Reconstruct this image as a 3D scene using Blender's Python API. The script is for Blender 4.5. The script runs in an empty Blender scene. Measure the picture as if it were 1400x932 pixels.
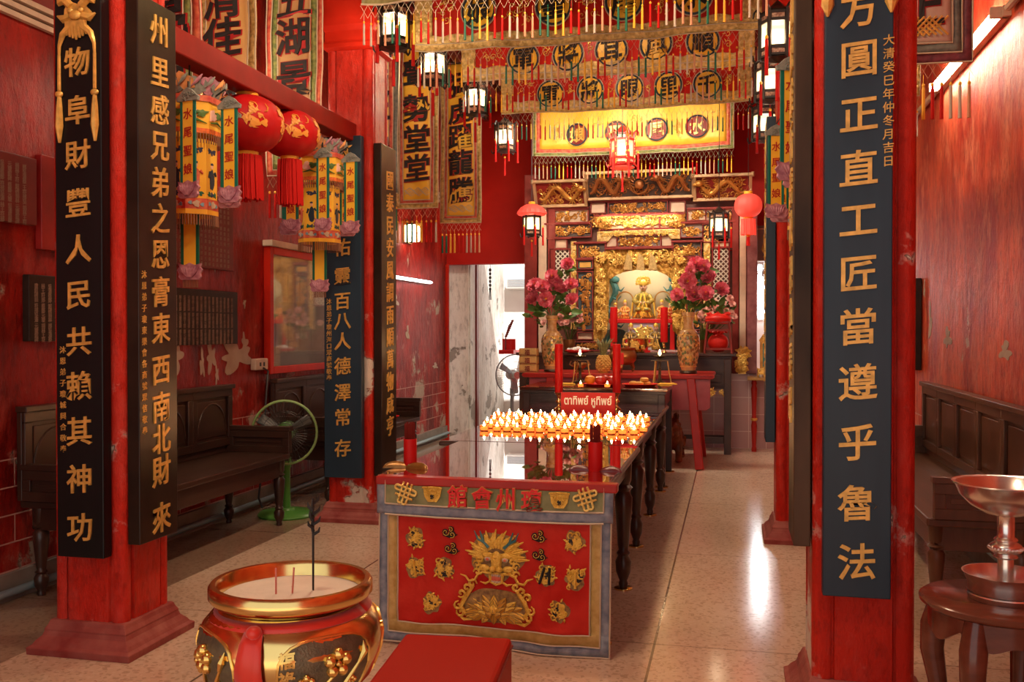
import bpy, math, random
from mathutils import Vector, Matrix
from mathutils import noise as mnoise

scene = bpy.context.scene
COL = scene.collection
PI = math.pi

# ------------------------------------------------------------------ camera
CAM_H = 1.4
FPX = 1300.0
PSI = math.atan(300 / FPX)
THT = math.atan(16 / FPX)
cam_d = bpy.data.cameras.new('camera')
cam_d.sensor_width = 36.0
cam_d.lens = 36.0 * FPX / 1400.0
cam_d.clip_start = 0.05
cam_d.clip_end = 200
cam = bpy.data.objects.new('camera', cam_d)
COL.objects.link(cam)
cam.location = (0, 0, CAM_H)
cam.rotation_euler = (PI / 2 - THT, 0, PSI)
scene.camera = cam

# ------------------------------------------------------------------ view, world, large lights
vs = scene.view_settings
vs.view_transform = 'Standard'
vs.look = 'None'
vs.gamma = 1
vs.use_curve_mapping = False
vs.exposure = 0.32
scene.cycles.max_bounces = 7
scene.cycles.sample_clamp_indirect = 4.0
scene.cycles.caustics_reflective = False
scene.cycles.caustics_refractive = False

world = bpy.data.worlds.new('world')
scene.world = world
world.use_nodes = True
wbg = world.node_tree.nodes['Background']
wbg.inputs['Color'].default_value = (1.0, 0.975, 0.93, 1)
wbg.inputs['Strength'].default_value = .85


def lamp(name, kind, loc, power, color=(1, .75, .45), size=.1, size_y=None, rot=(0, 0, 0)):
    d = bpy.data.lights.new(name, kind)
    d.energy = power
    d.color = color
    if kind == 'AREA':
        d.size = size
        if size_y:
            d.shape = 'RECTANGLE'
            d.size_y = size_y
    else:
        d.shadow_soft_size = size
    o = bpy.data.objects.new(name, d)
    COL.objects.link(o)
    o.location = loc
    o.rotation_euler = rot
    return o


WARM = (1.0, .77, .50)
TUBE = (1.0, .83, .62)
# unseen fill lights added along the ridge to brighten hall and hangings
for _y, _p in ((1.6, 80), (3.2, 90), (5.0, 80), (7.4, 9), (8.9, 8), (10.3, 22)):
    lamp('ridge_fill', 'POINT', (-1.1, _y, 4.05), _p, WARM, .12)
# unseen fill light added behind the last red valance to brighten the altar
lamp('altar_fill', 'AREA', (-1.1, 9.72, 3.80), 70, (1, .86, .66), 1.8, .12, (math.radians(20), 0, 0))
# the midday sun over the roofless rooms behind the altar
lamp('sun', 'SUN', (0, 0, 12), 11.0, (1, .96, .9), .01, None, (math.radians(30), math.radians(12), 0))

# ------------------------------------------------------------------ pixel -> room helpers
_R = Vector((math.cos(PSI), math.sin(PSI), 0))
_F = Vector((-math.sin(PSI), math.cos(PSI), 0)) * math.cos(THT) + Vector((0, 0, -math.sin(THT)))
_U = _R.cross(_F)
_C = Vector((0, 0, CAM_H))


def ray(px, py):
    return _F * FPX + _R * (px - 700) - _U * (py - 466)


def atY(px, py, Y):
    r = ray(px, py)
    return _C + r * (Y / r.y)


def atX(px, py, X):
    r = ray(px, py)
    return _C + r * (X / r.x)


def atZ(px, py, z=0.0):
    r = ray(px, py)
    return _C + r * ((z - CAM_H) / r.z)


# ------------------------------------------------------------------ materials
def _n(nt, typ, **kw):
    n = nt.nodes.new(typ)
    for k, v in kw.items():
        setattr(n, k, v)
    return n


def rgba(c):
    return (c[0], c[1], c[2], 1)


_mats = {}


def mat(name, col, rough=.5, metal=0., var=.0, vscale=12., bump=.0, bscale=30., col2=None, emit=None, estr=0.,
        spec=.5, stretch=(1, 1, 1), coat=0., trans=0., sheen=0.):
    if name in _mats:
        return _mats[name]
    m = bpy.data.materials.new(name)
    m.use_nodes = True
    nt = m.node_tree
    b = nt.nodes['Principled BSDF']
    b.inputs['Base Color'].default_value = rgba(col)
    b.inputs['Roughness'].default_value = rough
    b.inputs['Metallic'].default_value = metal
    b.inputs['Specular IOR Level'].default_value = spec
    b.inputs['Coat Weight'].default_value = coat
    b.inputs['Transmission Weight'].default_value = trans
    b.inputs['Sheen Weight'].default_value = sheen
    L = nt.links.new
    if var > 0 or bump > 0 or col2:
        tc = _n(nt, 'ShaderNodeTexCoord')
        mp = _n(nt, 'ShaderNodeMapping')
        mp.inputs['Scale'].default_value = stretch
        L(tc.outputs['Object'], mp.inputs['Vector'])
    if var > 0 or col2:
        nz = _n(nt, 'ShaderNodeTexNoise')
        nz.inputs['Scale'].default_value = vscale
        nz.inputs['Detail'].default_value = 5
        L(mp.outputs[0], nz.inputs['Vector'])
        rp = _n(nt, 'ShaderNodeValToRGB')
        rp.color_ramp.elements[0].position = .3
        rp.color_ramp.elements[1].position = .7
        if col2:
            rp.color_ramp.elements[0].color = rgba(col)
            rp.color_ramp.elements[1].color = rgba(col2)
        else:
            rp.color_ramp.elements[0].color = rgba([c * (1 - var) for c in col])
            rp.color_ramp.elements[1].color = rgba([min(1, c * (1 + var)) for c in col])
        L(nz.outputs['Fac'], rp.inputs['Fac'])
        L(rp.outputs['Color'], b.inputs['Base Color'])
    if bump > 0:
        nb = _n(nt, 'ShaderNodeTexNoise')
        nb.inputs['Scale'].default_value = bscale
        nb.inputs['Detail'].default_value = 4
        L(mp.outputs[0], nb.inputs['Vector'])
        bp = _n(nt, 'ShaderNodeBump')
        bp.inputs['Strength'].default_value = bump
        bp.inputs['Distance'].default_value = .02
        L(nb.outputs['Fac'], bp.inputs['Height'])
        L(bp.outputs['Normal'], b.inputs['Normal'])
    if emit:
        b.inputs['Emission Color'].default_value = rgba(emit)
        b.inputs['Emission Strength'].default_value = estr
    _mats[name] = m
    return m


def wall_material(name, red, red2, pale, thr=.62, chalk=.14, brick_top=.95, streak=1.0, seed=0., axis='YZ', rough=.42):
    """old red lime-wash: mottled coats, peeled pale patches, scored brick lines low down"""
    m = bpy.data.materials.new(name)
    m.use_nodes = True
    nt = m.node_tree
    L = nt.links.new
    b = nt.nodes['Principled BSDF']
    b.inputs['Roughness'].default_value = rough
    b.inputs['Specular IOR Level'].default_value = .2
    geo = _n(nt, 'ShaderNodeNewGeometry')
    off = _n(nt, 'ShaderNodeVectorMath', operation='ADD')
    off.inputs[1].default_value = (seed, seed * 1.7, seed * .6)
    L(geo.outputs['Position'], off.inputs[0])
    st = _n(nt, 'ShaderNodeMapping')
    st.inputs['Scale'].default_value = (1, 1, .45 / streak)
    L(off.outputs[0], st.inputs['Vector'])

    def noise(scale, det, src, rgh=.6):
        n = _n(nt, 'ShaderNodeTexNoise')
        n.inputs['Scale'].default_value = scale
        n.inputs['Detail'].default_value = det
        n.inputs['Roughness'].default_value = rgh
        L(src, n.inputs['Vector'])
        return n.outputs['Fac']

    def ramp(fac, p0, p1, c0=(0, 0, 0), c1=(1, 1, 1)):
        r = _n(nt, 'ShaderNodeValToRGB')
        r.color_ramp.elements[0].position = p0
        r.color_ramp.elements[1].position = p1
        r.color_ramp.elements[0].color = rgba(c0)
        r.color_ramp.elements[1].color = rgba(c1)
        L(fac, r.inputs['Fac'])
        return r.outputs['Color']

    def mix(fac, a, c):
        x = _n(nt, 'ShaderNodeMix', data_type='RGBA')
        if isinstance(fac, float):
            x.inputs[0].default_value = fac
        else:
            L(fac, x.inputs[0])
        for s, i in ((a, 6), (c, 7)):
            if isinstance(s, tuple):
                x.inputs[i].default_value = rgba(s)
            else:
                L(s, x.inputs[i])
        return x.outputs[2]

    def math_(op, a, c=None):
        x = _n(nt, 'ShaderNodeMath', operation=op)
        for s, i in ((a, 0), (c, 1)):
            if s is None:
                continue
            if isinstance(s, (int, float)):
                x.inputs[i].default_value = s
            else:
                L(s, x.inputs[i])
        return x.outputs[0]
    base = ramp(noise(2.1, 9, st.outputs[0], .66), .40, .61, red, red2)
    fine = ramp(noise(7, 8, st.outputs[0], .72), .50, .70)
    base = mix(fine, base, tuple((1 - chalk) * r + chalk * p for r, p in zip(red2, pale)))
    speck = ramp(noise(24, 8, st.outputs[0], .75), .50, .66)
    base = mix(math_('MULTIPLY', speck, .55), base, tuple(c * .38 for c in red))
    flake = ramp(noise(15, 9, off.outputs[0], .8), .60, .68)
    base = mix(math_('MULTIPLY', flake, chalk * 2.2), base, tuple(.45 * r + .55 * p for r, p in zip(red2, pale)))
    # peeled patches, more of them low on the wall
    sep = _n(nt, 'ShaderNodeSeparateXYZ')
    L(geo.outputs['Position'], sep.inputs[0])
    z = sep.outputs['Z']
    low = math_('MULTIPLY', math_('SUBTRACT', 1.35, z), .055)
    low = math_('MAXIMUM', math_('MINIMUM', low, .05), -.16)
    f = math_('ADD', noise(2.3, 7, off.outputs[0], .62), low)
    peel = ramp(f, thr, thr + .012)
    edge = ramp(f, thr - .03, thr)
    base = mix(edge, base, tuple(.6 * r + .4 * p for r, p in zip(red2, pale)))
    base = mix(peel, base, pale)
    # scored brick joints under brick_top
    cmb = _n(nt, 'ShaderNodeCombineXYZ')
    L(sep.outputs['Y' if axis == 'YZ' else 'X'], cmb.inputs[0])
    L(z, cmb.inputs[1])
    br = _n(nt, 'ShaderNodeTexBrick')
    br.inputs['Scale'].default_value = 1
    br.inputs['Brick Width'].default_value = .34
    br.inputs['Row Height'].default_value = .145
    br.inputs['Mortar Size'].default_value = .0045
    br.inputs['Mortar Smooth'].default_value = .2
    L(cmb.outputs[0], br.inputs['Vector'])
    msk = math_('MULTIPLY', br.outputs['Fac'], math_('LESS_THAN', math_('ADD', z, math_('MULTIPLY', noise(3, 4, off.outputs[0]), .35)), brick_top + .17))
    base = mix(msk, base, (.62, .34, .28))
    L(base, b.inputs['Base Color'])
    h = math_('ADD', math_('MULTIPLY', noise(14, 8, st.outputs[0], .7), .35), math_('MULTIPLY', peel, -.35))
    h = math_('ADD', h, math_('MULTIPLY', msk, -.5))
    h = math_('ADD', h, math_('MULTIPLY', noise(2.2, 3, off.outputs[0]), .6))
    bp = _n(nt, 'ShaderNodeBump')
    bp.inputs['Strength'].default_value = 1.
    bp.inputs['Distance'].default_value = .05
    L(h, bp.inputs['Height'])
    L(bp.outputs['Normal'], b.inputs['Normal'])
    _mats[name] = m
    return m


def floor_material():
    m = bpy.data.materials.new('terrazzo')
    m.use_nodes = True
    nt = m.node_tree
    L = nt.links.new
    b = nt.nodes['Principled BSDF']
    geo = _n(nt, 'ShaderNodeNewGeometry')
    sep = _n(nt, 'ShaderNodeSeparateXYZ')
    L(geo.outputs['Position'], sep.inputs[0])

    def math_(op, a, c=None):
        x = _n(nt, 'ShaderNodeMath', operation=op)
        for s, i in ((a, 0), (c, 1)):
            if s is None:
                continue
            if isinstance(s, (int, float)):
                x.inputs[i].default_value = s
            else:
                L(s, x.inputs[i])
        return x.outputs[0]

    def mix(fac, a, c):
        x = _n(nt, 'ShaderNodeMix', data_type='RGBA')
        L(fac, x.inputs[0])
        for s, i in ((a, 6), (c, 7)):
            if isinstance(s, tuple):
                x.inputs[i].default_value = rgba(s)
            else:
                L(s, x.inputs[i])
        return x.outputs[2]

    def ramp(fac, p0, p1):
        r = _n(nt, 'ShaderNodeMapRange')
        r.inputs[1].default_value = p0
        r.inputs[2].default_value = p1
        L(fac, r.inputs[0])
        return r.outputs[0]
    vo = _n(nt, 'ShaderNodeTexVoronoi')
    vo.inputs['Scale'].default_value = 75
    L(geo.outputs['Position'], vo.inputs['Vector'])
    sp = _n(nt, 'ShaderNodeSeparateColor')
    L(vo.outputs['Color'], sp.inputs[0])
    n1 = _n(nt, 'ShaderNodeTexNoise')
    n1.inputs['Scale'].default_value = 1.3
    n1.inputs['Detail'].default_value = 6
    L(geo.outputs['Position'], n1.inputs['Vector'])
    base = mix(ramp(n1.outputs['Fac'], .35, .7), (.58, .42, .30), (.66, .50, .37))
    dark = math_('MULTIPLY', math_('LESS_THAN', sp.outputs[0], .2), .55)
    base = mix(dark, base, (.34, .23, .16))
    lite = math_('MULTIPLY', math_('GREATER_THAN', sp.outputs[1], .8), .22)
    base = mix(lite, base, (.75, .6, .48))
    # darker strip along the side aisle
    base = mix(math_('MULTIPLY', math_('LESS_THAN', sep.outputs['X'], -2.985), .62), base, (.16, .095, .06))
    W = 1.76

    def seam(c, o):
        t = math_('FLOORED_MODULO', math_('ADD', c, -o), W)
        return math_('LESS_THAN', math_('ABSOLUTE', math_('SUBTRACT', t, W / 2)), .0055)
    sx = seam(sep.outputs['X'], -.33 + W / 2)
    sy = seam(sep.outputs['Y'], 4.25 + W / 2)
    base = mix(math_('MULTIPLY', sx, .8), base, (.05, .03, .02))
    base = mix(math_('MULTIPLY', sy, .45), base, (.10, .06, .04))
    L(base, b.inputs['Base Color'])
    rn = _n(nt, 'ShaderNodeMapRange')
    rn.inputs[1].default_value = .3
    rn.inputs[2].default_value = .7
    rn.inputs[3].default_value = .10
    rn.inputs[4].default_value = .2
    L(n1.outputs['Fac'], rn.inputs[0])
    L(rn.outputs[0], b.inputs['Roughness'])
    b.inputs['Specular IOR Level'].default_value = .6
    return m


def brick_tile(name, c1, c2, mortar, w, h, axis, size=.004, offset=.0, rough=.2):
    m = bpy.data.materials.new(name)
    m.use_nodes = True
    nt = m.node_tree
    L = nt.links.new
    b = nt.nodes['Principled BSDF']
    geo = _n(nt, 'ShaderNodeNewGeometry')
    sep = _n(nt, 'ShaderNodeSeparateXYZ')
    cmb = _n(nt, 'ShaderNodeCombineXYZ')
    L(geo.outputs['Position'], sep.inputs[0])
    L(sep.outputs[axis[0]], cmb.inputs[0])
    L(sep.outputs[axis[1]], cmb.inputs[1])
    br = _n(nt, 'ShaderNodeTexBrick')
    br.offset = offset
    br.inputs['Scale'].default_value = 1
    br.inputs['Brick Width'].default_value = w
    br.inputs['Row Height'].default_value = h
    br.inputs['Mortar Size'].default_value = size
    br.inputs['Color1'].default_value = rgba(c1)
    br.inputs['Color2'].default_value = rgba(c2)
    br.inputs['Mortar'].default_value = rgba(mortar)
    L(cmb.outputs[0], br.inputs['Vector'])
    L(br.outputs['Color'], b.inputs['Base Color'])
    b.inputs['Roughness'].default_value = rough
    return m


M_RED = mat('red_paint', (.52, .020, .008), .4, spec=.18, var=.13, vscale=5, bump=.12, bscale=9)
M_PILLAR = wall_material('pillar_paint', (.48, .015, .006), (.58, .026, .012), (.66, .56, .48), chalk=.06, thr=.64, brick_top=-5, seed=3.3, rough=.33)
M_BASE = mat('plinth_paint', (.22, .030, .028), .5, spec=.2, col2=(.36, .11, .09), vscale=9, bump=.2, bscale=20)
M_BLACK = mat('black_lacquer', (.007, .007, .008), .34, spec=.3, var=.3, vscale=4, bump=.1, bscale=10, stretch=(1, 1, .2))
M_NAVY = mat('navy_sky_tint', (.020, .040, .064), .36, spec=.3, var=.25, vscale=5, bump=.1, bscale=8, stretch=(1, 1, .15))  # on the boards, the blue puts reflected sky into black lacquer
M_GOLD = mat('gold_paint', (.72, .42, .10), .38, .35, var=.25, vscale=30)
M_GILT = mat('gilt', (.86, .52, .12), .34, .45, var=.3, vscale=25)
M_BRASS = mat('brass', (.80, .58, .22), .19, 1., var=.12, vscale=6)
M_DARKBRASS = mat('tarnished_brass', (.12, .09, .05), .45, .6, var=.4, vscale=30)
M_WOOD = mat('dark_wood', (.030, .013, .009), .30, col2=(.055, .024, .015), vscale=7, bump=.08, bscale=20, stretch=(1, .25, 1))
M_WOOD2 = mat('brown_wood', (.085, .035, .018), .33, col2=(.14, .06, .03), vscale=6, bump=.06, bscale=18, stretch=(4, .4, 1))
M_ROSE = mat('rosewood', (.10, .025, .014), .18, col2=(.16, .045, .025), vscale=5, stretch=(1, 4, 4))
M_MAROON = mat('maroon_paint', (.18, .018, .014), .42, spec=.3, col2=(.25, .035, .028), vscale=10, bump=.15, bscale=15)
M_REDLAC = mat('red_lacquer', (.32, .014, .010), .28, spec=.3, col2=(.42, .024, .018), vscale=6, bump=.05)
M_CREAM = mat('cream_paint', (.62, .46, .33), .5, var=.12, vscale=9)
M_WHITE = mat('white_plaster', (.78, .76, .72), .6, col2=(.86, .84, .80), vscale=4, bump=.2, bscale=6)
M_STEEL = mat('steel', (.86, .84, .80), .24, 1., var=.08, vscale=5)
M_PLASTIC_W = mat('white_plastic', (.75, .73, .68), .4)
M_GREYPLASTIC = mat('grey_plastic', (.30, .33, .35), .35)
M_GREENPL = mat('green_plastic', (.08, .27, .04), .35)
M_BLACKPL = mat('black_plastic', (.012, .012, .012), .4)
M_YSATIN = mat('yellow_satin', (.84, .46, .03), .42, col2=(.95, .60, .06), vscale=6, bump=.35, bscale=7, sheen=.05, stretch=(1, 1, .6))
M_PSATIN = mat('pale_gold_satin', (.72, .50, .22), .42, col2=(.80, .60, .33), vscale=6, bump=.35, bscale=7, sheen=.05)
_nt = M_PSATIN.node_tree                     # thin satin: light from behind shows through
_tl, _mx = _n(_nt, 'ShaderNodeBsdfTranslucent'), _n(_nt, 'ShaderNodeMixShader')
_tl.inputs['Color'].default_value = (.90, .66, .30, 1)
_mx.inputs[0].default_value = .5
_nt.links.new(_nt.nodes['Principled BSDF'].outputs[0], _mx.inputs[1])
_nt.links.new(_tl.outputs[0], _mx.inputs[2])
_nt.links.new(_mx.outputs[0], _nt.nodes['Material Output'].inputs['Surface'])
M_BEIGE = mat('beige_satin', (.50, .36, .28), .5, col2=(.58, .43, .35), vscale=6, bump=.35, bscale=7)
M_RSATIN = mat('red_satin', (.46, .010, .006), .40, spec=.3, col2=(.60, .022, .014), vscale=6, bump=.4, bscale=8)
M_RBORD = mat('red_brocade', (.50, .03, .03), .6, col2=(.75, .22, .10), vscale=26)
M_GBORD = mat('green_brocade', (.10, .14, .04), .6, col2=(.34, .36, .10), vscale=30)
M_GREYBORD = mat('slate_brocade', (.10, .12, .11), .6, col2=(.22, .24, .2), vscale=30)
M_GTRIM = mat('gold_brocade', (.36, .22, .05), .4, .2, col2=(.86, .62, .24), vscale=30, bump=.7, bscale=36)
M_PIPING = mat('white_piping', (.58, .48, .34), .6)
M_OLIVE = mat('olive_brocade', (.24, .22, .08), .5, col2=(.44, .40, .17), vscale=30)
M_INK = mat('black_felt', (.012, .008, .008), .7)
M_REDINK = mat('red_felt', (.42, .012, .012), .7)
M_TEALTRIM = mat('teal_braid', (.0, .16, .115), .5)
M_DKGREEN = mat('green_thread', (.0, .12, .065), .5)
M_YTHREAD = mat('yellow_thread', (.85, .45, .03), .5)
M_RTHREAD = mat('red_thread', (.50, .010, .008), .6, spec=.15)
M_WTHREAD = mat('white_thread', (.52, .44, .35), .6)
M_PTHREAD = mat('peach_thread', (.60, .28, .15), .6)
M_BRTHREAD = mat('brown_fringe', (.22, .09, .04), .6, var=.4, vscale=80, stretch=(1, 1, .05))
M_PINK = mat('pink_petal', (.84, .42, .38), .6, spec=.2, col2=(.94, .68, .60), vscale=18)
M_LILAC = mat('lilac_felt', (.30, .09, .15), .6, col2=(.58, .30, .36), vscale=40)
M_GREYFELT = mat('grey_felt', (.16, .19, .17), .6, col2=(.30, .33, .29), vscale=50)
M_PEONY = mat('peony_petal', (.74, .06, .15), .55, spec=.2, col2=(.95, .38, .44), vscale=26)
M_LEAF = mat('leaf', (.05, .13, .02), .5, col2=(.12, .24, .05), vscale=12)
M_WAXRED = mat('red_wax', (.60, .012, .012), .42, spec=.25)
M_REDPLASTIC = mat('red_vinyl', (.36, .012, .004), .5, spec=.12, bump=.03, bscale=120)
M_ASH = mat('ash', (.66, .60, .50), .9, var=.06, vscale=20, bump=.15, bscale=60)
M_PORC = mat('famille_porcelain', (.50, .27, .09), .15, col2=(.72, .50, .27), vscale=22, coat=.5)
M_PORC2 = mat('porcelain_enamel', (.26, .07, .03), .2, col2=(.30, .20, .08), vscale=30)
M_FLAME = mat('flame', (1, .6, .2), .5, emit=(1.0, .60, .26), estr=42)
M_GLOW = None
M_TUBE = mat('lit_tube', (1, .95, .85), .5, emit=(1.0, .86, .64), estr=80)
M_COOLTUBE = mat('lit_white_tube', (1, 1, 1), .5, emit=(.92, .96, 1.0), estr=9)
M_PINKGLOW = mat('lit_red_paper', (.75, .06, .05), .6, emit=(1.0, .09, .05), estr=.42)
M_CUP = mat('amber_glass_cup', (.95, .40, .18), .15, spec=.6, trans=.75)
M_WAX = mat('candle_wax', (.85, .62, .36), .5, emit=(1, .36, .10), estr=4.)  # emission stands in for flame light glowing through the wax
M_BRONZE = mat('bronze', (.26, .11, .035), .3, .7, col2=(.40, .18, .06), vscale=8)
M_STONE = mat('dark_stone', (.030, .016, .012), .5, spec=.2, var=.25, vscale=20)
M_STONELET = mat('faded_lettering', (.26, .16, .11), .6)
M_TEAL = mat('teal_paint', (.03, .14, .16), .5, col2=(.07, .22, .22), vscale=18)
M_ORANGE = mat('orange_peel', (.85, .32, .02), .45, bump=.1, bscale=120)
M_PIPE = mat('blue_grey_pipe', (.22, .32, .36), .35)
M_SKIN = mat('statue_skin', (.78, .48, .34), .4)
M_COPPER = mat('glazed_brown', (.10, .03, .012), .22, col2=(.22, .08, .025), vscale=9)




def clear_glass(name, refl=.10):
    m = bpy.data.materials.new(name)
    m.use_nodes = True
    nt = m.node_tree
    nt.nodes.remove(nt.nodes['Principled BSDF'])
    out = nt.nodes['Material Output']
    tr, gl, mx, fr = _n(nt, 'ShaderNodeBsdfTransparent'), _n(nt, 'ShaderNodeBsdfGlossy'), _n(nt, 'ShaderNodeMixShader'), _n(nt, 'ShaderNodeLayerWeight')
    gl.inputs['Roughness'].default_value = .04
    fr.inputs['Blend'].default_value = .35
    mr = _n(nt, 'ShaderNodeMapRange')
    mr.inputs[3].default_value = .05
    mr.inputs[4].default_value = .7
    nt.links.new(fr.outputs['Facing'], mr.inputs[0])
    nt.links.new(mr.outputs[0], mx.inputs[0])
    nt.links.new(tr.outputs[0], mx.inputs[1])
    nt.links.new(gl.outputs[0], mx.inputs[2])
    nt.links.new(mx.outputs[0], out.inputs['Surface'])
    return m



def lit_glass(name, col, estr, clear):
    """frosted lantern glass: glows, and lets part of its bulb's light through"""
    m = bpy.data.materials.new(name)
    m.use_nodes = True
    nt = m.node_tree
    b = nt.nodes['Principled BSDF']
    b.inputs['Base Color'].default_value = (.55, .40, .20, 1)
    b.inputs['Emission Color'].default_value = rgba(col)
    b.inputs['Emission Strength'].default_value = estr
    tr, mx = _n(nt, 'ShaderNodeBsdfTransparent'), _n(nt, 'ShaderNodeMixShader')
    mx.inputs[0].default_value = clear
    nt.links.new(b.outputs[0], mx.inputs[1])
    nt.links.new(tr.outputs[0], mx.inputs[2])
    nt.links.new(mx.outputs[0], nt.nodes['Material Output'].inputs['Surface'])
    return m


M_GLOW = lit_glass('lantern_glass', (1.0, .74, .40), 1.5, .45)
M_WALLGLOW = mat('lit_wall_lamp', (.9, .8, .6), .5, emit=(1.0, .82, .58), estr=14)


# ------------------------------------------------------------------ mesh builder
class MB:
    def __init__(self):
        self.v = []
        self.f = []
        self.m = []

    def add(self, vs_, fs, m=0):
        o = len(self.v)
        self.v += [tuple(p) for p in vs_]
        self.f += [tuple(i + o for i in f) for f in fs]
        self.m += [m] * len(fs)
        return self

    def box(self, x0, x1, y0, y1, z0, z1, m=0):
        V = [(x, y, z) for z in (z0, z1) for y in (y0, y1) for x in (x0, x1)]
        return self.add(V, [(0, 2, 3, 1), (4, 5, 7, 6), (0, 1, 5, 4), (2, 6, 7, 3), (0, 4, 6, 2), (1, 3, 7, 5)], m)

    def obox(self, mtx, hx, hy, hz, m=0):
        V = [mtx @ Vector((x, y, z)) for z in (-hz, hz) for y in (-hy, hy) for x in (-hx, hx)]
        return self.add(V, [(0, 2, 3, 1), (4, 5, 7, 6), (0, 1, 5, 4), (2, 6, 7, 3), (0, 4, 6, 2), (1, 3, 7, 5)], m)

    def bar(self, a, b, w, h, m=0, up=(0, 0, 1)):
        a = Vector(a); b = Vector(b)
        d = b - a
        l = d.length
        d.normalize()
        u = Vector(up)
        s = d.cross(u)
        if s.length < 1e-5:
            s = Vector((1, 0, 0))
        s.normalize()
        u = s.cross(d)
        mt = Matrix((s, d, u)).transposed().to_4x4()
        mt.translation = (a + b) / 2
        return self.obox(mt, w / 2, l / 2, h / 2, m)

    def tube(self, pts, r, n=7, m=0, caps=True, flat=None):
        P = [Vector(p) for p in pts]
        k = len(P)
        rs = r if isinstance(r, (list, tuple)) else [r] * k
        V, Fs = [], []
        prev = None
        for i, p in enumerate(P):
            t = (P[min(i + 1, k - 1)] - P[max(i - 1, 0)])
            if t.length < 1e-9:
                t = Vector((0, 0, 1))
            t.normalize()
            if prev is None:
                a = Vector((0, 1, 0)) if abs(t.y) < .9 else Vector((1, 0, 0))
                u = t.cross(a).normalized()
            else:
                u = (prev - t * prev.dot(t))
                u = u.normalized() if u.length > 1e-6 else t.orthogonal().normalized()
            prev = u
            w = t.cross(u)
            for j in range(n):
                a = 2 * PI * j / n
                q = (u * math.cos(a) + w * math.sin(a)) * rs[i]
                if flat:
                    q.y *= flat
                V.append(p + q)
        for i in range(k - 1):
            for j in range(n):
                a, b = i * n + j, i * n + (j + 1) % n
                Fs.append((a, b, b + n, a + n))
        if caps:
            Fs.append(tuple(range(n - 1, -1, -1)))
            Fs.append(tuple((k - 1) * n + j for j in range(n)))
        return self.add(V, Fs, m)

    def lathe(self, prof, c=(0, 0, 0), n=24, m=0, sx=1., sy=1., caps=True, ph=0.):
        V, Fs = [], []
        for r, z in prof:
            for j in range(n):
                a = 2 * PI * j / n + ph
                V.append((c[0] + r * math.cos(a) * sx, c[1] + r * math.sin(a) * sy, c[2] + z))
        k = len(prof)
        for i in range(k - 1):
            for j in range(n):
                a, b = i * n + j, i * n + (j + 1) % n
                Fs.append((a, b, b + n, a + n))
        if caps:
            Fs.append(tuple(range(n - 1, -1, -1)))
            Fs.append(tuple((k - 1) * n + j for j in range(n)))
        return self.add(V, Fs, m)

    def ell(self, c, r, nu=10, nv=7, m=0, mtx=None):
        if not isinstance(r, (list, tuple)):
            r = (r, r, r)
        V, Fs = [], []
        for i in range(1, nv):
            t = PI * i / nv
            for j in range(nu):
                a = 2 * PI * j / nu
                V.append(Vector((r[0] * math.sin(t) * math.cos(a), r[1] * math.sin(t) * math.sin(a), r[2] * math.cos(t))))
        top = len(V); V.append(Vector((0, 0, r[2])))
        bot = len(V); V.append(Vector((0, 0, -r[2])))
        for i in range(nv - 2):
            for j in range(nu):
                a, b = i * nu + j, i * nu + (j + 1) % nu
                Fs.append((a, a + nu, b + nu, b))
        for j in range(nu):
            b = (j + 1) % nu
            Fs.append((top, j, b))
            Fs.append((bot, (nv - 2) * nu + b, (nv - 2) * nu + j))
        if mtx is not None:
            V = [mtx @ p for p in V]
        c = Vector(c)
        return self.add([p + c for p in V], Fs, m)

    def prism(self, pts, fn, d0, d1, m=0):
        """2-D outline (counter-clockwise), fn(a, b, d) -> point"""
        k = len(pts)
        V = [fn(a, b, d0) for a, b in pts] + [fn(a, b, d1) for a, b in pts]
        Fs = [tuple(range(k)), tuple(range(2 * k - 1, k - 1, -1))]
        for i in range(k):
            j = (i + 1) % k
            Fs.append((i, i + k, j + k, j))
        return self.add(V, Fs, m)

    def build(self, name, mats, parent=None, smooth=False, world=True, bevel=0., solid=0., angle=40):
        if not isinstance(mats, (list, tuple)):
            mats = [mats]
        off = Vector((0, 0, 0))
        if parent is not None and world:
            p = parent
            while p is not None:
                off += p.location
                p = p.parent
        me = bpy.data.meshes.new(name)
        me.from_pydata([(x - off.x, y - off.y, z - off.z) for x, y, z in self.v], [], self.f)
        for x in mats:
            me.materials.append(x)
        if len(mats) > 1:
            me.polygons.foreach_set('material_index', self.m)
        me.validate()
        if smooth:
            me.polygons.foreach_set('use_smooth', [True] * len(me.polygons))
            if angle < 180:
                try:
                    me.set_sharp_from_angle(angle=math.radians(angle))
                except Exception:
                    pass
        me.update()
        o = bpy.data.objects.new(name, me)
        COL.objects.link(o)
        if parent is not None:
            o.parent = parent
        if bevel:
            b = o.modifiers.new('bevel', 'BEVEL')
            b.width = bevel
            b.segments = 2
            b.limit_method = 'ANGLE'
        if solid:
            s = o.modifiers.new('solidify', 'SOLIDIFY')
            s.thickness = solid
        return o


def thing(name, label, cat, loc=(0, 0, 0), rotz=0., group=None):
    o = bpy.data.objects.new(name, None)
    COL.objects.link(o)
    o.empty_display_size = .1
    o.location = loc
    o.rotation_euler = (0, 0, rotz)
    return tag(o, label, cat, group)


def tag(o, label, cat, group=None):
    o['label'] = label
    o['category'] = cat
    o['kind'] = 'thing'
    if group:
        o['group'] = group
    return o


def struct(o):
    o['kind'] = 'structure'
    return o


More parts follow.
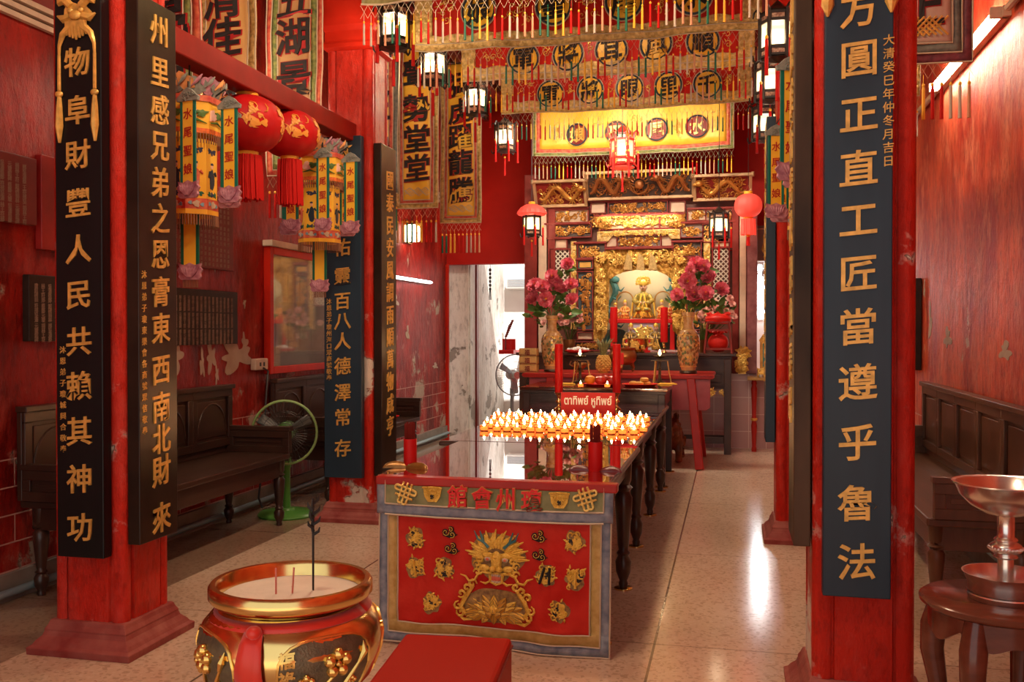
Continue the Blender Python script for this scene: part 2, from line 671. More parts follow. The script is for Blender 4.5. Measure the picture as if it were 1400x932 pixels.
def dup(root, loc, rotz=None, label=None, group=None):
    r = root.copy()
    COL.objects.link(r)
    r.location = loc
    if rotz is not None:
        r.rotation_euler = (0, 0, rotz)
    if label:
        r['label'] = label
    if group:
        r['group'] = group

    def rec(src, dst):
        for ch in list(src.children):
            c = ch.copy()
            COL.objects.link(c)
            c.parent = dst
            rec(ch, c)
    rec(root, r)
    return r


def copy_part(o, parent, loc=None, rotz=None, mats=None):
    c = o.copy()
    COL.objects.link(c)
    c.parent = parent
    if loc is not None:
        c.location = loc
    if rotz is not None:
        c.rotation_euler = (0, 0, rotz)
    return c


def remesh(o, voxel, smooth=2):
    """fuse the pieces of a mesh into one continuous skin"""
    md = o.modifiers.new('remesh', 'REMESH')
    md.mode = 'VOXEL'
    md.voxel_size = voxel
    if smooth:
        s = o.modifiers.new('smooth', 'SMOOTH')
        s.iterations = smooth
        s.factor = .5
    dg = bpy.context.evaluated_depsgraph_get()
    me = bpy.data.meshes.new_from_object(o.evaluated_get(dg))
    o.modifiers.clear()
    old = o.data
    mats = [x for x in old.materials]
    o.data = me
    me.materials.clear()
    for x in mats:
        me.materials.append(x)
    me.polygons.foreach_set('use_smooth', [True] * len(me.polygons))
    bpy.data.meshes.remove(old)
    return o


# ------------------------------------------------------------------ lettering
_gl = {}


def glyph(ch, bold, ext):
    k = (ch, bold, ext)
    if k not in _gl:
        c = bpy.data.curves.new('lettering', 'FONT')
        c.body = ch
        c.align_x = 'CENTER'
        c.offset = bold
        c.extrude = ext
        c.resolution_u = 2
        o = bpy.data.objects.new('lettering', c)
        COL.objects.link(o)
        dg = bpy.context.evaluated_depsgraph_get()
        me = bpy.data.meshes.new_from_object(o.evaluated_get(dg))
        _gl[k] = ([tuple(p.co) for p in me.vertices], [tuple(f.vertices) for f in me.polygons])
        bpy.data.objects.remove(o)
        bpy.data.meshes.remove(me)
        bpy.data.curves.remove(c)
    return _gl[k]


def write(mb, ch, fn, cx, cy, size, bold=.012, ext=.0, m=0, shear=.09, sx=1., ymid=.38, depth=.004):
    """one character; fn(x, y, d) maps writing plane (x right, y up, d out of the surface) to the room"""
    V, Fs = glyph(ch, bold, .05)
    W = []
    for x, y, z in V:
        yy = (y - ymid) + shear * x
        W.append(fn(cx + x * size * sx, cy + yy * size, depth if z > 0 else -.0005))
    mb.add(W, Fs, m)


def plane_fn(o, ex, ey, en):
    o = Vector(o); ex = Vector(ex); ey = Vector(ey); en = Vector(en)
    return lambda a, b, d: o + ex * a + ey * b + en * d


def spiral(cx, cy, r, turns, a0, n=14, sgn=1):
    out = []
    for i in range(n + 1):
        t = i / n
        a = a0 + sgn * turns * 2 * PI * t
        q = r * (1 - .88 * t)
        out.append((cx + q * math.cos(a), cy + q * math.sin(a)))
    return out


def curls(mb, fn, x0, x1, y0, y1, n, seed, r=.03, th=.006, d=.006, m=0, leaves=True, seg=5):
    """carved or embroidered scrollwork filling a rectangle"""
    rnd = random.Random(seed)
    for i in range(n):
        q = r * rnd.uniform(.6, 1.15)
        cx = rnd.uniform(x0 + q * .6, x1 - q * .6) if x1 - x0 > 2 * q else (x0 + x1) / 2
        cy = rnd.uniform(y0 + q * .6, y1 - q * .6) if y1 - y0 > 2 * q else (y0 + y1) / 2
        sp = spiral(cx, cy, q, rnd.uniform(.7, 1.4), rnd.uniform(0, 6.28), 9, rnd.choice((-1, 1)))
        k = len(sp)
        mb.tube([fn(a, b, d * (.4 + .6 * j / k)) for j, (a, b) in enumerate(sp)], [th * (.45 + .8 * math.sin(PI * (j + .6) / (k + .4))) for j in range(k)], seg, m)
        if leaves:
            a = rnd.uniform(0, 6.28)
            p = (cx + q * 1.1 * math.cos(a), cy + q * 1.1 * math.sin(a))
            mb.tube([fn(p[0] + math.cos(a) * q * t * .7, p[1] + math.sin(a) * q * t * .7, d * .6) for t in (-.5, -.1, .4, 1)], [th * .3, th * 1.5, th * 1.2, th * .2], seg, m)


def blob(mb, fn, cx, cy, r, d, m=0, n=14, wob=.2, seed=0, sx=1., sy=1.):
    """flat raised patch with a wavy edge"""
    rnd = random.Random(seed)
    ph = [rnd.uniform(0, 6.28) for _ in range(3)]
    pts = []
    for j in range(n):
        a = 2 * PI * j / n
        q = r * (1 + wob * (math.sin(3 * a + ph[0]) * .5 + math.sin(5 * a + ph[1]) * .35 + math.sin(7 * a + ph[2]) * .25))
        pts.append((cx + q * math.cos(a) * sx, cy + q * math.sin(a) * sy))
    k = len(pts)
    V = [fn(cx, cy, d)] + [fn(a, b, d * .8) for a, b in pts] + [fn(a, b, -.001) for a, b in pts]
    Fs = []
    for j in range(k):
        e = (j + 1) % k
        Fs.append((0, 1 + j, 1 + e))
        Fs.append((1 + j, 1 + k + j, 1 + k + e, 1 + e))
    mb.add(V, Fs, m)


def sheet(fn, us, vs_, cls):
    """cloth grid split into classes: cls(u, v) -> key; returns {key: MB}"""
    out = {}
    for i in range(len(us) - 1):
        for j in range(len(vs_) - 1):
            k = cls((us[i] + us[i + 1]) / 2, (vs_[j] + vs_[j + 1]) / 2)
            mb = out.setdefault(k, (MB(), {}))
            ids = []
            for a, b in ((i, j), (i, j + 1), (i + 1, j + 1), (i + 1, j)):
                if (a, b) not in mb[1]:
                    mb[1][(a, b)] = len(mb[0].v)
                    mb[0].v.append(tuple(fn(us[a], vs_[b])))
                ids.append(mb[1][(a, b)])
            mb[0].f.append(tuple(ids))
            mb[0].m.append(0)
    return {k: x[0] for k, x in out.items()}


def lin(a, b, n):
    return [a + (b - a) * i / n for i in range(n + 1)]


def frame_cuts(borders, lo, hi, n):
    """grid lines of a bordered cloth: border edges at both ends plus n even divisions"""
    c = {lo, hi}
    s = 0
    for w in borders:
        s += w
        c.add(lo + s); c.add(hi - s)
    for x in lin(lo + s, hi - s, n):
        c.add(x)
    c = sorted(c)
    out = [c[0]]
    for x in c[1:]:
        if x - out[-1] > 1e-5:
            out.append(x)
    return out


def characters(parent, lst, fn, mats, bold=.010, depth=.006, outline=None, odepth=.004, obold=.036):
    """lst: (char, x, y, size): each character a part of its own"""
    for c, x, y, size in lst:
        mb = MB()
        write(mb, c, fn, x, y, size, bold, depth=depth)
        o = mb.build('character', mats, parent)
        if outline:
            mb = MB()
            write(mb, c, fn, x, y, size * 1.01, obold, depth=odepth)
            mb.build('character_outline', outline, o)

# =================================================================== THE ROOM
XL, XR, YB, ZC = -3.65, 1.45, 12.0, 4.35
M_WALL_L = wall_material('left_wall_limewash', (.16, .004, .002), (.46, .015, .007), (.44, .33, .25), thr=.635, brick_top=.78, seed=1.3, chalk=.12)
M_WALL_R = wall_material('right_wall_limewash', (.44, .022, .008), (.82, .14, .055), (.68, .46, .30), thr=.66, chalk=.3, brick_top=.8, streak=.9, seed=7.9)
M_WALL_B = mat('back_wall_red', (.40, .010, .005), .5, spec=.15, var=.12, vscale=3, bump=.1, bscale=6)
M_TILE = brick_tile('pink_tiles', (.56, .36, .37), (.62, .42, .42), (.80, .68, .66), .2, .2, 'XZ')
M_PEEL = wall_material('white_peeling', (.62, .55, .48), (.82, .79, .74), (.34, .30, .26), thr=.60, brick_top=-5, seed=4.4, streak=1.6, rough=.7)
M_CEIL = mat('ceiling_boards', (.13, .03, .02), .6, col2=(.19, .045, .03), vscale=3, stretch=(6, .4, 1))
M_TERR = floor_material()
M_SKIRT = mat('grey_skirting', (.20, .17, .145), .6, col2=(.29, .25, .21), vscale=7, bump=.1)


def sbox(name, x0, x1, y0, y1, z0, z1, m, bevel=0):
    return struct(MB().box(x0, x1, y0, y1, z0, z1).build(name, m, bevel=bevel))


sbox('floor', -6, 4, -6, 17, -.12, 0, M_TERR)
sbox('ceiling', XL - .15, XR + .15, -2.6, YB + .15, ZC, ZC + .1, M_CEIL)
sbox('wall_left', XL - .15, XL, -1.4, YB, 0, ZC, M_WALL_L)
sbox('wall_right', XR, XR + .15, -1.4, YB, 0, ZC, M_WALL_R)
b = MB()
b.box(XL - .15, -2.59, YB, YB + .15, 2.25, ZC)
b.box(-2.59, .30, YB, YB + .15, 0, ZC)
b.box(.30, 1.1, YB, YB + .15, 0, .9)
b.box(.30, 1.1, YB, YB + .15, 2.65, ZC)
b.box(1.1, XR + .15, YB, YB + .15, 0, ZC)
struct(b.build('wall_back', M_WALL_B))
sbox('wall_dado', -2.42, XR, 11.5, YB, 0, .88, M_TILE)
sbox('baseboard_left', XL, XL + .025, -1.4, 11.99, 0, .14, M_SKIRT)
sbox('baseboard_right', XR - .025, XR, -1.4, 11.49, 0, .12, M_SKIRT)
# picture-rail mouldings high on the side walls
for nm, xa, s in (('trim_left', XL, 1), ('trim_right', XR, -1)):
    b = MB()
    for k, (zz, dd) in enumerate(((3.02, .03), (3.06, .045), (3.10, .06))):
        x0, x1 = sorted((xa, xa + s * dd))
        if nm == 'trim_left':
            b.box(x0, x1, -1.4, 11.99, zz, zz + .028, 0)
    if nm == 'trim_left':
        b.box(XL, XL + .03, -1.4, 11.99, 3.14, 3.3, 1)
        struct(b.build(nm, [M_CREAM, M_MAROON]))
# rooms beyond the two rear openings, open to the sky
sbox('wall_courtyard_left', -3.65, -3.5, 12.6, 14.75, 0, 3.2, M_PEEL)
sbox('wall_courtyard_end', -3.5, -1.2, 14.6, 14.75, 0, 3.2, M_WHITE)
sbox('wall_courtyard_right', -1.35, -1.2, 12.15, 14.6, 0, 3.2, M_WHITE)
sbox('wall_rear_room', .05, 2.2, 13.3, 13.45, 0, 3.2, M_WHITE)
sbox('wall_rear_side', 0.0, .12, 12.15, 13.3, 0, 3.2, M_WHITE)
b = MB().box(-3.78, -3.40, 12.16, 12.5, 0, 3.2)
b.box(-3.42, -3.385, 12.2, 12.42, 0, 3.2)
struct(b.build('trim_door_jamb', M_PEEL))
sbox('trim_door_post', -3.48, -3.38, 12.52, 12.62, 0, 3.2, M_MAROON)
p = atY(613, 480, 11.97)
sbox('trim_door_edge', XL, XL + .035, 11.95, 12.0, 0, 2.25, M_RED)

# tie beams between the pillars
M_BEAM = mat('beam_red', (.24, .010, .006), .45, spec=.15, var=.2, vscale=5)
sbox('trim_beam_left', -2.78, -2.65, 3.86, 6.5, 2.755, 2.885, M_BEAM, .008)
sbox('trim_beam_right', .42, .55, 3.86, 6.5, 2.755, 2.885, M_BEAM, .008)
for nm, yy in (('trim_crossbeam_1', 5.8), ('trim_crossbeam_2', 6.8), ('trim_crossbeam_3', 8.0), ('trim_crossbeam_4', 9.47), ('trim_crossbeam_5', 11.2)):
    sbox(nm, XL, XR, yy - .05, yy + .07, 4.14, 4.26, M_MAROON)
for nm, xx in (('trim_purlin_left', -2.35), ('trim_purlin_right', .28), ('trim_purlin_middle', -1.18)):
    sbox(nm, xx - .04, xx + .04, 3.5, YB, 4.26, 4.34, M_MAROON)
for nm, xx in (('trim_rail_left', -3.1), ('trim_rail_middle', -2.7), ('trim_rail_right', .98)):
    sbox(nm, xx - .03, xx + .03, 3.5, YB, 4.10, 4.16, M_MAROON)

# ------------------------------------------------------------------ pillars
PA = .172


def pillar_outline(a):
    q, n, r = a - .075, .014, .04
    one = []
    c = a - .036
    one += [(a, q), (a - n, q + .004), (a - n, q + .018)]
    for k in range(7):
        t = -PI * .22 + (PI * .94) * k / 6
        one.append((c + r * math.cos(t) * .98, c + r * math.sin(t) * .98))
    one += [(q + .018, a - n), (q + .004, a - n), (q, a)]
    out = []
    for k in range(4):
        ca, sa = math.cos(k * PI / 2), math.sin(k * PI / 2)
        out += [(x * ca - y * sa, x * sa + y * ca) for x, y in one]
    return out


def make_pillar(label, x, y):
    t = thing('pillar', label, 'pillar', (x, y, 0), group='red temple pillars')
    s2 = math.sqrt(2)
    MB().prism(pillar_outline(PA), lambda a, b, d: (a, b, d), .1, ZC).build('shaft', M_PILLAR, t, world=False, smooth=True, angle=30)
    prof = [(.25, 0), (.252, .03), (.236, .04), (.226, .055), (.206, .075), (.199, .095), (.201, .10), (.190, .118), (.184, .135), (.178, .14)]
    MB().lathe([(r * s2, z) for r, z in prof], n=4, ph=PI / 4).build('plinth', M_BASE, t, world=False, bevel=.004)
    cap = [(.176, 3.42), (.2, 3.44), (.2, 3.47), (.186, 3.49), (.186, 3.56), (.205, 3.6), (.21, 3.66), (.21, 4.3), (.18, 4.32)]
    MB().lathe([(r * s2, z) for r, z in cap], n=4, ph=PI / 4).build('capital', M_RED, t, world=False, bevel=.004)
    return t


PLX, PRX = -2.705, .462
PN, PF = 3.752, 6.645           # pillar centres, near and far row
make_pillar('red pillar nearest the long bench, carrying the board that starts with two gold tassels and eleven characters', PLX, PN)['label'] = 'red square pillar beside the near left bench, chipped white at its foot'
P0 = bpy.data.objects['pillar']
dup(P0, (PLX, PF, 0), None, 'red square pillar rising behind the green standing fan')
dup(P0, (PRX, PN, 0), None, 'red square pillar behind the steel offering bowl and round stool')
dup(P0, (PRX, PF, 0), None, 'red square pillar in the far row facing the altar passage')


# ------------------------------------------------------------------ inscribed boards hung on the pillars
def front_board(label, x0, x1, z0, z1, y, chars, size, m, lettering, small=None, ssize=.05, orn=None, name='inscription_board'):
    """board on a pillar's front face; chars: [(char, z)]"""
    t = thing(name, label, 'inscription board', ((x0 + x1) / 2, y, z0))
    MB().box(x0, x1, y, y + .055, z0, z1).build('board', m, t, bevel=.004)
    fn = plane_fn(((x0 + x1) / 2, y, 0), (1, 0, 0), (0, 0, 1), (0, -1, 0))
    characters(t, [(c, dx, z, size) for c, z, dx in chars], fn, lettering, .014)
    if small:
        mb = MB()
        dx, z, step, txt = small
        for i, ch in enumerate(txt):
            write(mb, ch, fn, dx, z - i * step, ssize, .006, depth=.003)
        mb.build('donor_inscription', lettering, t)
    if orn:
        orn(t, fn)
    return t


def dragon_crest(t, fn, zt, w):
    mb = MB()
    blob(mb, fn, 0, zt, w * .30, .012, seed=3, sx=1.1, sy=.75)
    for s in (-1, 1):
        mb.tube([fn(s * x, zt + z, .008) for x, z in ((w * .12, .03), (w * .28, .06), (w * .40, .05), (w * .46, .075))], [.018, .02, .016, .004], 6)
        mb.tube([fn(s * x, zt + z, .008) for x, z in ((w * .15, -.01), (w * .32, -.02), (w * .46, -.005))], [.016, .018, .004], 6)
        mb.tube([fn(s * x, zt + z, .006) for x, z in ((w * .16, -.055), (w * .34, -.085), (w * .42, -.13), (w * .43, -.17))], [.018, .014, .008, .006], 6)
        mb.ell(fn(s * w * .13, zt + .012, .014), (.014, .008, .012))
    for k in range(7):
        a = (k - 3) * w * .08
        mb.tube([fn(a * .8, zt - .035, .012), fn(a, zt - .09 - .02 * (3 - abs(k - 3)) / 3, .008)], [.014, .005], 6)
    mb.ell(fn(0, zt - .01, .018), (.03, .012, .02))
    mb.build('dragon_crest', M_GOLD, t, smooth=True)
    for s in (-1, 1):
        q = MB()
        q.tube([fn(s * w * .43, zt - .17 - z, .006) for z in (0, .12, .15)], [.007, .008, .008], 6)
        q.ell(fn(s * w * .43, zt - .335, .008), (.02, .01, .014))
        q.tube([fn(s * w * .43, zt - .34 - z, .006) for z in (0, .05, .13, .2)], [.008, .014, .018, .006], 7)
        q.build('carved_tassel', M_GOLD, t, smooth=True)


Y1 = PN - PA - .06
Y2 = PF - PA - .06
x0, x1 = atY(76.5, 400, Y1).x, atY(140, 400, Y1).x
ch = [(c, atY(110, y, Y1).z, 0) for c, y in zip('物阜財豐人民共賴其神功', (84, 150, 211, 277, 340, 402, 466, 527, 589, 654, 720))]
front_board('black board of eleven gold characters under a dragon crest, nearest the long bench', x0, x1, atY(108, 762, Y1).z, 2.835, Y1, ch, .128, M_BLACK, M_GOLD,
            (-.080, atY(82, 478, Y1).z, .047, '沐恩弟子瓊城興合敬奉'), .032, lambda t, fn: dragon_crest(t, fn, atY(108, 19, Y1).z, .2))
x0, x1 = atY(443, 400, Y2).x, atY(494, 400, Y2).x
ch = [(c, atY(467, y, Y2).z, 0) for c, y in zip('神恩庇佑靈百八人德澤常存', (222, 262, 300, 338, 377, 411, 438, 466, 500, 536, 570, 612))]
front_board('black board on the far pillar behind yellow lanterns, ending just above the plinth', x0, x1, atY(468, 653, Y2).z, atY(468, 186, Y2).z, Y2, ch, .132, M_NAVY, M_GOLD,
            (-.105, atY(452, 412, Y2).z, .046, '沐恩弟子瓊州海口眾商號敬奉'), .044,
            lambda t, fn: curls(_m := MB(), fn, -.09, .09, atY(468, 225, Y2).z, atY(468, 192, Y2).z, 8, 4, .04, .007, .006) or _m.build('crest', M_GOLD, t, smooth=True))
x0, x1 = atY(1126.5, 400, Y1).x, atY(1220, 400, Y1).x
ch = [(c, atY(1172, y, Y1).z, 0) for c, y in zip('方圓正直工匠當遵乎魯法', (12, 80, 156, 230, 300, 373, 446, 522, 604, 687, 767))]


def side_tassels(t, fn):
    for s in (-1, 1):
        q = MB()
        zt = atY(1172, -30, Y1).z
        q.tube([fn(s * .105, zt - z, .006) for z in (0, .05, .09, .13)], [.008, .02, .022, .004], 8)
        q.ell(fn(s * .105, zt - .02, .01), (.018, .012, .014))
        q.build('carved_tassel', M_GOLD, t, smooth=True)


front_board('sky-tinted black board of eleven gold characters facing the stool and steel bowl', x0, x1, atY(1172, 817, Y1).z, 2.835, Y1, ch, .134, M_NAVY, M_GOLD,
            (.098, atY(1207, 55, Y1).z, .0465, '大清癸巳年仲冬月吉日'), .040, side_tassels)
x0, x1 = atY(1083, 400, Y2).x, atY(1170, 400, Y2).x
ch = [(c, 2.6 - .19 * i, 0) for i, c in enumerate('聖德昭彰山海并永靈光')]
front_board('sky-tinted black board on the far pillar partly hidden by hanging name ribbons', x0, x1, atY(1090, 672, Y2).z, 2.8, Y2, ch, .15, M_NAVY, M_GOLD)


def side_board(label, x, s, y0, y1, z0, z1, chars, size, m, small=None):
    """board on a pillar's side face; s = +1 faces +X"""
    t = thing('inscription_board', label, 'inscription board', (x, (y0 + y1) / 2, z0))
    xa, xb = sorted((x, x - s * .06))
    MB().box(xa, xb, y0, y1, z0, z1).build('board', m, t, bevel=.004)
    yc = (y0 + y1) / 2
    fn = plane_fn((x, yc, 0), (0, s, 0), (0, 0, 1), (s, 0, 0))
    characters(t, [(c, .012 * s, z, size) for c, z in chars], fn, M_GOLD, .012)
    if small:
        mb = MB()
        dx, z, step, txt, ss = small
        for i, c in enumerate(txt):
            write(mb, c, fn, dx, z - i * step, ss, .006, depth=.003)
        mb.build('donor_inscription', M_GOLD, t)
    return t


XS = PLX + PA + .068
py_ = (38, 95, 147, 196, 247, 297, 346, 398, 448, 505, 557, 601, 645, 710)
ch = [(c, atX(210, y, XS).z) for c, y in zip('州里感兄弟之恩膏東西南北財來', py_)]
side_board('dark board on the aisle side of the near pillar, edge-on to the red lanterns', XS, 1, 3.60, 3.885, atX(190, 746, XS).z, 2.835, ch, .140, mat('worn_lacquer', (.012, .007, .005), .3, spec=.3, col2=(.035, .018, .011), vscale=5, bump=.08, bscale=8), (-.108, atX(196, 375, XS).z, .048, '沐恩弟子瓊東樂會各商號眾信敬奉', .036))
ch = [(c, 2.5 - .165 * i) for i, c in enumerate('國泰民安風調雨順萬物咸亨')]
side_board('dark board on the aisle side of the far pillar, behind the red incense pot', XS, 1, 6.49, 6.80, atX(512, 655, XS).z, atX(512, 190, XS).z, ch, .15, _mats['worn_lacquer'])
XS2 = PRX - PA - .068
ch = [(c, 2.6 - .165 * i) for i, c in enumerate('廟貌維新春秋祀典長昭')]
side_board('worn brown-edged board on the aisle side of the pillar nearest the stool', XS2, -1, 3.60, 3.90, atX(1100, 800, XS2).z, 2.835, ch, .15, mat('brown_black_lacquer', (.016, .010, .007), .45, spec=.2, col2=(.10, .055, .03), vscale=4, stretch=(1, 1, .3)))
ch = [(c, 2.6 - .165 * i) for i, c in enumerate('神靈顯赫恩澤無疆永垂')]
side_board('narrow sky-tinted black board on the aisle side of the far pillar beside the altar', XS2, -1, 6.49, 6.80, atX(1066, 668, XS2).z, 2.8, ch, .15, M_NAVY)

# ------------------------------------------------------------------ on the side walls
# engraved stone tablets


def tablet(label, X, y0, y1, z0, z1, m=None, rows=3, name='engraved_tablet', text=True, s=1):
    t = thing(name, label, 'plaque', (X, (y0 + y1) / 2, z0))
    xa, xb = sorted((X, X + s * .045))
    MB().box(xa, xb, y0, y1, z0, z1).build('slab', m or M_STONE, t, bevel=.006)
    if text:
        fn = plane_fn((X + s * .045, (y0 + y1) / 2, 0), (0, s, 0), (0, 0, 1), (s, 0, 0))
        w, h = (y1 - y0), (z1 - z0)
        txt = '瓊州會館重修碑記樂捐芳名林黃陳王李張符韓雲邢馮周吳何許潘梁莫蔡羅曾鄭洪郭元銀大'
        k = 0
        for r in range(rows):
            zt = z1 - h * (.08 + r * .9 / rows)
            mb = MB()
            for c in range(int(w / .052) - 1):
                for i in range(4):
                    write(mb, txt[k % len(txt)], fn, -w / 2 + .05 + c * .052, zt - .03 - i * .052 * h / (.21 * rows + .12), .03, .01, depth=.0015)
                    k += 3
            mb.build('engraving', M_STONELET, t)
    return t


def left_rect(px0, px1, pyt, pyb):
    """pixel rectangle on the left wall -> y0, y1, z0, z1"""
    a = atX(px0, pyt, XL); b2 = atX(px1, pyb, XL)
    pm = (px0 + px1) / 2
    return a.y, b2.y, atX(pm, pyb, XL).z, atX(pm, pyt, XL).z


M_TABRED = mat('red_tablet', (.16, .012, .010), .5, var=.2, vscale=8)
tablet('large dark red tablet high on the wall beside the near pillar', XL, *left_rect(-40, 41, 208, 303), m=M_TABRED)
tablet('plain red panel on the wall between two dark tablets', XL, *left_rect(47, 120, 220, 345), m=mat('red_panel', (.30, .012, .010), .5, var=.15), text=False)
tablet('dark stone tablet on the wall just above the near bench end', XL, *left_rect(30, 112, 378, 466))
tablet('dark stone tablet of small lettering above the bench and peeled plaster', XL, *left_rect(226, 318, 396, 471), rows=3)
tablet('red engraved panel on the wall under the yellow lantern strip', XL, *left_rect(226, 312, 262, 366), m=M_TABRED)
t_r = tablet('dark plaque on the right wall behind the pillar', XR - .004, 7.95, 8.9, 1.08, 1.80, text=False, s=-1)

# plaster bared where the limewash has fallen off
M_PLASTER = mat('bare_plaster', (.40, .31, .23), .8, col2=(.56, .46, .37), vscale=6, bump=.3, bscale=14)
for wall, X, s, spots in (('wall_left', XL, 1, ((322, 487, .13, 1.5, .8), (334, 470, .05, .8, 1.4), (288, 488, .075, .7, 1.3), (296, 512, .04, .5, 1.6), (276, 497, .05, .5, 1.8), (240, 490, .07, 1., 1.2), (334, 415, .025, .7, 1.2), (292, 356, .03, .6, 2.2), (539, 410, .09, 1.2, .7), (557, 455, .06, .8, 1.3), (595, 500, .05, 1.6, .7), (566, 492, .04, 1.2, .8))),
                          ('wall_right', XR, -1, ((1272, 440, .05, .9, 2.6), (1296, 462, .07, 1.3, .9), (1375, 480, .06, 1.5, .8), (1264, 395, .03, .8, 2.)))):
    par = bpy.data.objects[wall]
    for i, (px, py, r_, ax_, az_) in enumerate(spots):
        p = atX(px, py, X)
        g = MB()
        blob(g, plane_fn((X, p.y, p.z), (0, 1, 0), (0, 0, 1), (s, 0, 0)), 0, 0, r_, .004, 0, 40, .62, i * 3 + int(r_ * 100), ax_, az_)
        struct(g.build('peeled_patch', M_PLASTER, par))

# glazed notice case with red frame
y0, y1, z0, z1 = left_rect(365, 470, 356, 516)
z0 = 1.10
t = thing('notice_case', 'red framed glass notice case on the wall above the far bench', 'display case', (XL, (y0 + y1) / 2, z0))
MB().box(XL, XL + .02, y0, y1, z0, z1).build('backing', mat('reflection_backing', (.40, .46, .50), .6, col2=(.60, .66, .70), vscale=2.2), t)  # bluish grey puts the pane's reflections into the backing colour
b = MB()
for a0, a1, c0, c1 in ((y0 - .06, y0, z0 - .06, z1 + .06), (y1, y1 + .06, z0 - .06, z1 + .06), (y0, y1, z1, z1 + .06), (y0, y1, z0 - .06, z0)):
    b.box(XL, XL + .06, a0, a1, c0, c1)
b.build('frame', M_RED, t, bevel=.005)
b = MB()
rr = random.Random(8)
for i in range(6):
    for j in range(2):
        ya = y0 + .1 + i * (y1 - y0 - .2) / 6
        za = z1 - .38 - j * .42
        b.box(XL + .02, XL + .024, ya, ya + .22, za, za + rr.uniform(.22, .32))
b.build('notices', mat('notice_paper', (.62, .64, .62), .7, var=.1), t)
g = MB().box(XL + .045, XL + .049, y0, y1, z0, z1).build('glass_pane', clear_glass('clear_glass'), t)
MB().box(XL, XL + .09, y0 - .08, y1 + .08, z1 + .06, z1 + .11).build('cornice', M_CREAM, t, bevel=.006)

# socket box with cable
p = atX(359, 497, XL)
p.y -= .10
t = thing('socket_box', 'cream socket box on the peeling wall above the fan', 'socket', (XL, p.y, p.z))
MB().box(XL, XL + .05, p.y - .1, p.y + .1, p.z - .045, p.z + .045).build('housing', M_CREAM, t, bevel=.008)
b = MB()
for dy in (-.03, .03):
    b.box(XL + .05, XL + .052, p.y + dy - .012, p.y + dy + .012, p.z - .015, p.z + .015)
b.build('socket_plate', M_BLACKPL, t)
q = MB()
q.tube([(XL + .06, p.y, p.z - .03), (XL + .12, p.y - .04, p.z - .05), (XL + .13, p.y - .10, p.z - .3), (XL + .12, p.y - .14, p.z - .8), (XL + .10, p.y - .16, .1), (XL + .14, p.y - .18, .03)], .008, 6)
tag(q.build('power_cable', M_BLACKPL, smooth=True), 'thin dark cable trailing from the socket box to the fan', 'cable')

# water pipe along the foot of the left wall
q = MB().tube([(XL + .048, -1.3, .05), (XL + .048, 11.9, .05)], .021, 10)
tag(q.build('water_pipe', M_PIPE, smooth=True), 'blue-grey pipe running along the foot of the wall behind the benches', 'pipe')

# fluorescent battens


def batten(label, x, s, y0, y1, z, lit=True):
    t = thing('tube_light', label, 'light', (x, (y0 + y1) / 2, z), group='wall tube lights')
    xa, xb = sorted((x, x + s * .045))
    MB().box(xa, xb, y0, y1, z - .03, z + .03).build('batten', M_CREAM, t, bevel=.004)
    b = MB()
    for yy in (y0 + .02, y1 - .05):
        xa, xb = sorted((x, x + s * .1))
        b.box(xa, xb, yy, yy + .03, z - .03, z + .03)
    b.build('end_holder', M_CREAM, t, bevel=.003)
    MB().tube([(x + s * .075, y0 + .05, z), (x + s * .075, y1 - .05, z)], .016, 10).build('tube', M_TUBE, t, smooth=True)
    return t


batten('lit tube light on the right wall behind the grey and maroon banner', XR, -1, 5.55, 7.25, 3.1)
batten('lit tube light on the left wall glowing behind the pale gold banner', XL, 1, 5.35, 6.75, 3.02)
q = MB()
q.tube([(XR - .03, -1.3, 3.1), (XR - .03, 5.5, 3.1)], .022, 8)
q.tube([(XR - .03, 7.3, 3.1), (XR - .03, 11.9, 3.1)], .022, 8)
for yy in (.5, 2.5, 4.5, 8.5, 10.5):
    q.box(XR - .07, XR - .004, yy, yy + .06, 3.06, 3.14)
tag(q.build('conduit', M_CREAM, smooth=True), 'cream cable conduit running along the wall from the lit tube', 'conduit')
# small lit wall lamp and glowing ledge tube at the far end
p = atX(555, 318, XL)
t = thing('wall_lamp', 'small glowing box lamp on the far wall below the yellow banner fringe', 'lamp', (XL, p.y, p.z))
MB().box(XL, XL + .03, p.y - .13, p.y + .13, p.z - .12, p.z + .14).build('back_plate', M_BRASS, t, bevel=.004)
MB().box(XL + .03, XL + .14, p.y - .10, p.y + .10, p.z - .1, p.z + .08).build('lamp_shade', M_WALLGLOW, t, bevel=.02)
b = MB()
for dy in (-.105, 0, .105):
    b.box(XL + .02, XL + .15, p.y + dy - .006, p.y + dy + .006, p.z + .08, p.z + .12)
b.build('bracket', M_BRASS, t)
a, c = atX(526, 377, XL), atX(586, 383, XL)
t = thing('tube_light', 'thin white tube light low on the pinkish far wall', 'light', (XL, a.y, a.z), group='wall tube lights')
MB().box(XL, XL + .03, a.y, c.y, a.z - .02, a.z + .02).build('batten', M_PLASTIC_W, t)
MB().tube([(XL + .045, a.y + .03, a.z), (XL + .045, c.y - .03, a.z)], .014, 8).build('tube', M_COOLTUBE, t, smooth=True)

# =================================================================== HANGINGS
THREADS = [M_WTHREAD, M_PTHREAD, M_DKGREEN, M_YTHREAD, M_RTHREAD]
TNAMES = ['white tassel', 'peach tassel', 'green tassel', 'yellow tassel', 'red tassel']


def tassel_mesh(L, r=.007):
    b = MB()
    b.tube([(0, 0, .05), (0, 0, 0)], .0018, 4)
    b.ell((0, 0, -.006), (r * 1.05, r * 1.05, r * 1.3), 7, 5, 1)
    b.lathe([(r * .6, -.012), (r, -.028), (r * 1.05, -L * .6), (r * 1.15, -L)], n=7)
    return b


_TP = {}


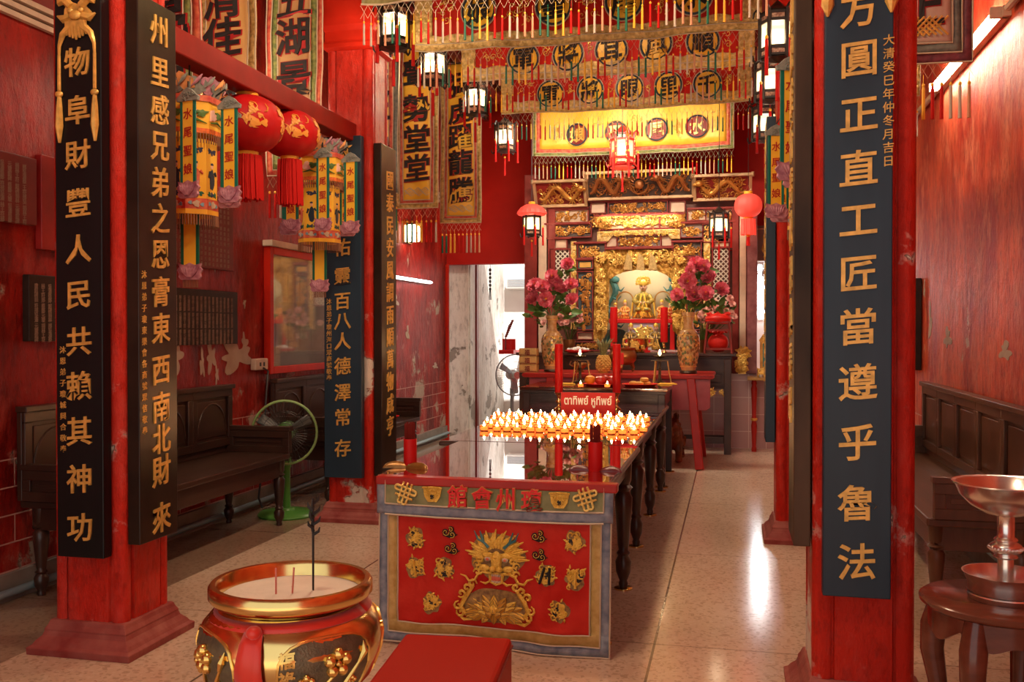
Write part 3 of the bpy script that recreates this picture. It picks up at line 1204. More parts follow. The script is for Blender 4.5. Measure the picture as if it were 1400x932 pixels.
def add_tassel(parent, loc, k, L, r=.007):
    key = (k, round(L, 3), r)
    if key in _TP:
        c = _TP[key].copy()
        COL.objects.link(c)
        c.parent = parent
    else:
        c = tassel_mesh(L, r).build('tassel', [THREADS[k], M_YTHREAD], parent, world=False, smooth=True)
        c['label'] = TNAMES[k]
        _TP[key] = c
    c.location = loc
    return c


def net(mb, x0, x1, zf, y, h, step):
    n = max(2, int((x1 - x0) / step))
    for i in range(n):
        a, b = x0 + (x1 - x0) * i / n, x0 + (x1 - x0) * (i + 1) / n
        m_ = (a + b) / 2
        for k in range(2):
            za, zb = zf - h * k / 2, zf - h * (k + 1) / 2
            if k == 0:
                mb.tube([(a, y, za), (m_, y, zb)], .0011, 3, caps=False)
                mb.tube([(b, y, za), (m_, y, zb)], .0011, 3, caps=False)
            else:
                mb.tube([(m_, y, za), (a, y, zb)], .0011, 3, caps=False)
                mb.tube([(m_, y, za), (b, y, zb)], .0011, 3, caps=False)


def valance(label, Y, x0, x1, zb, h, chars, style, seed, tassels=True):
    W = x1 - x0
    zt = zb + h
    t = thing('altar_valance', label, 'valance', ((x0 + x1) / 2, Y, zb), group='fringed valances across the hall')
    rnd = random.Random(seed)
    fr = [rnd.uniform(0, 6.28) for _ in range(4)]
    sag = lambda u: .02 * math.sin(PI * u)

    def fn(u, v, d=0.):
        y = Y + .020 * math.sin(u * 21 + fr[0]) * (.3 + .7 * v) + .010 * math.sin(u * 47 + fr[1]) * (.2 + .8 * v)
        return Vector((x0 + u * W, y - d, zt - v * h - sag(u) * v))
    loc = lambda a, b, d: fn((a - x0) / W, (zt - b) / h, d)
    if style == 'red':
        sheet(fn, lin(0, 1, 90), lin(0, 1, 8), lambda u, v: 0)[0].build('cloth', M_RSATIN, t, smooth=True, solid=.004)
        tb = MB()
        n = 120
        V, F = [], []
        for i in range(n + 1):
            u = i / n
            top = zb + .115 + .018 * abs(math.sin(u * W * PI / .21)) - .01
            for zz, dd in ((zb - .004, .012), (zb + .045, .018), (zb + .05, .014), (top - .006, .018), (top, .008)):
                p = loc(x0 + u * W, zz, dd)
                p.z = zz - sag(u)
                V.append(p)
        for i in range(n):
            for k in range(4):
                a = i * 5 + k
                F.append((a, a + 5, a + 6, a + 1))
        tb.add(V, F)
        tb.build('gold_border', M_GTRIM, t, smooth=True, solid=.004)
        for s in (0, 1):
            xa = x0 + s * (W - .13)
            sheet(lambda u, v, xa=xa: loc(xa + u * .13, zt - v * h, .014), lin(0, 1, 8), lin(0, 1, 4), lambda u, v: 0)[0].build('end_border', M_GTRIM, t, smooth=True, solid=.004)
        pb = MB()
        pb.tube([loc(x0 + W * i / 60, zb + .048, .02) for i in range(61)], .004, 4)
        pb.tube([loc(x0 + W * i / 60, zb, .014) for i in range(61)], .004, 4)
        pb.build('piping', M_PIPING, t)
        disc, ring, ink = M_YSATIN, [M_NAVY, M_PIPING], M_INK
    elif style == 'yellow':
        bw = [.035, .045]
        us = frame_cuts([w / W for w in bw], 0, 1, 60)
        vv = frame_cuts([w / h for w in bw], 0, 1, 6)

        def cls(u, v):
            d = min(u * W, (1 - u) * W, (1 - v) * h)
            return 'green_border' if d < .035 else ('red_border' if d < .07 + .012 * math.sin(u * 140) else 'cloth')
        for k, mb in sheet(fn, us, vv, cls).items():
            mb.build(k, {'cloth': M_YSATIN, 'green_border': M_GBORD, 'red_border': M_RBORD}[k], t, smooth=True, solid=.004)
        pb = MB()
        for dd in (.0, .036):
            pb.tube([loc(x0 + dd, zt, .006)] + [loc(x0 + dd + (W - 2 * dd) * i / 60, zb + dd, .006) for i in range(61)] + [loc(x1 - dd, zt, .006)], .004, 4)
        pb.build('piping', M_PIPING, t)
        disc, ring, ink = M_MAROON, [M_NAVY, M_GILT], M_GILT
    else:
        sheet(fn, lin(0, 1, 60), lin(0, 1, 4), lambda u, v: 0)[0].build('cloth', M_OLIVE, t, smooth=True, solid=.004)
        pb = MB()
        pb.tube([loc(x0 + W * i / 60, zb, .008) for i in range(61)], .006, 4)
        pb.build('piping', M_PIPING, t)
    MB().tube([(x0 - .05, Y, zt), (x1 + .05, Y, zt)], .018, 8).build('hanging_rod', M_WOOD, t, smooth=True)
    if chars:
        eb = MB()
        for c, px, py in chars:
            p = atY(px, py, Y)
            r = .125 if style == 'red' else .122
            k = 26
            db, rb = MB(), MB()
            db.add([loc(p.x, p.z, .012)] + [loc(p.x + r * math.cos(2 * PI * j / k), p.z + r * math.sin(2 * PI * j / k), .012) for j in range(k)], [(0, 1 + j, 1 + (j + 1) % k) for j in range(k)])
            rb.tube([loc(p.x + r * math.cos(2 * PI * j / k), p.z + r * math.sin(2 * PI * j / k), .012) for j in range(k + 1)], .009, 5, 0)
            rb.tube([loc(p.x + r * 1.1 * math.cos(2 * PI * j / k), p.z + r * 1.1 * math.sin(2 * PI * j / k), .012) for j in range(k + 1)], .005, 4, 1)
            md = db.build('medallion', disc, t)
            rb.build('medallion_rim', ring, md)
            characters(md, [(c, p.x, p.z, .19 if style == 'red' else .18)], loc, ink, .022, .022)
        xs = sorted(atY(px, py, Y).x for c, px, py in chars)
        gaps = [(x0 + .16, xs[0] - .15)] + [(a + .15, b - .15) for a, b in zip(xs, xs[1:])] + [(xs[-1] + .15, x1 - .16)]
        for i, (a, b) in enumerate(gaps):
            if b - a > .05:
                n = int((b - a) * 48) + 2
                curls(eb, loc, a + .02, b - .02, zb + .16, min(zt - .05, zb + .44), n, seed * 10 + i, .03, .0032, .010)
        if eb.v:
            eb.build('gold_embroidery', M_GILT, t, smooth=True)
    if tassels:
        nb = MB()
        zf = zb - .012
        step = .048
        n = int(W / step)
        gx = [x0 + W * (i + .5) / n for i in range(n)]
        net(nb, x0, x1, zf, Y - .012, .085, .05)
        nb.build('net_fringe', M_PIPING, t)
        for i, x in enumerate(gx):
            u = (x - x0) / W
            add_tassel(t, (x - t.location.x, -.012, -.115 - sag(u) - .012 * (i % 2)), (i // 2) % 5, .15)
    return t


valance('olive valance nearest the hall front, red tassels over glass lanterns', 5.8, -2.34, .22, 3.50, .62, None, 'olive', 1)
valance('red valance of large gold discs hanging right behind the olive one', 6.8, -2.31, .20, 3.475, .64,
        [('娘', 655, 14), ('聖', 757, 6), ('尾', 853, 0), ('水', 948, -6)], 'red', 2)
valance('red valance of five disc characters, second red one from the front', 8.0, -2.30, .18, 3.555, .56,
        [('軍', 716, 79), ('將', 777, 73), ('耳', 836, 67), ('風', 897, 59), ('順', 961, 56)], 'red', 3)
valance('red valance of five disc characters, directly in front of the yellow one', 9.47, -2.30, .18, 3.60, .50,
        [('軍', 753, 128), ('將', 807, 122), ('眼', 861, 119), ('里', 914, 116), ('千', 967, 114)], 'red', 4)
valance('yellow valance of maroon disc characters above the carved altar', 11.1, -2.30, .02, 3.455, .64,
        [('娘', 789, 183), ('聖', 843, 180), ('尾', 898, 176), ('水', 953, 172)], 'yellow', 5)


# ------------------------------------------------------------------ long vertical banners
def banner(label, cx, Y, w, z0, z1, body, borders, chars, size, fringe, seed, knot=False, rod_z=None, cdx=0., ink=M_INK):
    """borders: [(width, name, material)] from the edge inwards"""
    h = z1 - z0
    t = thing('hanging_banner', label, 'banner', (cx, Y, z0), group='tall embroidered banners')
    rnd = random.Random(seed)
    fr = [rnd.uniform(0, 6.28) for _ in range(4)]

    def fn(u, v, d=0.):
        y = Y + .014 * math.sin(u * 5 + v * 5 + fr[0]) + .008 * math.sin(u * 11 - v * 9 + fr[1]) + .005 * math.sin(v * 23 + fr[2])
        return Vector((cx + (u - .5) * w, y - d, z1 - v * h))
    loc = lambda a, b, d: fn((a - cx) / w + .5, (z1 - b) / h, d)
    ws = [x[0] for x in borders]
    cum = [sum(ws[:i + 1]) for i in range(len(ws))]
    us = frame_cuts([x / w for x in ws], 0, 1, 8)
    vv = frame_cuts([x / h for x in ws], 0, 1, 30)

    def cls(u, v):
        d = min(u * w, (1 - u) * w, (1 - v) * h)
        for c, bd in zip(cum, borders):
            if d < c:
                return bd[1]
        return 'cloth'
    mm = {bd[1]: bd[2] for bd in borders}
    mm['cloth'] = body
    for k, mb in sheet(fn, us, vv, cls).items():
        mb.build(k, mm[k], t, smooth=True, solid=.004)
    pb = MB()
    for c in [0.003] + cum:
        pts = [loc(cx - w / 2 + c, z1 - (h - c) * i / 16, .006) for i in range(17)] + [loc(cx + w / 2 - c, z0 + c + (h - c) * i / 16, .006) for i in range(17)]
        pb.tube(pts, .0045, 4)
    pb.build('piping', M_PIPING, t)
    characters(t, [(c, cx + cdx, z, size) for c, z in chars], loc, ink, .016, .014, M_REDINK, .009, .032)
    if knot:
        kb = MB()
        zc = z0 + cum[-1] + .09
        for i in range(-3, 4):
            kb.tube([loc(cx + cdx + i * .03 - .05, zc - .05, .01), loc(cx + cdx + i * .03 + .05, zc + .05, .014)], .006, 5)
            kb.tube([loc(cx + cdx + i * .03 + .05, zc - .05, .014), loc(cx + cdx + i * .03 - .05, zc + .05, .01)], .006, 5)
        kb.build('gold_knot', M_GOLD, t)
    else:
        kb = MB()
        for i in range(5):
            kb.tube([loc(cx + (k - 8) / 8 * (w * .28), z0 + cum[-1] + .05 + .012 * i + .012 * math.sin(k * 1.2 + i), .008) for k in range(17)], .003, 4)
        kb.build('wave_embroidery', M_PIPING, t)
    if fringe:
        nb = MB()
        net(nb, cx - w / 2, cx + w / 2, z0, Y - .004, .08, .045)
        nb.build('net_fringe', M_PIPING, t)
        n = int(w / .042)
        for i in range(n):
            add_tassel(t, ((i + .5) / n * w - w / 2, -.004, -.11), (i // 2 + seed) % 5, .19, .009)
    MB().tube([(cx - w / 2 - .04, Y, z1), (cx + w / 2 + .04, Y, z1)], .016, 8).build('hanging_rod', M_WOOD, t, smooth=True)
    MB().tube([(cx - w / 2, Y, z1), (cx, Y, 4.24), (cx + w / 2, Y, z1)], .004, 5).build('hanging_cord', M_RTHREAD, t)
    return t


GB = [(.045, 'gold_border', M_GTRIM), (.03, 'red_border', M_RBORD)]
c8 = atY(570, 285, 8.0)
banner('yellow banner ending in a doubled character, hanging over the far bench', c8.x, 8.0, .40, c8.z, 4.1, M_YSATIN, GB,
       [(c, atY(567, y, 8.0).z) for c, y in zip('聲勢堂堂', (100, 148, 190, 230))], .25, True, 1)
c9 = atY(630, 305, 9.3)
banner('yellow banner farthest back, its fringe over the open doorway', c9.x, 9.3, .43, c9.z, 4.1, M_YSATIN, GB,
       [(c, atY(628, y, 9.3).z) for c, y in zip('猛虎躍龍騰', (115, 152, 187, 222, 260))], .26, True, 2)
c5 = atY(311, 178, 5.6)
banner('pale gold banner glowing from the tube light behind it', c5.x, 5.6, .41, c5.z, 4.1, M_PSATIN, [(.06, 'gold_border', M_GTRIM)],
       [(c, atY(304, y, 5.6).z) for c, y in zip('清佳音', (-2, 52, 114))], .27, False, 3, cdx=-.03)
c6 = atY(403, 240, 6.3)
banner('pale gold banner with green and red borders beside the far pillar', c6.x, 6.3, .43, c6.z, 4.1, M_PSATIN, [(.045, 'red_border', M_RBORD), (.05, 'green_border', M_GBORD)],
       [(c, atY(403, y, 6.3).z) for c, y in zip('五湖景象', (0, 50, 107, 160))], .27, True, 4)
c4 = atY(243, 128, 4.75)
banner('dim beige banner half hidden behind the near pillar board', c4.x - .1, 4.75, .50, c4.z, 4.1, M_BEIGE, [(.06, 'red_border', M_RBORD), (.05, 'green_border', M_GBORD)],
       [(c, atY(243, y, 4.75).z) for c, y in zip('海晏河', (-30, 29, 80))], .36, False, 5)
c7 = atY(1287, 86, 5.5)
banner('beige banner with grey and maroon borders above the bench and stool', c7.x - .09, 5.5, .50, c7.z, 4.1, M_BEIGE, [(.055, 'maroon_border', mat('maroon_brocade', (.10, .02, .03), .6, col2=(.22, .05, .07), vscale=30)), (.05, 'grey_border', M_GREYBORD)],
       [(c, atY(1270, y, 5.5).z) for c, y in zip('永安正', (-115, -60, 8))], .26, True, 6, knot=True, cdx=-.02)
c75 = atY(1250, 132, 7.6)
banner('narrow yellow banner with bright tassels deep in the right aisle', c75.x - .14, 7.6, .36, c75.z, 4.1, M_YSATIN, [(.04, 'gold_border', M_GTRIM)],
       [(c, atY(1240, y, 7.6).z) for c, y in zip('慈航', (0, 60))], .24, True, 7)
c66 = atY(545, 255, 7.4)
banner('slate bordered yellow banner half hidden by the far pillar', atY(514, 255, 7.4).x, 7.4, .40, atY(515, 266, 7.4).z, 4.1, M_YSATIN, [(.05, 'slate_border', M_GREYBORD), (.04, 'red_border', M_RBORD)],
       [(c, atY(514, y, 7.4).z) for c, y in zip('合境平安', (70, 115, 160, 205))], .25, True, 8)

# ------------------------------------------------------------------ hexagonal glass palace lanterns
M_LWOOD = mat('lantern_wood', (.016, .010, .008), .4)


def palace_lantern(label, loc, s=1., cord_top=4.26, frame=M_LWOOD, panel=M_GLOW, cap=True, ntas=3, group='glass palace lanterns', name='glass_lantern'):
    t = thing(name, label, 'lantern', loc, group=group)
    r, h = .105 * s, .26 * s
    hexa = [(r * math.cos(PI / 3 * k), r * math.sin(PI / 3 * k)) for k in range(6)]
    b = MB()
    for k in range(6):
        x, y = hexa[k]
        x2, y2 = hexa[(k + 1) % 6]
        b.tube([(x, y, -h / 2 - .02), (x, y, h / 2 + .02)], .014 * s, 6)
        for zz, th_ in ((-h / 2, .014), (-h * .32, .02), (h * .32, .02), (h / 2, .014)):
            b.bar((x, y, zz), (x2, y2, zz), .014 * s, th_ * s)
        # outward scrolls at head and foot
        for z0, sg in ((h / 2 + .02, 1), (-h / 2 - .01, -1)):
            b.tube([(x * f, y * f, z0 + sg * g * s) for f, g in ((1, 0), (1.25, .02), (1.38, .0), (1.42, -.03))], [.009 * s, .008 * s, .007 * s, .004 * s], 5)
    b.lathe([(r * .95, h / 2), (r * 1.12, h / 2 + .015 * s), (r * .5, h / 2 + .05 * s), (.012, h / 2 + .09 * s)], n=6)
    b.lathe([(r * .95, -h / 2), (r * 1.0, -h / 2 - .015 * s), (r * .3, -h / 2 - .03 * s), (.01, -h / 2 - .035 * s)][::-1], n=6)
    b.build('frame', frame, t, world=False)
    first = None
    for k in range(6):
        if first is None:
            x, y = hexa[0]; x2, y2 = hexa[1]
            q = MB()
            ca = .97
            V = [(x * ca, y * ca, -h * .33), (x2 * ca, y2 * ca, -h * .33), (x2 * ca, y2 * ca, h * .33), (x * ca, y * ca, h * .33)]
            q.add(V + [(a * .97, b_ * .97, c) for a, b_, c in V], [(0, 1, 2, 3), (7, 6, 5, 4), (0, 4, 5, 1), (1, 5, 6, 2), (2, 6, 7, 3), (3, 7, 4, 0)])
            first = q.build('glass_panel', panel, t, world=False)
        else:
            copy_part(first, t, rotz=PI / 3 * k)
    cb = MB()
    for k in range(6):
        x, y = hexa[k]; x2, y2 = hexa[(k + 1) % 6]
        for za, zb in ((h * .36, h * .49), (-h * .49, -h * .36)):
            cb.add([(x * .98, y * .98, za), (x2 * .98, y2 * .98, za), (x2 * .98, y2 * .98, zb), (x * .98, y * .98, zb)], [(0, 1, 2, 3)])
    cb.build('fret_panel', mat('painted_fret', (.70, .50, .34), .4, col2=(.20, .05, .04), vscale=60), t, world=False)
    for k in range(ntas):
        a = PI / 3 * (4 + k)
        add_tassel(t, (1.35 * r * math.cos(a), 1.35 * r * math.sin(a), -h / 2 + .10 * s), 4, .24 * s, .011)
    add_tassel(t, (0, 0, -h / 2 - .07), 4, .2 * s, .011)
    MB().tube([(0, 0, h / 2 + .08 * s), (0, 0, cord_top - loc[2])], .004, 5).build('cord', M_BLACKPL, t, world=False)
    return t


LT = [(538, 38, 6.2, 'glass lantern hanging highest by the olive valance, above the far pillar'),
      (592, 90, 7.3, 'glass lantern hanging in front of the yellow banner of doubled characters'),
      (650, 136, 8.6, 'glass lantern hanging in front of the farthest yellow banner'),
      (690, 189, 10.0, 'glass lantern hanging against the plain red end wall'),
      (1063, 50, 6.2, 'glass lantern hanging highest above the yellow name ribbons'),
      (1053, 112, 7.3, 'glass lantern at the valance ends, second down above the name ribbons'),
      (1046, 170, 8.6, 'glass lantern at the valance ends, lowest behind the name ribbons')]
base_l = None
for px, py, Y, lab in LT:
    p = atY(px, py, Y)
    palace_lantern(lab, tuple(p), cord_top=4.31)
    lamp('lantern_bulb', 'POINT', (p.x, p.y, p.z), 50 if p.x < -1 else 16, WARM, .05)
p = atY(983, 308, 11.0)
palace_lantern('glass lantern hanging in front of the white altar lattice', tuple(p), .95, cord_top=4.36)
lamp('lantern_bulb', 'POINT', (p.x, p.y, p.z), 16, WARM, .06)
p = atY(727, 306, 11.0)
t = palace_lantern('glass lantern wearing a pink paper cap beside the doorway', tuple(p), .95)
lamp('lantern_bulb', 'POINT', (p.x, p.y, p.z), 16, WARM, .06)
b = MB()
n = 20
V, F = [], []
prof = [(.02, .235), (.07, .225), (.13, .19), (.165, .145), (.172, .12), (.15, .10), (.10, .095)]
for i, (r, z) in enumerate(prof):
    for j in range(n * 2):
        rr_ = r * (1 + (.035 if j % 2 else -.03))
        V.append((rr_ * math.cos(PI * j / n), rr_ * math.sin(PI * j / n), z))
for i in range(len(prof) - 1):
    for j in range(n * 2):
        a, c = i * n * 2 + j, i * n * 2 + (j + 1) % (n * 2)
        F.append((a, c, c + n * 2, a + n * 2))
b.add(V, F)
b.build('paper_cap', M_PINKGLOW, t, world=False, smooth=True)
MB().lathe([(.035, .225), (.04, .25), (.035, .26)], n=12).build('cap_collar', M_YTHREAD, t, world=False)
# carved red lantern in the middle
p = atY(851, 204, 10.6)
t = palace_lantern('red and gold hexagonal lantern lit in the middle above the altar', tuple(p), 1.22, frame=M_REDLAC, panel=lit_glass('lit_red_glass', (1, .30, .16), 1.3, .4), group='red lit lanterns')
b = MB()
for k in range(6):
    a = PI / 3 * k
    fnp = lambda u, v, d, a=a: Vector((.128 * math.cos(a) * (1.06 + d * 3), .128 * math.sin(a) * (1.06 + d * 3), 0)) + Vector((-math.sin(a), math.cos(a), 0)) * u + Vector((0, 0, v))
    curls(b, fnp, -.018, .018, -.18, .19, 12, k, .016, .0045, .006)
b.build('gilt_fretwork', M_GILT, t, world=False, smooth=True)
MB().lathe([(.10, -.19), (.14, -.20), (.13, -.215), (.05, -.22)][::-1], n=6).build('foot_ring', mat('lit_red_rim', (.6, .04, .03), .4, emit=(1, .06, .03), estr=.6), t, world=False)
MB().ell((0, 0, .01), (.035, .035, .05)).build('bulb', mat('lit_bulb', (1, .9, .8), .5, emit=(1, .8, .6), estr=160), t, world=False, smooth=True)


# ------------------------------------------------------------------ round lanterns
def round_lantern(label, loc, R, flat, skin, top, tas_len, tas_r, lit=False, flowers=True, tail=False):
    t = thing('round_lantern', label, 'lantern', loc, group='round red lanterns')
    H = R * flat
    b = MB()
    prof = []
    for i in range(17):
        a = -PI / 2 * .86 + PI * .86 * i / 16
        prof.append((R * math.cos(a) ** .8, H * math.sin(a)))
    V, F, n = [], [], 48
    for r, z in prof:
        for j in range(n):
            rr_ = r * (1 + (.0 if j % 4 else -.022))
            V.append((rr_ * math.cos(2 * PI * j / n), rr_ * math.sin(2 * PI * j / n), z))
    for i in range(16):
        for j in range(n):
            a, c = i * n + j, i * n + (j + 1) % n
            F.append((a, c, c + n, a + n))
    b.add(V, F)
    b.build('silk_body', skin, t, world=False, smooth=True)
    zt = prof[-1][1]
    rc = prof[-1][0] * 1.05
    for nm, z0, z1 in (('top_collar', zt - .005, zt + .03), ('bottom_collar', -zt - .03, -zt + .005)):
        MB().lathe([(rc * .9, z0), (rc, z0 + .004), (rc, z1 - .004), (rc * .9, z1)], n=24).build(nm, M_YTHREAD, t, world=False, smooth=True, angle=50)
    if flowers:
        for s in range(5):
            fb = MB()
            a0 = s * 2 * PI / 5 + .35

            def fs(u, v, d, a0=a0):
                th = a0 + u / R
                ph = v / H
                ph = max(-1.3, min(1.3, ph))
                rr_ = R * math.cos(ph) ** .8 + d
                return Vector((rr_ * math.cos(th), rr_ * math.sin(th), (H + d) * math.sin(ph)))
            rnd = random.Random(s * 7 + 1)
            for q in range(11):
                blob(fb, fs, rnd.uniform(-.065, .065), rnd.uniform(-.075, .085), rnd.uniform(.012, .026), .003, n=12, wob=.5, seed=q + s * 20)
            for q in range(8):
                x, y = rnd.uniform(-.07, .07), rnd.uniform(-.09, .09)
                a = rnd.uniform(0, 6.28)
                fb.tube([fs(x + .02 * k * math.cos(a + k * .5), y + .02 * k * math.sin(a + k * .5), .002) for k in range(4)], [.002, .004, .005, .001], 4)
            fb.build('gold_flower_print', mat('gold_print', (.78, .34, .05), .45), t, world=False)
    fb = MB()
    n = 46
    rnd = random.Random(5)
    for i in range(n):
        a = 2 * PI * i / n
        r = tas_r * rnd.uniform(.8, 1.0)
        l = tas_len * rnd.uniform(.94, 1.)
        fb.tube([(r * .92 * math.cos(a), r * .92 * math.sin(a), -zt - .02), (r * math.cos(a), r * math.sin(a), -zt - .02 - l * .5), (r * 1.04 * math.cos(a + .05), r * 1.04 * math.sin(a + .05), -zt - .02 - l)], .0065, 4)
    fb.build('fringe', M_PINKGLOW if lit else M_RTHREAD, t, world=False)
    if tail:
        add_tassel(t, (0, 0, -zt - .02 - tas_len), 4, .12, .02)
    MB().tube([(-rc * .7, 0, zt + .02), (0, 0, zt + .1), (rc * .7, 0, zt + .02)], .004, 5).build('wire_handle', M_STEEL, t, world=False)
    MB().tube([(0, 0, zt + .1), (0, 0, top - loc[2])], .003, 5).build('cord', M_BLACKPL, t, world=False)
    return t


M_SILK = mat('red_silk', (.46, .006, .008), .5, var=.15, vscale=8, spec=.25)
round_lantern('gold flowered red lantern next to the yellow name ribbon, nearer of the pair', tuple(atX(338, 170, -2.72)), .205, .80, M_SILK, 2.76, .26, .085)
round_lantern('gold flowered red lantern with full tassel hanging clear on the beam', tuple(atX(396, 183, -2.72)), .185, .80, M_SILK, 2.76, .29, .078)
p = atY(1023, 281, 11.0)
round_lantern('small pink lit paper lantern hung at the altar corner', tuple(p), .155, .86, M_PINKGLOW, 4.3, .18, .085, True, False, True)


# ------------------------------------------------------------------ embroidered drum lanterns with name ribbons
def name_ribbon():
    r = MB().box(-.034, .034, -.003, .003, -.40, 0).build('name_ribbon', M_YSATIN, None)
    b = MB()
    for s in (-1, 1):
        b.box(s * .041 - .008, s * .041 + .008, -.004, .004, -.43, 0)
    b.build('ribbon_edge', M_TEALTRIM, r)
    fn = plane_fn((0, -.003, 0), (1, 0, 0), (0, 0, 1), (0, -1, 0))
    fb = plane_fn((0, .003, 0), (-1, 0, 0), (0, 0, 1), (0, 1, 0))
    q = MB()
    for i, c in enumerate('水尾聖娘'):
        for f in (fn, fb):
            write(q, c, f, 0, -.062 - .09 * i, .056, .012, depth=.002)
    q.build('inscription', M_REDINK, r)
    q = MB()
    o = [(-.066, 0), (.066, 0), (.07, .018), (.052, .03), (.028, .052), (.0, .066), (-.028, .052), (-.052, .03), (-.07, .018)]
    q.prism(o, lambda a, b_, d: (a, d, b_), .008, -.008)
    curls(q, plane_fn((0, -.008, 0), (1, 0, 0), (0, 0, 1), (0, -1, 0)), -.05, .05, .006, .045, 9, 3, .013, .0025, .003)
    q.build('ribbon_cap', M_GREYFELT, r)
    q = MB()
    o = [(-.05, -.475), (.05, -.475), (.064, -.46), (.06, -.445), (.072, -.425), (.058, -.41), (.064, -.392), (.03, -.4), (0, -.388), (-.03, -.4), (-.064, -.392), (-.058, -.41), (-.072, -.425), (-.06, -.445), (-.064, -.46)]
    q.prism(o, lambda a, b_, d: (a, d, b_), .007, -.007)
    for i in range(-3, 4):
        for f in (-.009, .009):
            q.tube([(i * .004, f, -.462), (i * .012, f * 1.3, -.435), (i * .017, f, -.408)], [.004, .008, .002], 5)
    q.build('lotus_foot', M_LILAC, r, smooth=True)
    return r


def embroidered_lantern(label, loc, top):
    t = thing('embroidered_lantern', label, 'lantern', loc, group='embroidered drum lanterns')
    R = .135
    n = 8
    pts = [(R * math.cos(2 * PI * k / n + PI / 8), R * math.sin(2 * PI * k / n + PI / 8)) for k in range(n)]
    # loc z = top of crown; bands downwards
    first = None
    z_a, z_b = -.30, -.62
    for k in range(n):
        (xa, ya), (xb, yb) = pts[k], pts[(k + 1) % n]
        q = MB()
        q.add([(xa, ya, z_b), (xb, yb, z_b), (xb, yb, z_a), (xa, ya, z_a), (xa * .97, ya * .97, z_b), (xb * .97, yb * .97, z_b), (xb * .97, yb * .97, z_a), (xa * .97, ya * .97, z_a)], [(0, 1, 2, 3), (7, 6, 5, 4)])
        pan = q.build('embroidered_panel', M_YSATIN, t, world=False)
        mid = Vector(((xa + xb) / 2, (ya + yb) / 2, 0))
        ex = Vector((xb - xa, yb - ya, 0)).normalized()
        en = mid.normalized()
        fn = plane_fn(mid, ex, (0, 0, 1), en)
        g = MB()
        mm = 0
        # robed figure: robe, sleeves, head, hat; flower scroll over and rock below
        blob(g, fn, 0, -.50, .026, .004, mm, 14, .15, k, .8, 2.0)
        g.tube([fn(-.02, -.46, .004), fn(-.033, -.49, .004)], [.008, .005], 5, mm)
        g.tube([fn(.02, -.46, .004), fn(.034, -.475, .004)], [.008, .005], 5, mm)
        blob(g, fn, 0, -.433, .010, .005, 1, 10, .05, k)
        blob(g, fn, 0, -.420, .009, .006, 2, 8, .2, k, 1.2, .7)
        for j in range(3):
            blob(g, fn, -.022 + .022 * j, -.355 - .006 * (j % 2), .013, .003, 2, 12, .5, k * 3 + j)
        for j in range(3):
            blob(g, fn, -.025 + .025 * j, -.575, .012, .003, 2 if j % 2 else 3, 12, .5, k * 5 + j)
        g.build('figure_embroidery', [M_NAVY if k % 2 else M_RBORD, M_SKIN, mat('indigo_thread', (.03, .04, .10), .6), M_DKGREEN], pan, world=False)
    for nm, za, zb, r, m in (('upper_band', -.115, -.25, R * 1.16, M_YSATIN), ('crown_rim', -.085, -.115, R * 1.22, M_RBORD), ('skirt_band', -.25, -.275, R * 1.19, mat('orange_braid', (.72, .16, .03), .5, var=.3, vscale=60)),
                             ('lower_band', -.60, -.655, R * 1.04, M_RBORD), ('hem_band', -.655, -.68, R * 1.05, M_YTHREAD)):
        MB().lathe([(r, zb), (r, za)], n=n, ph=PI / 8, caps=False).build(nm, m, t, world=False, solid=.004)
    for k in range(n):
        g = MB()
        (xa, ya), (xb, yb) = pts[k], pts[(k + 1) % n]
        mid = Vector(((xa + xb) / 2, (ya + yb) / 2, 0)) * 1.17
        fn = plane_fn(mid, Vector((xb - xa, yb - ya, 0)).normalized(), (0, 0, 1), mid.normalized())
        blob(g, fn, -.025, -.18, .028, .008, 0, 14, .4, k)
        blob(g, fn, .022, -.175, .022, .008, 1, 14, .5, k + 9, 1.4, .8)
        g.tube([fn(-.05, -.22, .005), fn(0, -.21, .008), fn(.05, -.225, .005)], [.003, .007, .002], 5, 1)
        fl = plane_fn(Vector(((xa + xb) / 2, (ya + yb) / 2, 0)) * 1.05, Vector((xb - xa, yb - ya, 0)).normalized(), (0, 0, 1), mid.normalized())
        blob(g, fl, 0, -.628, .017, .005, 2, 12, .35, k)
        blob(g, fl, .03, -.632, .010, .004, 3, 8, .3, k)
        blob(g, fl, -.03, -.625, .010, .004, 3, 8, .3, k)
        g.build('flower_embroidery', [M_PINK, M_LEAF, M_PIPING, mat('sky_thread', (.2, .36, .45), .5)], t, world=False)
    # ruffled crown of felt birds and clouds
    g = MB()
    rnd = random.Random(3)
    for k in range(16):
        a = 2 * PI * k / 16
        fn = plane_fn(Vector((math.cos(a), math.sin(a), 0)) * R * 1.22, (-math.sin(a), math.cos(a), 0), (math.cos(a) * .35, math.sin(a) * .35, 1), (math.cos(a), math.sin(a), 0))
        blob(g, fn, 0, -.045 + .012 * (k % 2), .045, .012, k % 4, 16, .35, k)
        g.tube([fn(-.03, -.05, .014), fn(0, -.015, .02), (Vector(fn(.02, .012, .012)))], [.003, .010, .003], 6, (k + 1) % 4)
    g.build('felt_crown', [M_GREYFELT, mat('apricot_felt', (.68, .30, .10), .6, var=.3, vscale=30), M_GREYFELT, M_LILAC], t, world=False, smooth=True)
    # brown thread fringe under skirt and hem
    for r, za, zb in ((R * 1.16, -.275, -.325), (R * 1.03, -.68, -.735)):
        g = MB()
        for k in range(64):
            a = 2 * PI * k / 64
            g.tube([(r * math.cos(a), r * math.sin(a), za), (r * 1.01 * math.cos(a), r * 1.01 * math.sin(a), zb)], .0035, 4)
        g.build('thread_fringe', M_BRTHREAD, t, world=False)
    # six name ribbons hung from outriggers
    ob = MB()
    rib = name_ribbon()
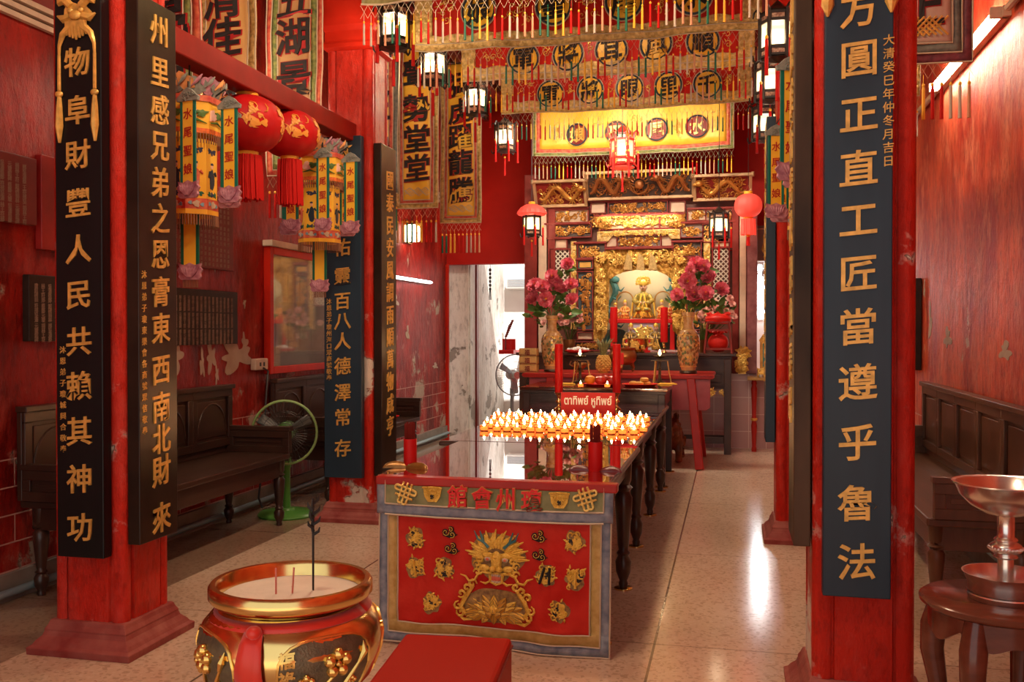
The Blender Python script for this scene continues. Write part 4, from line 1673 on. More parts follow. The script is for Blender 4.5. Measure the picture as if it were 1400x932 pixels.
    for k in range(6):
        a = 2 * PI * k / 6
        r_ = .225
        ob.tube([(R * math.cos(a), R * math.sin(a), -.08), (r_ * .9 * math.cos(a), r_ * .9 * math.sin(a), -.04), (r_ * math.cos(a), r_ * math.sin(a), -.075)], .005, 5)
        if k == 0:
            rb = rib
            rb.parent = t
        else:
            rb = rib.copy()
            COL.objects.link(rb)
            rb.parent = t
            for c in list(rib.children):
                copy_part(c, rb)
        rb.location = (r_ * math.cos(a), r_ * math.sin(a), -.14)
        rb.rotation_euler = (0, 0, rnd.uniform(-.25, .25))
    ob.build('outrigger', M_BLACKPL, t, world=False)
    # plain centre strip with lotus below
    st = MB().box(-.036, .036, -.003, .003, -.93, -.66).build('centre_strip', M_YSATIN, t, world=False)
    b = MB()
    for s in (-1, 1):
        b.box(s * .043 - .008, s * .043 + .008, -.004, .004, -.94, -.66)
    b.build('strip_edge', M_DKGREEN, st, world=False)
    lf = [c for c in rib.children if c.name.startswith('lotus_foot')][0]
    copy_part(lf, st, (0, 0, -.53))
    g = MB()
    for i in range(10):
        g.tube([(-.04 + .009 * i, 0, -1.0), (-.04 + .009 * i, .002, -1.045)], .003, 4)
    g.build('strip_fringe', M_BRTHREAD, st, world=False)
    MB().tube([(0, 0, -.08), (0, 0, top - loc[2])], .005, 5).build('cord', M_BLACKPL, t, world=False)
    return t


el = embroidered_lantern('yellow embroidered lantern hanging beside the near pillar, its strip over the stone tablet', (-2.715, 4.40, 2.66), 2.76)
for loc_, lab in (((-2.715, 5.98, 2.66), 'yellow embroidered lantern hanging against the far pillar board'),
                  ((.46, 4.38, 2.66), 'yellow embroidered lantern whose ribbons hang nearest the stool pillar'),
                  ((.46, 5.80, 2.66), 'yellow embroidered lantern whose ribbons hang behind the nearer ones by the passage')):
    dup(el, loc_, .35 if loc_[0] > 0 else None, lab)

# =================================================================== FURNITURE
def turned_leg(h, r=.035):
    """profile of a turned leg, floor to seat"""
    return [(r * .55, 0), (r * .62, .03 * h), (r * .5, .05 * h), (r * .95, .12 * h), (r * 1.05, .2 * h), (r * .7, .245 * h), (r * .9, .265 * h), (r * .6, .29 * h), (r * .72, .33 * h), (r * 1.1, .62 * h), (r * 1.15, .70 * h), (r * .75, .745 * h), (r * 1.2, .775 * h), (r * .75, .80 * h), (r * 1.0, .83 * h), (r * 1.1, h)]


def panel_frame(b, fn, u0, u1, v0, v1, rail, th, m=0, arch=False):
    """raised frame with a recessed field"""
    for a0, a1, c0, c1 in ((u0, u1, v0, v0 + rail), (u0, u1, v1 - rail, v1), (u0, u0 + rail, v0 + rail, v1 - rail), (u1 - rail, u1, v0 + rail, v1 - rail)):
        b.prism([(a0, c0), (a1, c0), (a1, c1), (a0, c1)], fn, 0, th, m)
    i = rail + .022
    b.prism([(u0 + i, v0 + i), (u1 - i, v0 + i), (u1 - i, v1 - i), (u0 + i, v1 - i)], fn, 0, th * .35, m)
    if arch:
        uc, w = (u0 + u1) / 2, (u1 - u0) / 2 - rail - .02
        b.tube([fn(uc + w * math.cos(PI * k / 12), v0 + rail + .05 + (v1 - v0 - 2 * rail - .09) * math.sin(PI * k / 12), th * .4) for k in range(13)], .008, 5, m)


def bench(label, X, s, y0, y1, wood, npan, zb=1.0, zs=.51, za=.70, depth=.52, arch=True):
    """long bench against a side wall; X = back plane, s = direction of the seat"""
    t = thing('bench', label, 'bench', (X + s * depth / 2, (y0 + y1) / 2, 0), group='long benches along the side walls')
    xf = X + s * depth
    lo = lambda a, b: (min(a, b), max(a, b))
    x0, x1 = lo(X, xf)
    MB().box(x0, x1, y0 + .02, y1 - .02, zs - .04, zs).build('seat', wood, t, bevel=.008)
    b = MB()
    xa, xb = lo(xf - s * .06, xf - s * .035)
    b.box(xa, xb, y0 + .06, y1 - .06, zs - .16, zs - .04)
    b.box(x0 + .04, x1 - .04, y0 + .06, y0 + .085, zs - .16, zs - .04)
    b.box(x0 + .04, x1 - .04, y1 - .085, y1 - .06, zs - .16, zs - .04)
    b.build('apron', wood, t, bevel=.004)
    # back
    bk = MB()
    xa, xb = lo(X, X + s * .03)
    bk.box(xa, xb, y0, y1, zs, zb - .03)
    fn = plane_fn((X + s * .03, 0, 0), (0, 1, 0), (0, 0, 1), (s, 0, 0))
    L_ = y1 - y0
    for i in range(npan):
        u0, u1 = y0 + L_ * i / npan, y0 + L_ * (i + 1) / npan
        panel_frame(bk, fn, u0, u1, zs + .05, zb - .03, .055, .022, 0, arch)
    xa, xb = lo(X, X + s * .07)
    bk.box(xa, xb, y0 - .01, y1 + .01, zb - .03, zb)
    bk.build('backrest', wood, t, bevel=.005)
    for yy in (y0, y1 - .045):
        a = MB()
        a.box(x0 + .03, x1, yy + .012, yy + .033, zs, za - .03)
        for sy, yo in ((-1, yy + .012), (1, yy + .033)):
            f2 = plane_fn((0, yo, 0), (1, 0, 0), (0, 0, 1), (0, sy, 0))
            panel_frame(a, f2, x0 + .03, x1, zs, za - .03, .05, .014)
        a.box(x0 + .02, x1 + .01, yy - .005, yy + .05, za - .03, za)
        a.build('armrest', wood, t, bevel=.005)
    for xx in (X + s * .07, xf - s * .055):
        for yy in (y0 + .09, y1 - .09):
            MB().lathe(turned_leg(zs - .04, .036), (xx, yy, 0), 14).build('leg', wood, t, smooth=True, angle=60)
    return t


bench('dark bench in front of the engraved stone tablet, its front leg before the green fan', XL + .04, 1, 4.22, 6.32, M_WOOD, 4)
bench('dark bench under the glass notice case, with a red saucer on its seat', XL + .04, 1, 7.0, 9.25, M_WOOD, 4)
bench('brown panelled bench against the peeling right wall behind the stool', XR - .04, -1, 4.83, 7.45, M_WOOD2, 5, zb=1.02, zs=.50, za=.70, depth=.50, arch=False)
p = atZ(535, 568, .515)
t = MB().lathe([(.04, 0), (.075, .008), (.10, .028), (.095, .03), (.07, .014), (.0, .012)], (-3.3, min(p.y, 8.9), .516), 24, caps=False).build('saucer', M_WAXRED, smooth=True)
tag(t, 'small red saucer left on the far bench seat', 'saucer')


def pedestal_fan(label, x, y, hub_z, R, face, ring_m, base_m, cage_m, blade_m, base=True):
    t = thing('pedestal_fan', label, 'fan', (x, y, 0))
    t.rotation_euler = (0, 0, 0)
    MB().lathe([(.21, 0), (.215, .012), (.2, .03), (.06, .045), (.05, .06)][:], (x, y, 0), 32).build('base', base_m, t, smooth=True, angle=50)
    MB().lathe([(.028, .05), (.026, hub_z - .28), (.034, hub_z - .27), (.034, hub_z - .2), (.02, hub_z - .19), (.018, hub_z)], (x, y, 0), 14).build('pole', base_m, t, smooth=True, angle=50)
    d = Vector((face[0], face[1], 0)).normalized()
    s = Vector((-d.y, d.x, 0))
    c = Vector((x, y, hub_z)) + d * .12
    mot = MB()
    mot.tube([c - d * .22, c - d * .2, c - d * .08, c - d * .06], [.03, .07, .075, .05], 14)
    mot.build('motor_housing', base_m, t, smooth=True)
    rg = MB()
    circ = lambda r, off, n=40: [c + d * off + (s * math.cos(2 * PI * k / n) + Vector((0, 0, 1)) * math.sin(2 * PI * k / n)) * r for k in range(n + 1)]
    rg.tube(circ(R, 0), .010, 7)
    rg.build('outer_ring', ring_m, t, smooth=True)
    cg = MB()
    for r, off in ((R * .33, .075), (R * .66, .065), (R * .33, -.06), (R * .66, -.055)):
        cg.tube(circ(r, off, 28), .0025, 4)
    for k in range(48):
        a = 2 * PI * k / 48
        v = s * math.cos(a) + Vector((0, 0, 1)) * math.sin(a)
        for sg in (1, -1):
            cg.tube([c + v * R * .16 + d * .08 * sg, c + v * R * .7 + d * .065 * sg, c + v * R], .0018, 3)
    cg.tube([c + d * .075, c + d * .088], R * .17, 18)
    cg.build('wire_cage', cage_m, t)
    for k in range(3):
        bl = MB()
        a0 = 2 * PI * k / 3 + .5
        V, F = [], []
        for i in range(6):
            r = R * (.14 + .76 * i / 5)
            w = .62 * (1 if i else .6) * (1 - .08 * i)
            for j in range(5):
                a = a0 + w * (j / 4 - .5)
                v = s * math.cos(a) + Vector((0, 0, 1)) * math.sin(a)
                V.append(c + v * r + d * (.03 * (j / 4 - .5)))
        for i in range(5):
            for j in range(4):
                q = i * 5 + j
                F.append((q, q + 1, q + 6, q + 5))
        bl.add(V, F)
        bl.build('blade', blade_m, t, smooth=True, solid=.004)
    hb = MB().tube([c - d * .05, c + d * .05], R * .16, 16)
    hb.build('hub', base_m, t, smooth=True)
    return t


p = atZ(388, 706, 0)
pedestal_fan('green pedestal fan standing between the two dark benches', p.x, p.y + .05, 1.4 - (585 - 450) / 1300 * 7.35, .235, (.35, -1), mat('lime_plastic', (.26, .42, .14), .4), M_GREENPL, M_BLACKPL, mat('smoke_blade', (.12, .13, .12), .3))
p = atY(700, 512, 13.2)
pedestal_fan('grey fan with pale blades standing in the bright rear room', p.x, 13.2, p.z, .29, (.55, -.8), M_GREYPLASTIC, M_GREYPLASTIC, M_STEEL, mat('pale_blade', (.30, .36, .40), .3))

# ------------------------------------------------------------------ offering tables down the middle
M_GLASS_T = mat('red_table_glass', (.16, .014, .013), .02, var=.1, vscale=4, spec=1., coat=1.)
for _k in ('Coat Roughness',):
    M_GLASS_T.node_tree.nodes['Principled BSDF'].inputs[_k].default_value = .01
M_GLASS_T.node_tree.nodes['Principled BSDF'].inputs['IOR'].default_value = 2.0
TZ = .74


def long_table(label, x0, x1, y0, y1, z, leg_ys, rim=.03, square=False):
    t = thing('offering_table', label, 'table', ((x0 + x1) / 2, (y0 + y1) / 2, 0), group='offering tables in line to the altar')
    MB().box(x0, x1, y0, y1, z - .035, z - .006).build('tabletop', M_WOOD, t, bevel=.01)
    MB().box(x0 + .012, x1 - .012, y0 + .003, y1 - .003, z - .006, z).build('glass_top', M_GLASS_T, t, bevel=.002)
    a = MB()
    for xx in (x0 + .05, x1 - .07):
        a.box(xx, xx + .02, y0 + .05, y1 - .05, z - .13, z - .035)
    for yy in (y0 + .05, y1 - .07):
        a.box(x0 + .07, x1 - .07, yy, yy + .02, z - .13, z - .035)
    a.build('apron', M_WOOD, t, bevel=.003)
    for yy in leg_ys:
        for xx in (x0 + .065, x1 - .065):
            if square:
                l = MB().box(xx - .028, xx + .028, yy - .028, yy + .028, .012, z - .035).build('leg', M_WOOD, t, bevel=.006)
            else:
                l = MB().lathe(turned_leg(z - .047, .042), (xx, yy, .012), 16).build('leg', M_WOOD, t, smooth=True, angle=60)
            MB().lathe([(.05, 0), (.05, .008), (.03, .013)], (xx, yy, 0), 14).build('brass_foot', M_BRASS, l, smooth=True, angle=50)
    return t


long_table('dark glass topped table nearest the entrance, wearing the embroidered front cloth', -1.58, -.50, 4.07, 5.40, TZ, (4.20, 5.12))
long_table('dark glass topped table carrying the rows of lit candle cups', -1.70, -.53, 5.415, 8.40, TZ, (6.14, 7.2, 8.28))
# tall dark table C
x0, x1, y0, y1, zc = -1.88, -.54, 8.44, 9.5, .875
t = thing('offering_table', 'dark moulded table behind the Thai sign, holding oil lamps and fruit', 'table', (-1.2, 8.97, 0), group='offering tables in line to the altar')
MB().box(x0, x1, y0, y1, zc - .03, zc).build('tabletop', mat('polished_dark_wood', (.04, .012, .008), .12, col2=(.07, .02, .012), vscale=6, coat=.6), t, bevel=.008)
b = MB()
b.box(x0 + .02, x1 - .02, y0 + .02, y1 - .02, zc - .05, zc - .03)
b.box(x0 + .04, x1 - .04, y0 + .04, y1 - .04, zc - .17, zc - .05)
for k in range(3):
    xa = x0 + .06 + k * (x1 - x0 - .12) / 3
    panel_frame(b, plane_fn((0, y0 + .04, 0), (1, 0, 0), (0, 0, 1), (0, -1, 0)), xa + .01, xa + (x1 - x0 - .12) / 3 - .01, zc - .16, zc - .06, .018, .008)
b.build('apron', M_WOOD, t, bevel=.003)
for xx in (x0 + .06, x1 - .06):
    for yy in (y0 + .06, y1 - .06):
        l = MB().box(xx - .032, xx + .032, yy - .032, yy + .032, .012, zc - .05).build('leg', M_WOOD, t, bevel=.006)
        MB().lathe([(.06, 0), (.06, .008), (.035, .013)], (xx, yy, 0), 14).build('brass_foot', M_BRASS, l, smooth=True, angle=50)
# red altar table D with splayed legs
x0, x1, y0, y1, zd = atY(718, 510, 9.75).x, atY(974, 514, 9.75).x, 9.68, 10.6, .945
t = thing('altar_table', 'red lacquered altar table with splayed legs under the two tall vases', 'table', ((x0 + x1) / 2, 10.1, 0))
b = MB().box(x0, x1, y0, y1, zd - .045, zd)
for xx, s in ((x0, -1), (x1, 1)):
    b.tube([(xx, (y0 + y1) / 2 - .46, zd - .02), (xx, (y0 + y1) / 2 + .46, zd - .02)], .022, 8)
b.build('tabletop', M_REDLAC, t, bevel=.006)
b = MB()
out = [(x0 + .05, zd - .045), (x0 + .05, zd - .33), (x0 + .09, zd - .36), (x0 + .42, zd - .36), (x0 + .50, zd - .32), (x0 + .54, zd - .26), (x1 - .54, zd - .26), (x1 - .50, zd - .32), (x1 - .42, zd - .36), (x1 - .06, zd - .36), (x1 - .02, zd - .33), (x1 - .02, zd - .045)]
b.prism(out, lambda a, c, d: (a, d, c), y0 + .07, y0 + .04)
b.build('apron', mat('worn_red_apron', (.34, .04, .055), .3, col2=(.46, .10, .12), vscale=5), t, bevel=.004)
for xx, fx in ((x0 + .28, x0 + .20), (atY(945, 530, 9.8).x, atZ(957, 640, 0).x)):
    for yy, fy in ((y0 + .04, y0 - .06), (y1 - .08, y1 + .02)):
        q = MB()
        q.bar((fx, fy, 0.005), (xx, yy, zd - .04), .085, .07, up=(0, 1, 0))
        l = q.build('leg', M_REDLAC, t, bevel=.01)
# tall black table E
x0, x1, y0, y1, ze = atY(700, 482, 11.0).x + .35, atY(1000, 482, 11.0).x, 10.85, 11.35, 1.13
x0 = -2.42
t = thing('altar_table', 'tall black altar table standing against the carved screen', 'table', ((x0 + x1) / 2, 11.1, 0))
b = MB().box(x0 - .04, x1 + .05, y0, y1, ze - .035, ze)
b.box(x0, x1, y0 + .03, y1 - .03, ze - .06, ze - .035)
b.build('tabletop', M_WOOD, t, bevel=.006)
b = MB()
b.box(x0 + .04, x1 - .04, y0 + .05, y0 + .075, ze - .20, ze - .06)
b.box(x0 + .04, x1 - .04, y0 + .05, y0 + .075, ze - .40, ze - .36)
b.box(x0 + .04, x1 - .04, y0 + .06, y0 + .07, ze - .36, ze - .20)
for k in range(6):
    xa = x0 + .06 + k * (x1 - x0 - .12) / 6
    panel_frame(b, plane_fn((0, y0 + .05, 0), (1, 0, 0), (0, 0, 1), (0, -1, 0)), xa + .02, xa + (x1 - x0 - .12) / 6 - .02, ze - .36, ze - .20, .02, .012)
b.build('apron', M_WOOD, t, bevel=.003)
g = MB()
for xx in (x0 + .12, x1 - .16):
    curls(g, plane_fn((xx, y0 + .05, 0), (1, 0, 0), (0, 0, 1), (0, -1, 0)), -.12, .12, ze - .48, ze - .41, 14, 5, .03, .006, .008)
g.build('gilt_bracket', M_GILT, t, smooth=True)
for xx in (x0 + .04, x1 - .04):
    for yy in (y0 + .05, y1 - .05):
        MB().box(xx - .04, xx + .04, yy - .035, yy + .035, 0, ze - .06).build('leg', M_WOOD, t, bevel=.006)
b = MB()
for xx in (x0 + .04, x1 - .04):
    b.box(xx - .02, xx + .02, y0 + .08, y1 - .08, .12, .17)
b.box(x0 + .08, x1 - .08, y1 - .07, y1 - .04, .12, .17)
b.box(x1 - .38, x1 - .08, y0 + .03, y0 + .07, .12, .19)
b.box(x0 + .08, x0 + .38, y0 + .03, y0 + .07, .12, .19)
b.build('stretcher', M_WOOD, t, bevel=.004)

# ------------------------------------------------------------------ embroidered table cloth on the front table
CX0, CX1, CY = atY(521, 655, 4.04).x, atY(838, 655, 4.04).x, 4.035
CW, CH = CX1 - CX0, .715
t = thing('altar_cloth', 'embroidered red front cloth with gold dragon head and lotus on the first table', 'cloth', ((CX0 + CX1) / 2, CY, .02))


def cl(a, b, d=0.):
    """a: metres from the left edge, b: metres down from the table edge"""
    u, v = a / CW, b / CH
    y = CY - .016 - .012 * math.sin(u * 9 + 1) * v - .007 * math.sin(u * 23 + v * 3) * v - .02 * v - .005 * math.sin(u * 31 + v * 17 + 2 * math.sin(v * 7)) * v
    return Vector((CX0 + a * (1 - .012 * v) + .006 * v, y - d, TZ - .012 - b - .012 * u * v))


bl, ye = .045, .045
hs = [0, bl, bl + .004, bl + ye, bl + ye + .004]
us = sorted(set(hs + [CW - x for x in hs] + lin(.1, CW - .1, 40)))
vs2 = sorted(set([0, CH - bl - ye, CH - bl] + lin(0, CH - .1, 26) + [CH - .09, CH - .045, CH]))


def cls_(a, b):
    d = min(a, CW - a, CH - b)
    return 'blue_border' if d < bl else ('yellow_border' if d < bl + ye else 'red_field')


M_BLUEB = mat('slate_blue_damask', (.13, .16, .22), .6, col2=(.30, .33, .38), vscale=26, bump=.2, bscale=12)
M_YELB = mat('old_gold_damask', (.44, .28, .07), .6, col2=(.62, .44, .16), vscale=28, bump=.2, bscale=14)
M_REDF = mat('red_damask', (.46, .009, .005), .6, spec=.15, col2=(.60, .04, .024), vscale=5, bump=.8, bscale=7)
M_GREENF = mat('olive_green_damask', (.13, .15, .06), .6, col2=(.30, .30, .13), vscale=14, bump=.2, bscale=14)
for k, mb in sheet(lambda a, b: cl(a, b), us, vs2, cls_).items():
    mb.build(k, {'blue_border': M_BLUEB, 'yellow_border': M_YELB, 'red_field': M_REDF}[k], t, smooth=True, solid=.003)
b = MB()
for d in (.003, bl, bl + ye):
    pts = [cl(d, (CH - d) * i / 20, .003) for i in range(21)] + [cl(d + (CW - 2 * d) * i / 30, CH - d, .003) for i in range(31)] + [cl(CW - d, (CH - d) * (1 - i / 20), .003) for i in range(21)]
    b.tube(pts, .0035, 4)
b.build('piping', M_PIPING, t)
# gold-on-black motif helper
M_EMB = mat('couched_gold', (.92, .62, .10), .38, .15, col2=(.66, .38, .04), vscale=70, bump=.4, bscale=160)
M_EMBD = mat('brown_gold_thread', (.42, .26, .07), .6, col2=(.16, .08, .025), vscale=60)  # dark outline and backing thread of the embroidery
M_BLK = mat('black_thread', (.01, .008, .008), .7)
fv = lambda x, y, d: cl(x, y, d)          # y measured downwards


def S(px, py):
    """photo pixel on the cloth -> cloth coordinates"""
    p = atY(px, py, CY - .03)
    return (p.x - CX0, TZ - .012 - p.z)


def cur(mb, pts, r, d=.006, m=0, seg=5):
    mb.tube([cl(a, b, d) for a, b in pts], r, seg, m)


# dragon head
cx, cy = S(679, 762)
g = MB()
blob(g, fv, cx, cy - .01, .122, .004, 1, 40, .10, 4, 1.0, .80)
blob(g, fv, cx, cy + .05, .06, .005, 1, 24, .1, 2, 1., .95)
rnd = random.Random(2)
for k in range(30):                               # mane of flame locks
    a = PI + PI * (k + .5) / 30 * 1.0
    a = PI * 1.0 + (PI * 1.0) * k / 29
    r1, r2 = .05 + .01 * (k % 2), .112 + .018 * (k % 3)
    c_, s_ = math.cos(a), math.sin(a) * .85
    cur(g, [(cx + c_ * r1, cy + s_ * r1), (cx + c_ * (r1 + r2) / 2 + .008 * s_, cy + s_ * (r1 + r2) / 2), (cx + c_ * r2 - .006 * s_, cy + s_ * r2)], [.006, .011, .002], .008)
for s in (-1, 1):
    for k in range(6):
        sp = spiral(cx + s * (.075 + .014 * (k % 2)), cy - .025 + k * .018, .017, 1.1, 0 if s > 0 else PI, 9, -s)
        cur(g, sp, [.003 + .004 * math.sin(PI * j / 9) for j in range(10)], .009)
    g.ell(cl(cx + s * .042, cy - .012, .012), (.026, .008, .014))           # brow
    g.ell(cl(cx + s * .040, cy + .004, .014), (.015, .008, .011), m=2)
    g.ell(cl(cx + s * .040, cy + .004, .021), (.007, .004, .006), m=3)
    g.ell(cl(cx + s * .016, cy + .046, .020), (.016, .012, .013))           # nostrils
    g.ell(cl(cx + s * .055, cy + .045, .012), (.024, .008, .017))           # cheeks
    cur(g, [(cx + s * .02, cy + .066), (cx + s * .06, cy + .062), (cx + s * .085, cy + .075), (cx + s * .10, cy + .10), (cx + s * .125, cy + .105), (cx + s * .14, cy + .085), (cx + s * .165, cy + .078)], [.006, .007, .006, .006, .006, .005, .002], .012)
    cur(g, [(cx + s * .03, cy + .10), (cx + s * .05, cy + .112), (cx + s * .075, cy + .105)], [.005, .006, .002], .01)
    cur(g, [(cx + s * .02, cy - .02), (cx + s * .012, cy + .02), (cx + s * .012, cy + .045)], [.012, .012, .01], .012)
g.ell(cl(cx, cy + .012, .014), (.024, .010, .045))
g.ell(cl(cx, cy + .088, .008), (.034, .006, .030))
g.ell(cl(cx, cy + .086, .013), (.022, .004, .018), m=3)
for k in range(5):
    for zz in (.073, .100):
        g.ell(cl(cx - .018 + .009 * k, cy + zz, .016), (.004, .003, .006), m=2)
cur(g, [(cx - .03, cy + .07), (cx - .028, cy + .10), (cx, cy + .112), (cx + .028, cy + .10), (cx + .03, cy + .07)], .006, .014)
g.build('dragon_head_embroidery', [M_EMB, M_EMBD, M_PIPING, M_RBORD], t, smooth=True)
g = MB()
for s in (-1, 1):
    cur(g, [(cx + s * .035, cy - .045), (cx + s * .06, cy - .07), (cx + s * .075, cy - .115)], [.008, .007, .003], .014)
    cur(g, [(cx + s * .055, cy - .065), (cx + s * .085, cy - .08), (cx + s * .10, cy - .115)], [.006, .005, .002], .014)
g.build('teal_horn', M_TEAL, t, smooth=True)
# lotus throne
cx, cy = S(676, 828)
g = MB()
blob(g, fv, cx, cy - .005, .118, .003, 1, 36, .06, 6, 1.25, .62)
def petal(mb, bs, tp, w, d, m, mo):
    bx, by = bs
    dx, dy = tp[0] - bx, tp[1] - by
    L_ = math.hypot(dx, dy)
    nx, ny = -dy / L_, dx / L_
    n_ = 8
    V, F, rim_ = [], [], []
    for i in range(n_ + 1):
        q = i / n_
        ww = w * math.sin(PI * (.10 + .90 * q) ** .8) ** .75
        for k, hh_ in ((-1, .0), (-.5, .7), (0, 1.), (.5, .7), (1, .0)):
            V.append(cl(bx + dx * q + nx * ww * k, by + dy * q + ny * ww * k, d + .006 * hh_))
    for i in range(n_):
        for k in range(4):
            c_ = i * 5 + k
            F.append((c_, c_ + 1, c_ + 6, c_ + 5))
    mb.add(V, F, m)
    for k in (0, 4):
        mb.tube([V[i * 5 + k] for i in range(n_ + 1)], .0016, 4, mo)
    mb.tube([V[i * 5 + 2] + Vector((0, -.001, 0)) for i in range(2, n_)], .0012, 4, mo)


for row, (n, r) in enumerate(((9, .118), (7, .092), (5, .062), (3, .03))):
    for k in range(n):
        a = PI * (1.02 - 1.04 * k / (n - 1))
        c_, s_ = math.cos(a), math.sin(a)
        bs = (cx + c_ * r * .30, cy + .034 - s_ * .012)
        tp = (cx + c_ * r * 1.16, cy + .020 - s_ * r * .62)
        petal(g, bs, tp, .021 - .002 * row, .006 + .005 * row, (0, 2)[(k + row) % 2], 1)
for k in range(9):
    a = PI * k / 8
    petal(g, (cx + .07 * math.cos(a), cy + .028), (cx + .140 * math.cos(a), cy + .040 + .032 * math.sin(a)), .016, .012, (2, 0)[k % 2], 1)
g.ell(cl(cx, cy + .006, .018), (.022, .008, .016))
for s in (-1, 1):
    cur(g, [(cx + s * .13, cy + .045), (cx + s * .155, cy + .01), (cx + s * .135, cy - .03), (cx + s * .115, cy - .06), (cx + s * .095, cy - .085)], [.008, .011, .012, .010, .006], .007)
    for q, (dx, dy) in enumerate(((.10, -.095), (.125, -.075), (.15, -.05), (.155, .035), (.165, .005))):
        sp = spiral(cx + s * dx, cy + dy, .021, 1.2, 1.2 * q, 10, s)
        cur(g, sp, [.003 + .004 * math.sin(PI * j / 10) for j in range(11)], .010)
    cur(g, [(cx + s * .10, cy + .06), (cx + s * .14, cy + .065), (cx + s * .165, cy + .05)], [.004, .008, .003], .008)
g.build('lotus_embroidery', [M_EMB, M_EMBD, mat('deep_gold_thread', (.56, .30, .035), .45, .4)], t, smooth=True)
# eight treasure medallions and four little clouds
for i, (px, py) in enumerate(((567, 735), (567, 776), (607, 776), (590, 823), (786, 739), (788, 790), (747, 785), (767, 832))):
    a, b_ = S(px, py)
    g = MB()
    blob(g, fv, a, b_, .043, .003, 1, 30, .22, i, .95, 1.05)
    rnd = random.Random(i + 30)
    curls(g, fv, a - .038, a + .038, b_ - .042, b_ + .042, 16, i + 3, .017, .0034, .008)
    for q in range(5):
        blob(g, fv, a + rnd.uniform(-.022, .022), b_ + rnd.uniform(-.026, .026), .012, .010, 0 if q < 3 else 2, 12, .3, q + i, rnd.uniform(.7, 1.4), 1)
    if i in (1, 5, 6):
        s = (-.3, 0, .3)[(1, 5, 6).index(i)]
        for w in ((-.012, .012) if i == 6 else (0,)):
            cur(g, [(a + w + s * .02, b_ - .035), (a + w * 1.8 - s * .02, b_ + .035)], [.006, .006], .012, 2 if i == 6 else 0)
    g.build('treasure_medallion', [M_EMB, M_EMBD, M_BLK], t, smooth=True)
for i, (px, py) in enumerate(((614, 727), (617, 749), (737, 732), (738, 757))):
    a, b_ = S(px, py)
    g = MB()
    for q, (dx, dy, r, sg) in enumerate(((-.016, 0, .017, 1), (.012, .010, .015, -1), (.006, -.012, .012, 1))):
        sp = spiral(a + dx, b_ + dy, r, 1.2, q * 2., 10, sg)
        cur(g, sp, [.003 + .004 * math.sin(PI * j / 10) for j in range(11)], .006, 0)
        cur(g, sp, [.0015] * 11, .012, 1)
    cur(g, [(a - .03, b_ + .014), (a, b_ + .02), (a + .036, b_ + .010)], [.002, .006, .002], .006, 0)
    g.build('cloud_embroidery', [M_BLK, M_EMB], t, smooth=True)
# upper flap: green lambrequin with blue hem
FH = .150


def fl_(a, b, d=0.):
    p = cl(a, b * .99, d + .012)
    return p + Vector((0, -.006 * math.sin(a * 9) * (b / FH), -.010 * math.sin(a * PI / CW) * b / FH))


vs3 = [0, .02, .04, .06, .08, .10, .105, .12, .135, FH]
us3 = sorted(set([-.006, .034, .04, CW - .04, CW - .034, CW + .006] + lin(.06, CW - .06, 30)))


def cls3(a, b):
    d = min(a + .006, CW + .006 - a)
    return 'blue_hem' if (b > .105 or d < .04) else 'green_field'


fp = None
for k, mb in sheet(fl_, us3, vs3, cls3).items():
    mb.build('lambrequin_' + k, {'blue_hem': M_BLUEB, 'green_field': M_GREENF}[k], t, smooth=True, solid=.003)
g = MB()
for bb in (.104, FH):
    g.tube([fl_(.034 + (CW - .068) * i / 30, bb, .003) for i in range(31)], .004, 4)
for aa in (.034, CW - .034):
    g.tube([fl_(aa, .104 * i / 6, .003) for i in range(7)], .0035, 4)
g.build('lambrequin_piping', M_PIPING, t)


def Sf(px, py):
    p = atY(px, py, CY - .035)
    return (p.x - CX0, (TZ - .012 - p.z) / .99)


fvf = lambda x, y, d: fl_(x, y, d)
for c, px, py in (('館', 626, 677), ('會', 659, 679), ('州', 692, 681), ('瓊', 727, 682)):
    a, b_ = Sf(px, py)
    fn = lambda x, y, d: fl_(x, -y, d)
    characters(t, [(c, a, -b_, .094)], fn, mat('scarlet_felt', (.70, .02, .02), .6), .014, .016, M_GOLD, .010, .030)
for px, py in ((554, 672), (801, 680)):
    a, b_ = Sf(px, py)
    g = MB()
    sg = 1 if px < 700 else -1
    for i in (-1, 0, 1):
        o = i * .020
        for q in (-1, 1):
            pts = []
            for k in range(11):
                tt = k / 10 * 2 - 1
                x_, y_ = (tt * .042, o) if q > 0 else (o, tt * .042)
                ca = math.cos(.32 * sg); sa = math.sin(.32 * sg)
                pts.append(fl_(a + x_ * ca - y_ * sa, b_ + x_ * sa + y_ * ca, .007 + .003 * math.sin(k * 2.2 + i * 2 + q)))
            g.tube(pts, .0052, 6)
    for sx in (-1, 1):
        for sy in (-1, 1):
            pts = []
            for k in range(9):
                an = PI * .75 * (k / 8 * 2 - 1)
                x_, y_ = sx * (.042 + .009 * math.cos(an)), sy * (.010 + .010 * math.sin(an))
                if sy > 0:
                    x_, y_ = y_ * sx, sx * x_ * sy
                ca = math.cos(.32 * sg); sa = math.sin(.32 * sg)
                pts.append(fl_(a + x_ * ca - y_ * sa, b_ + x_ * sa + y_ * ca, .008))
            g.tube(pts, .0052, 6)
    g.build('endless_knot', mat('bright_gold_cord', (.86, .60, .16), .35, .3), t, smooth=True)
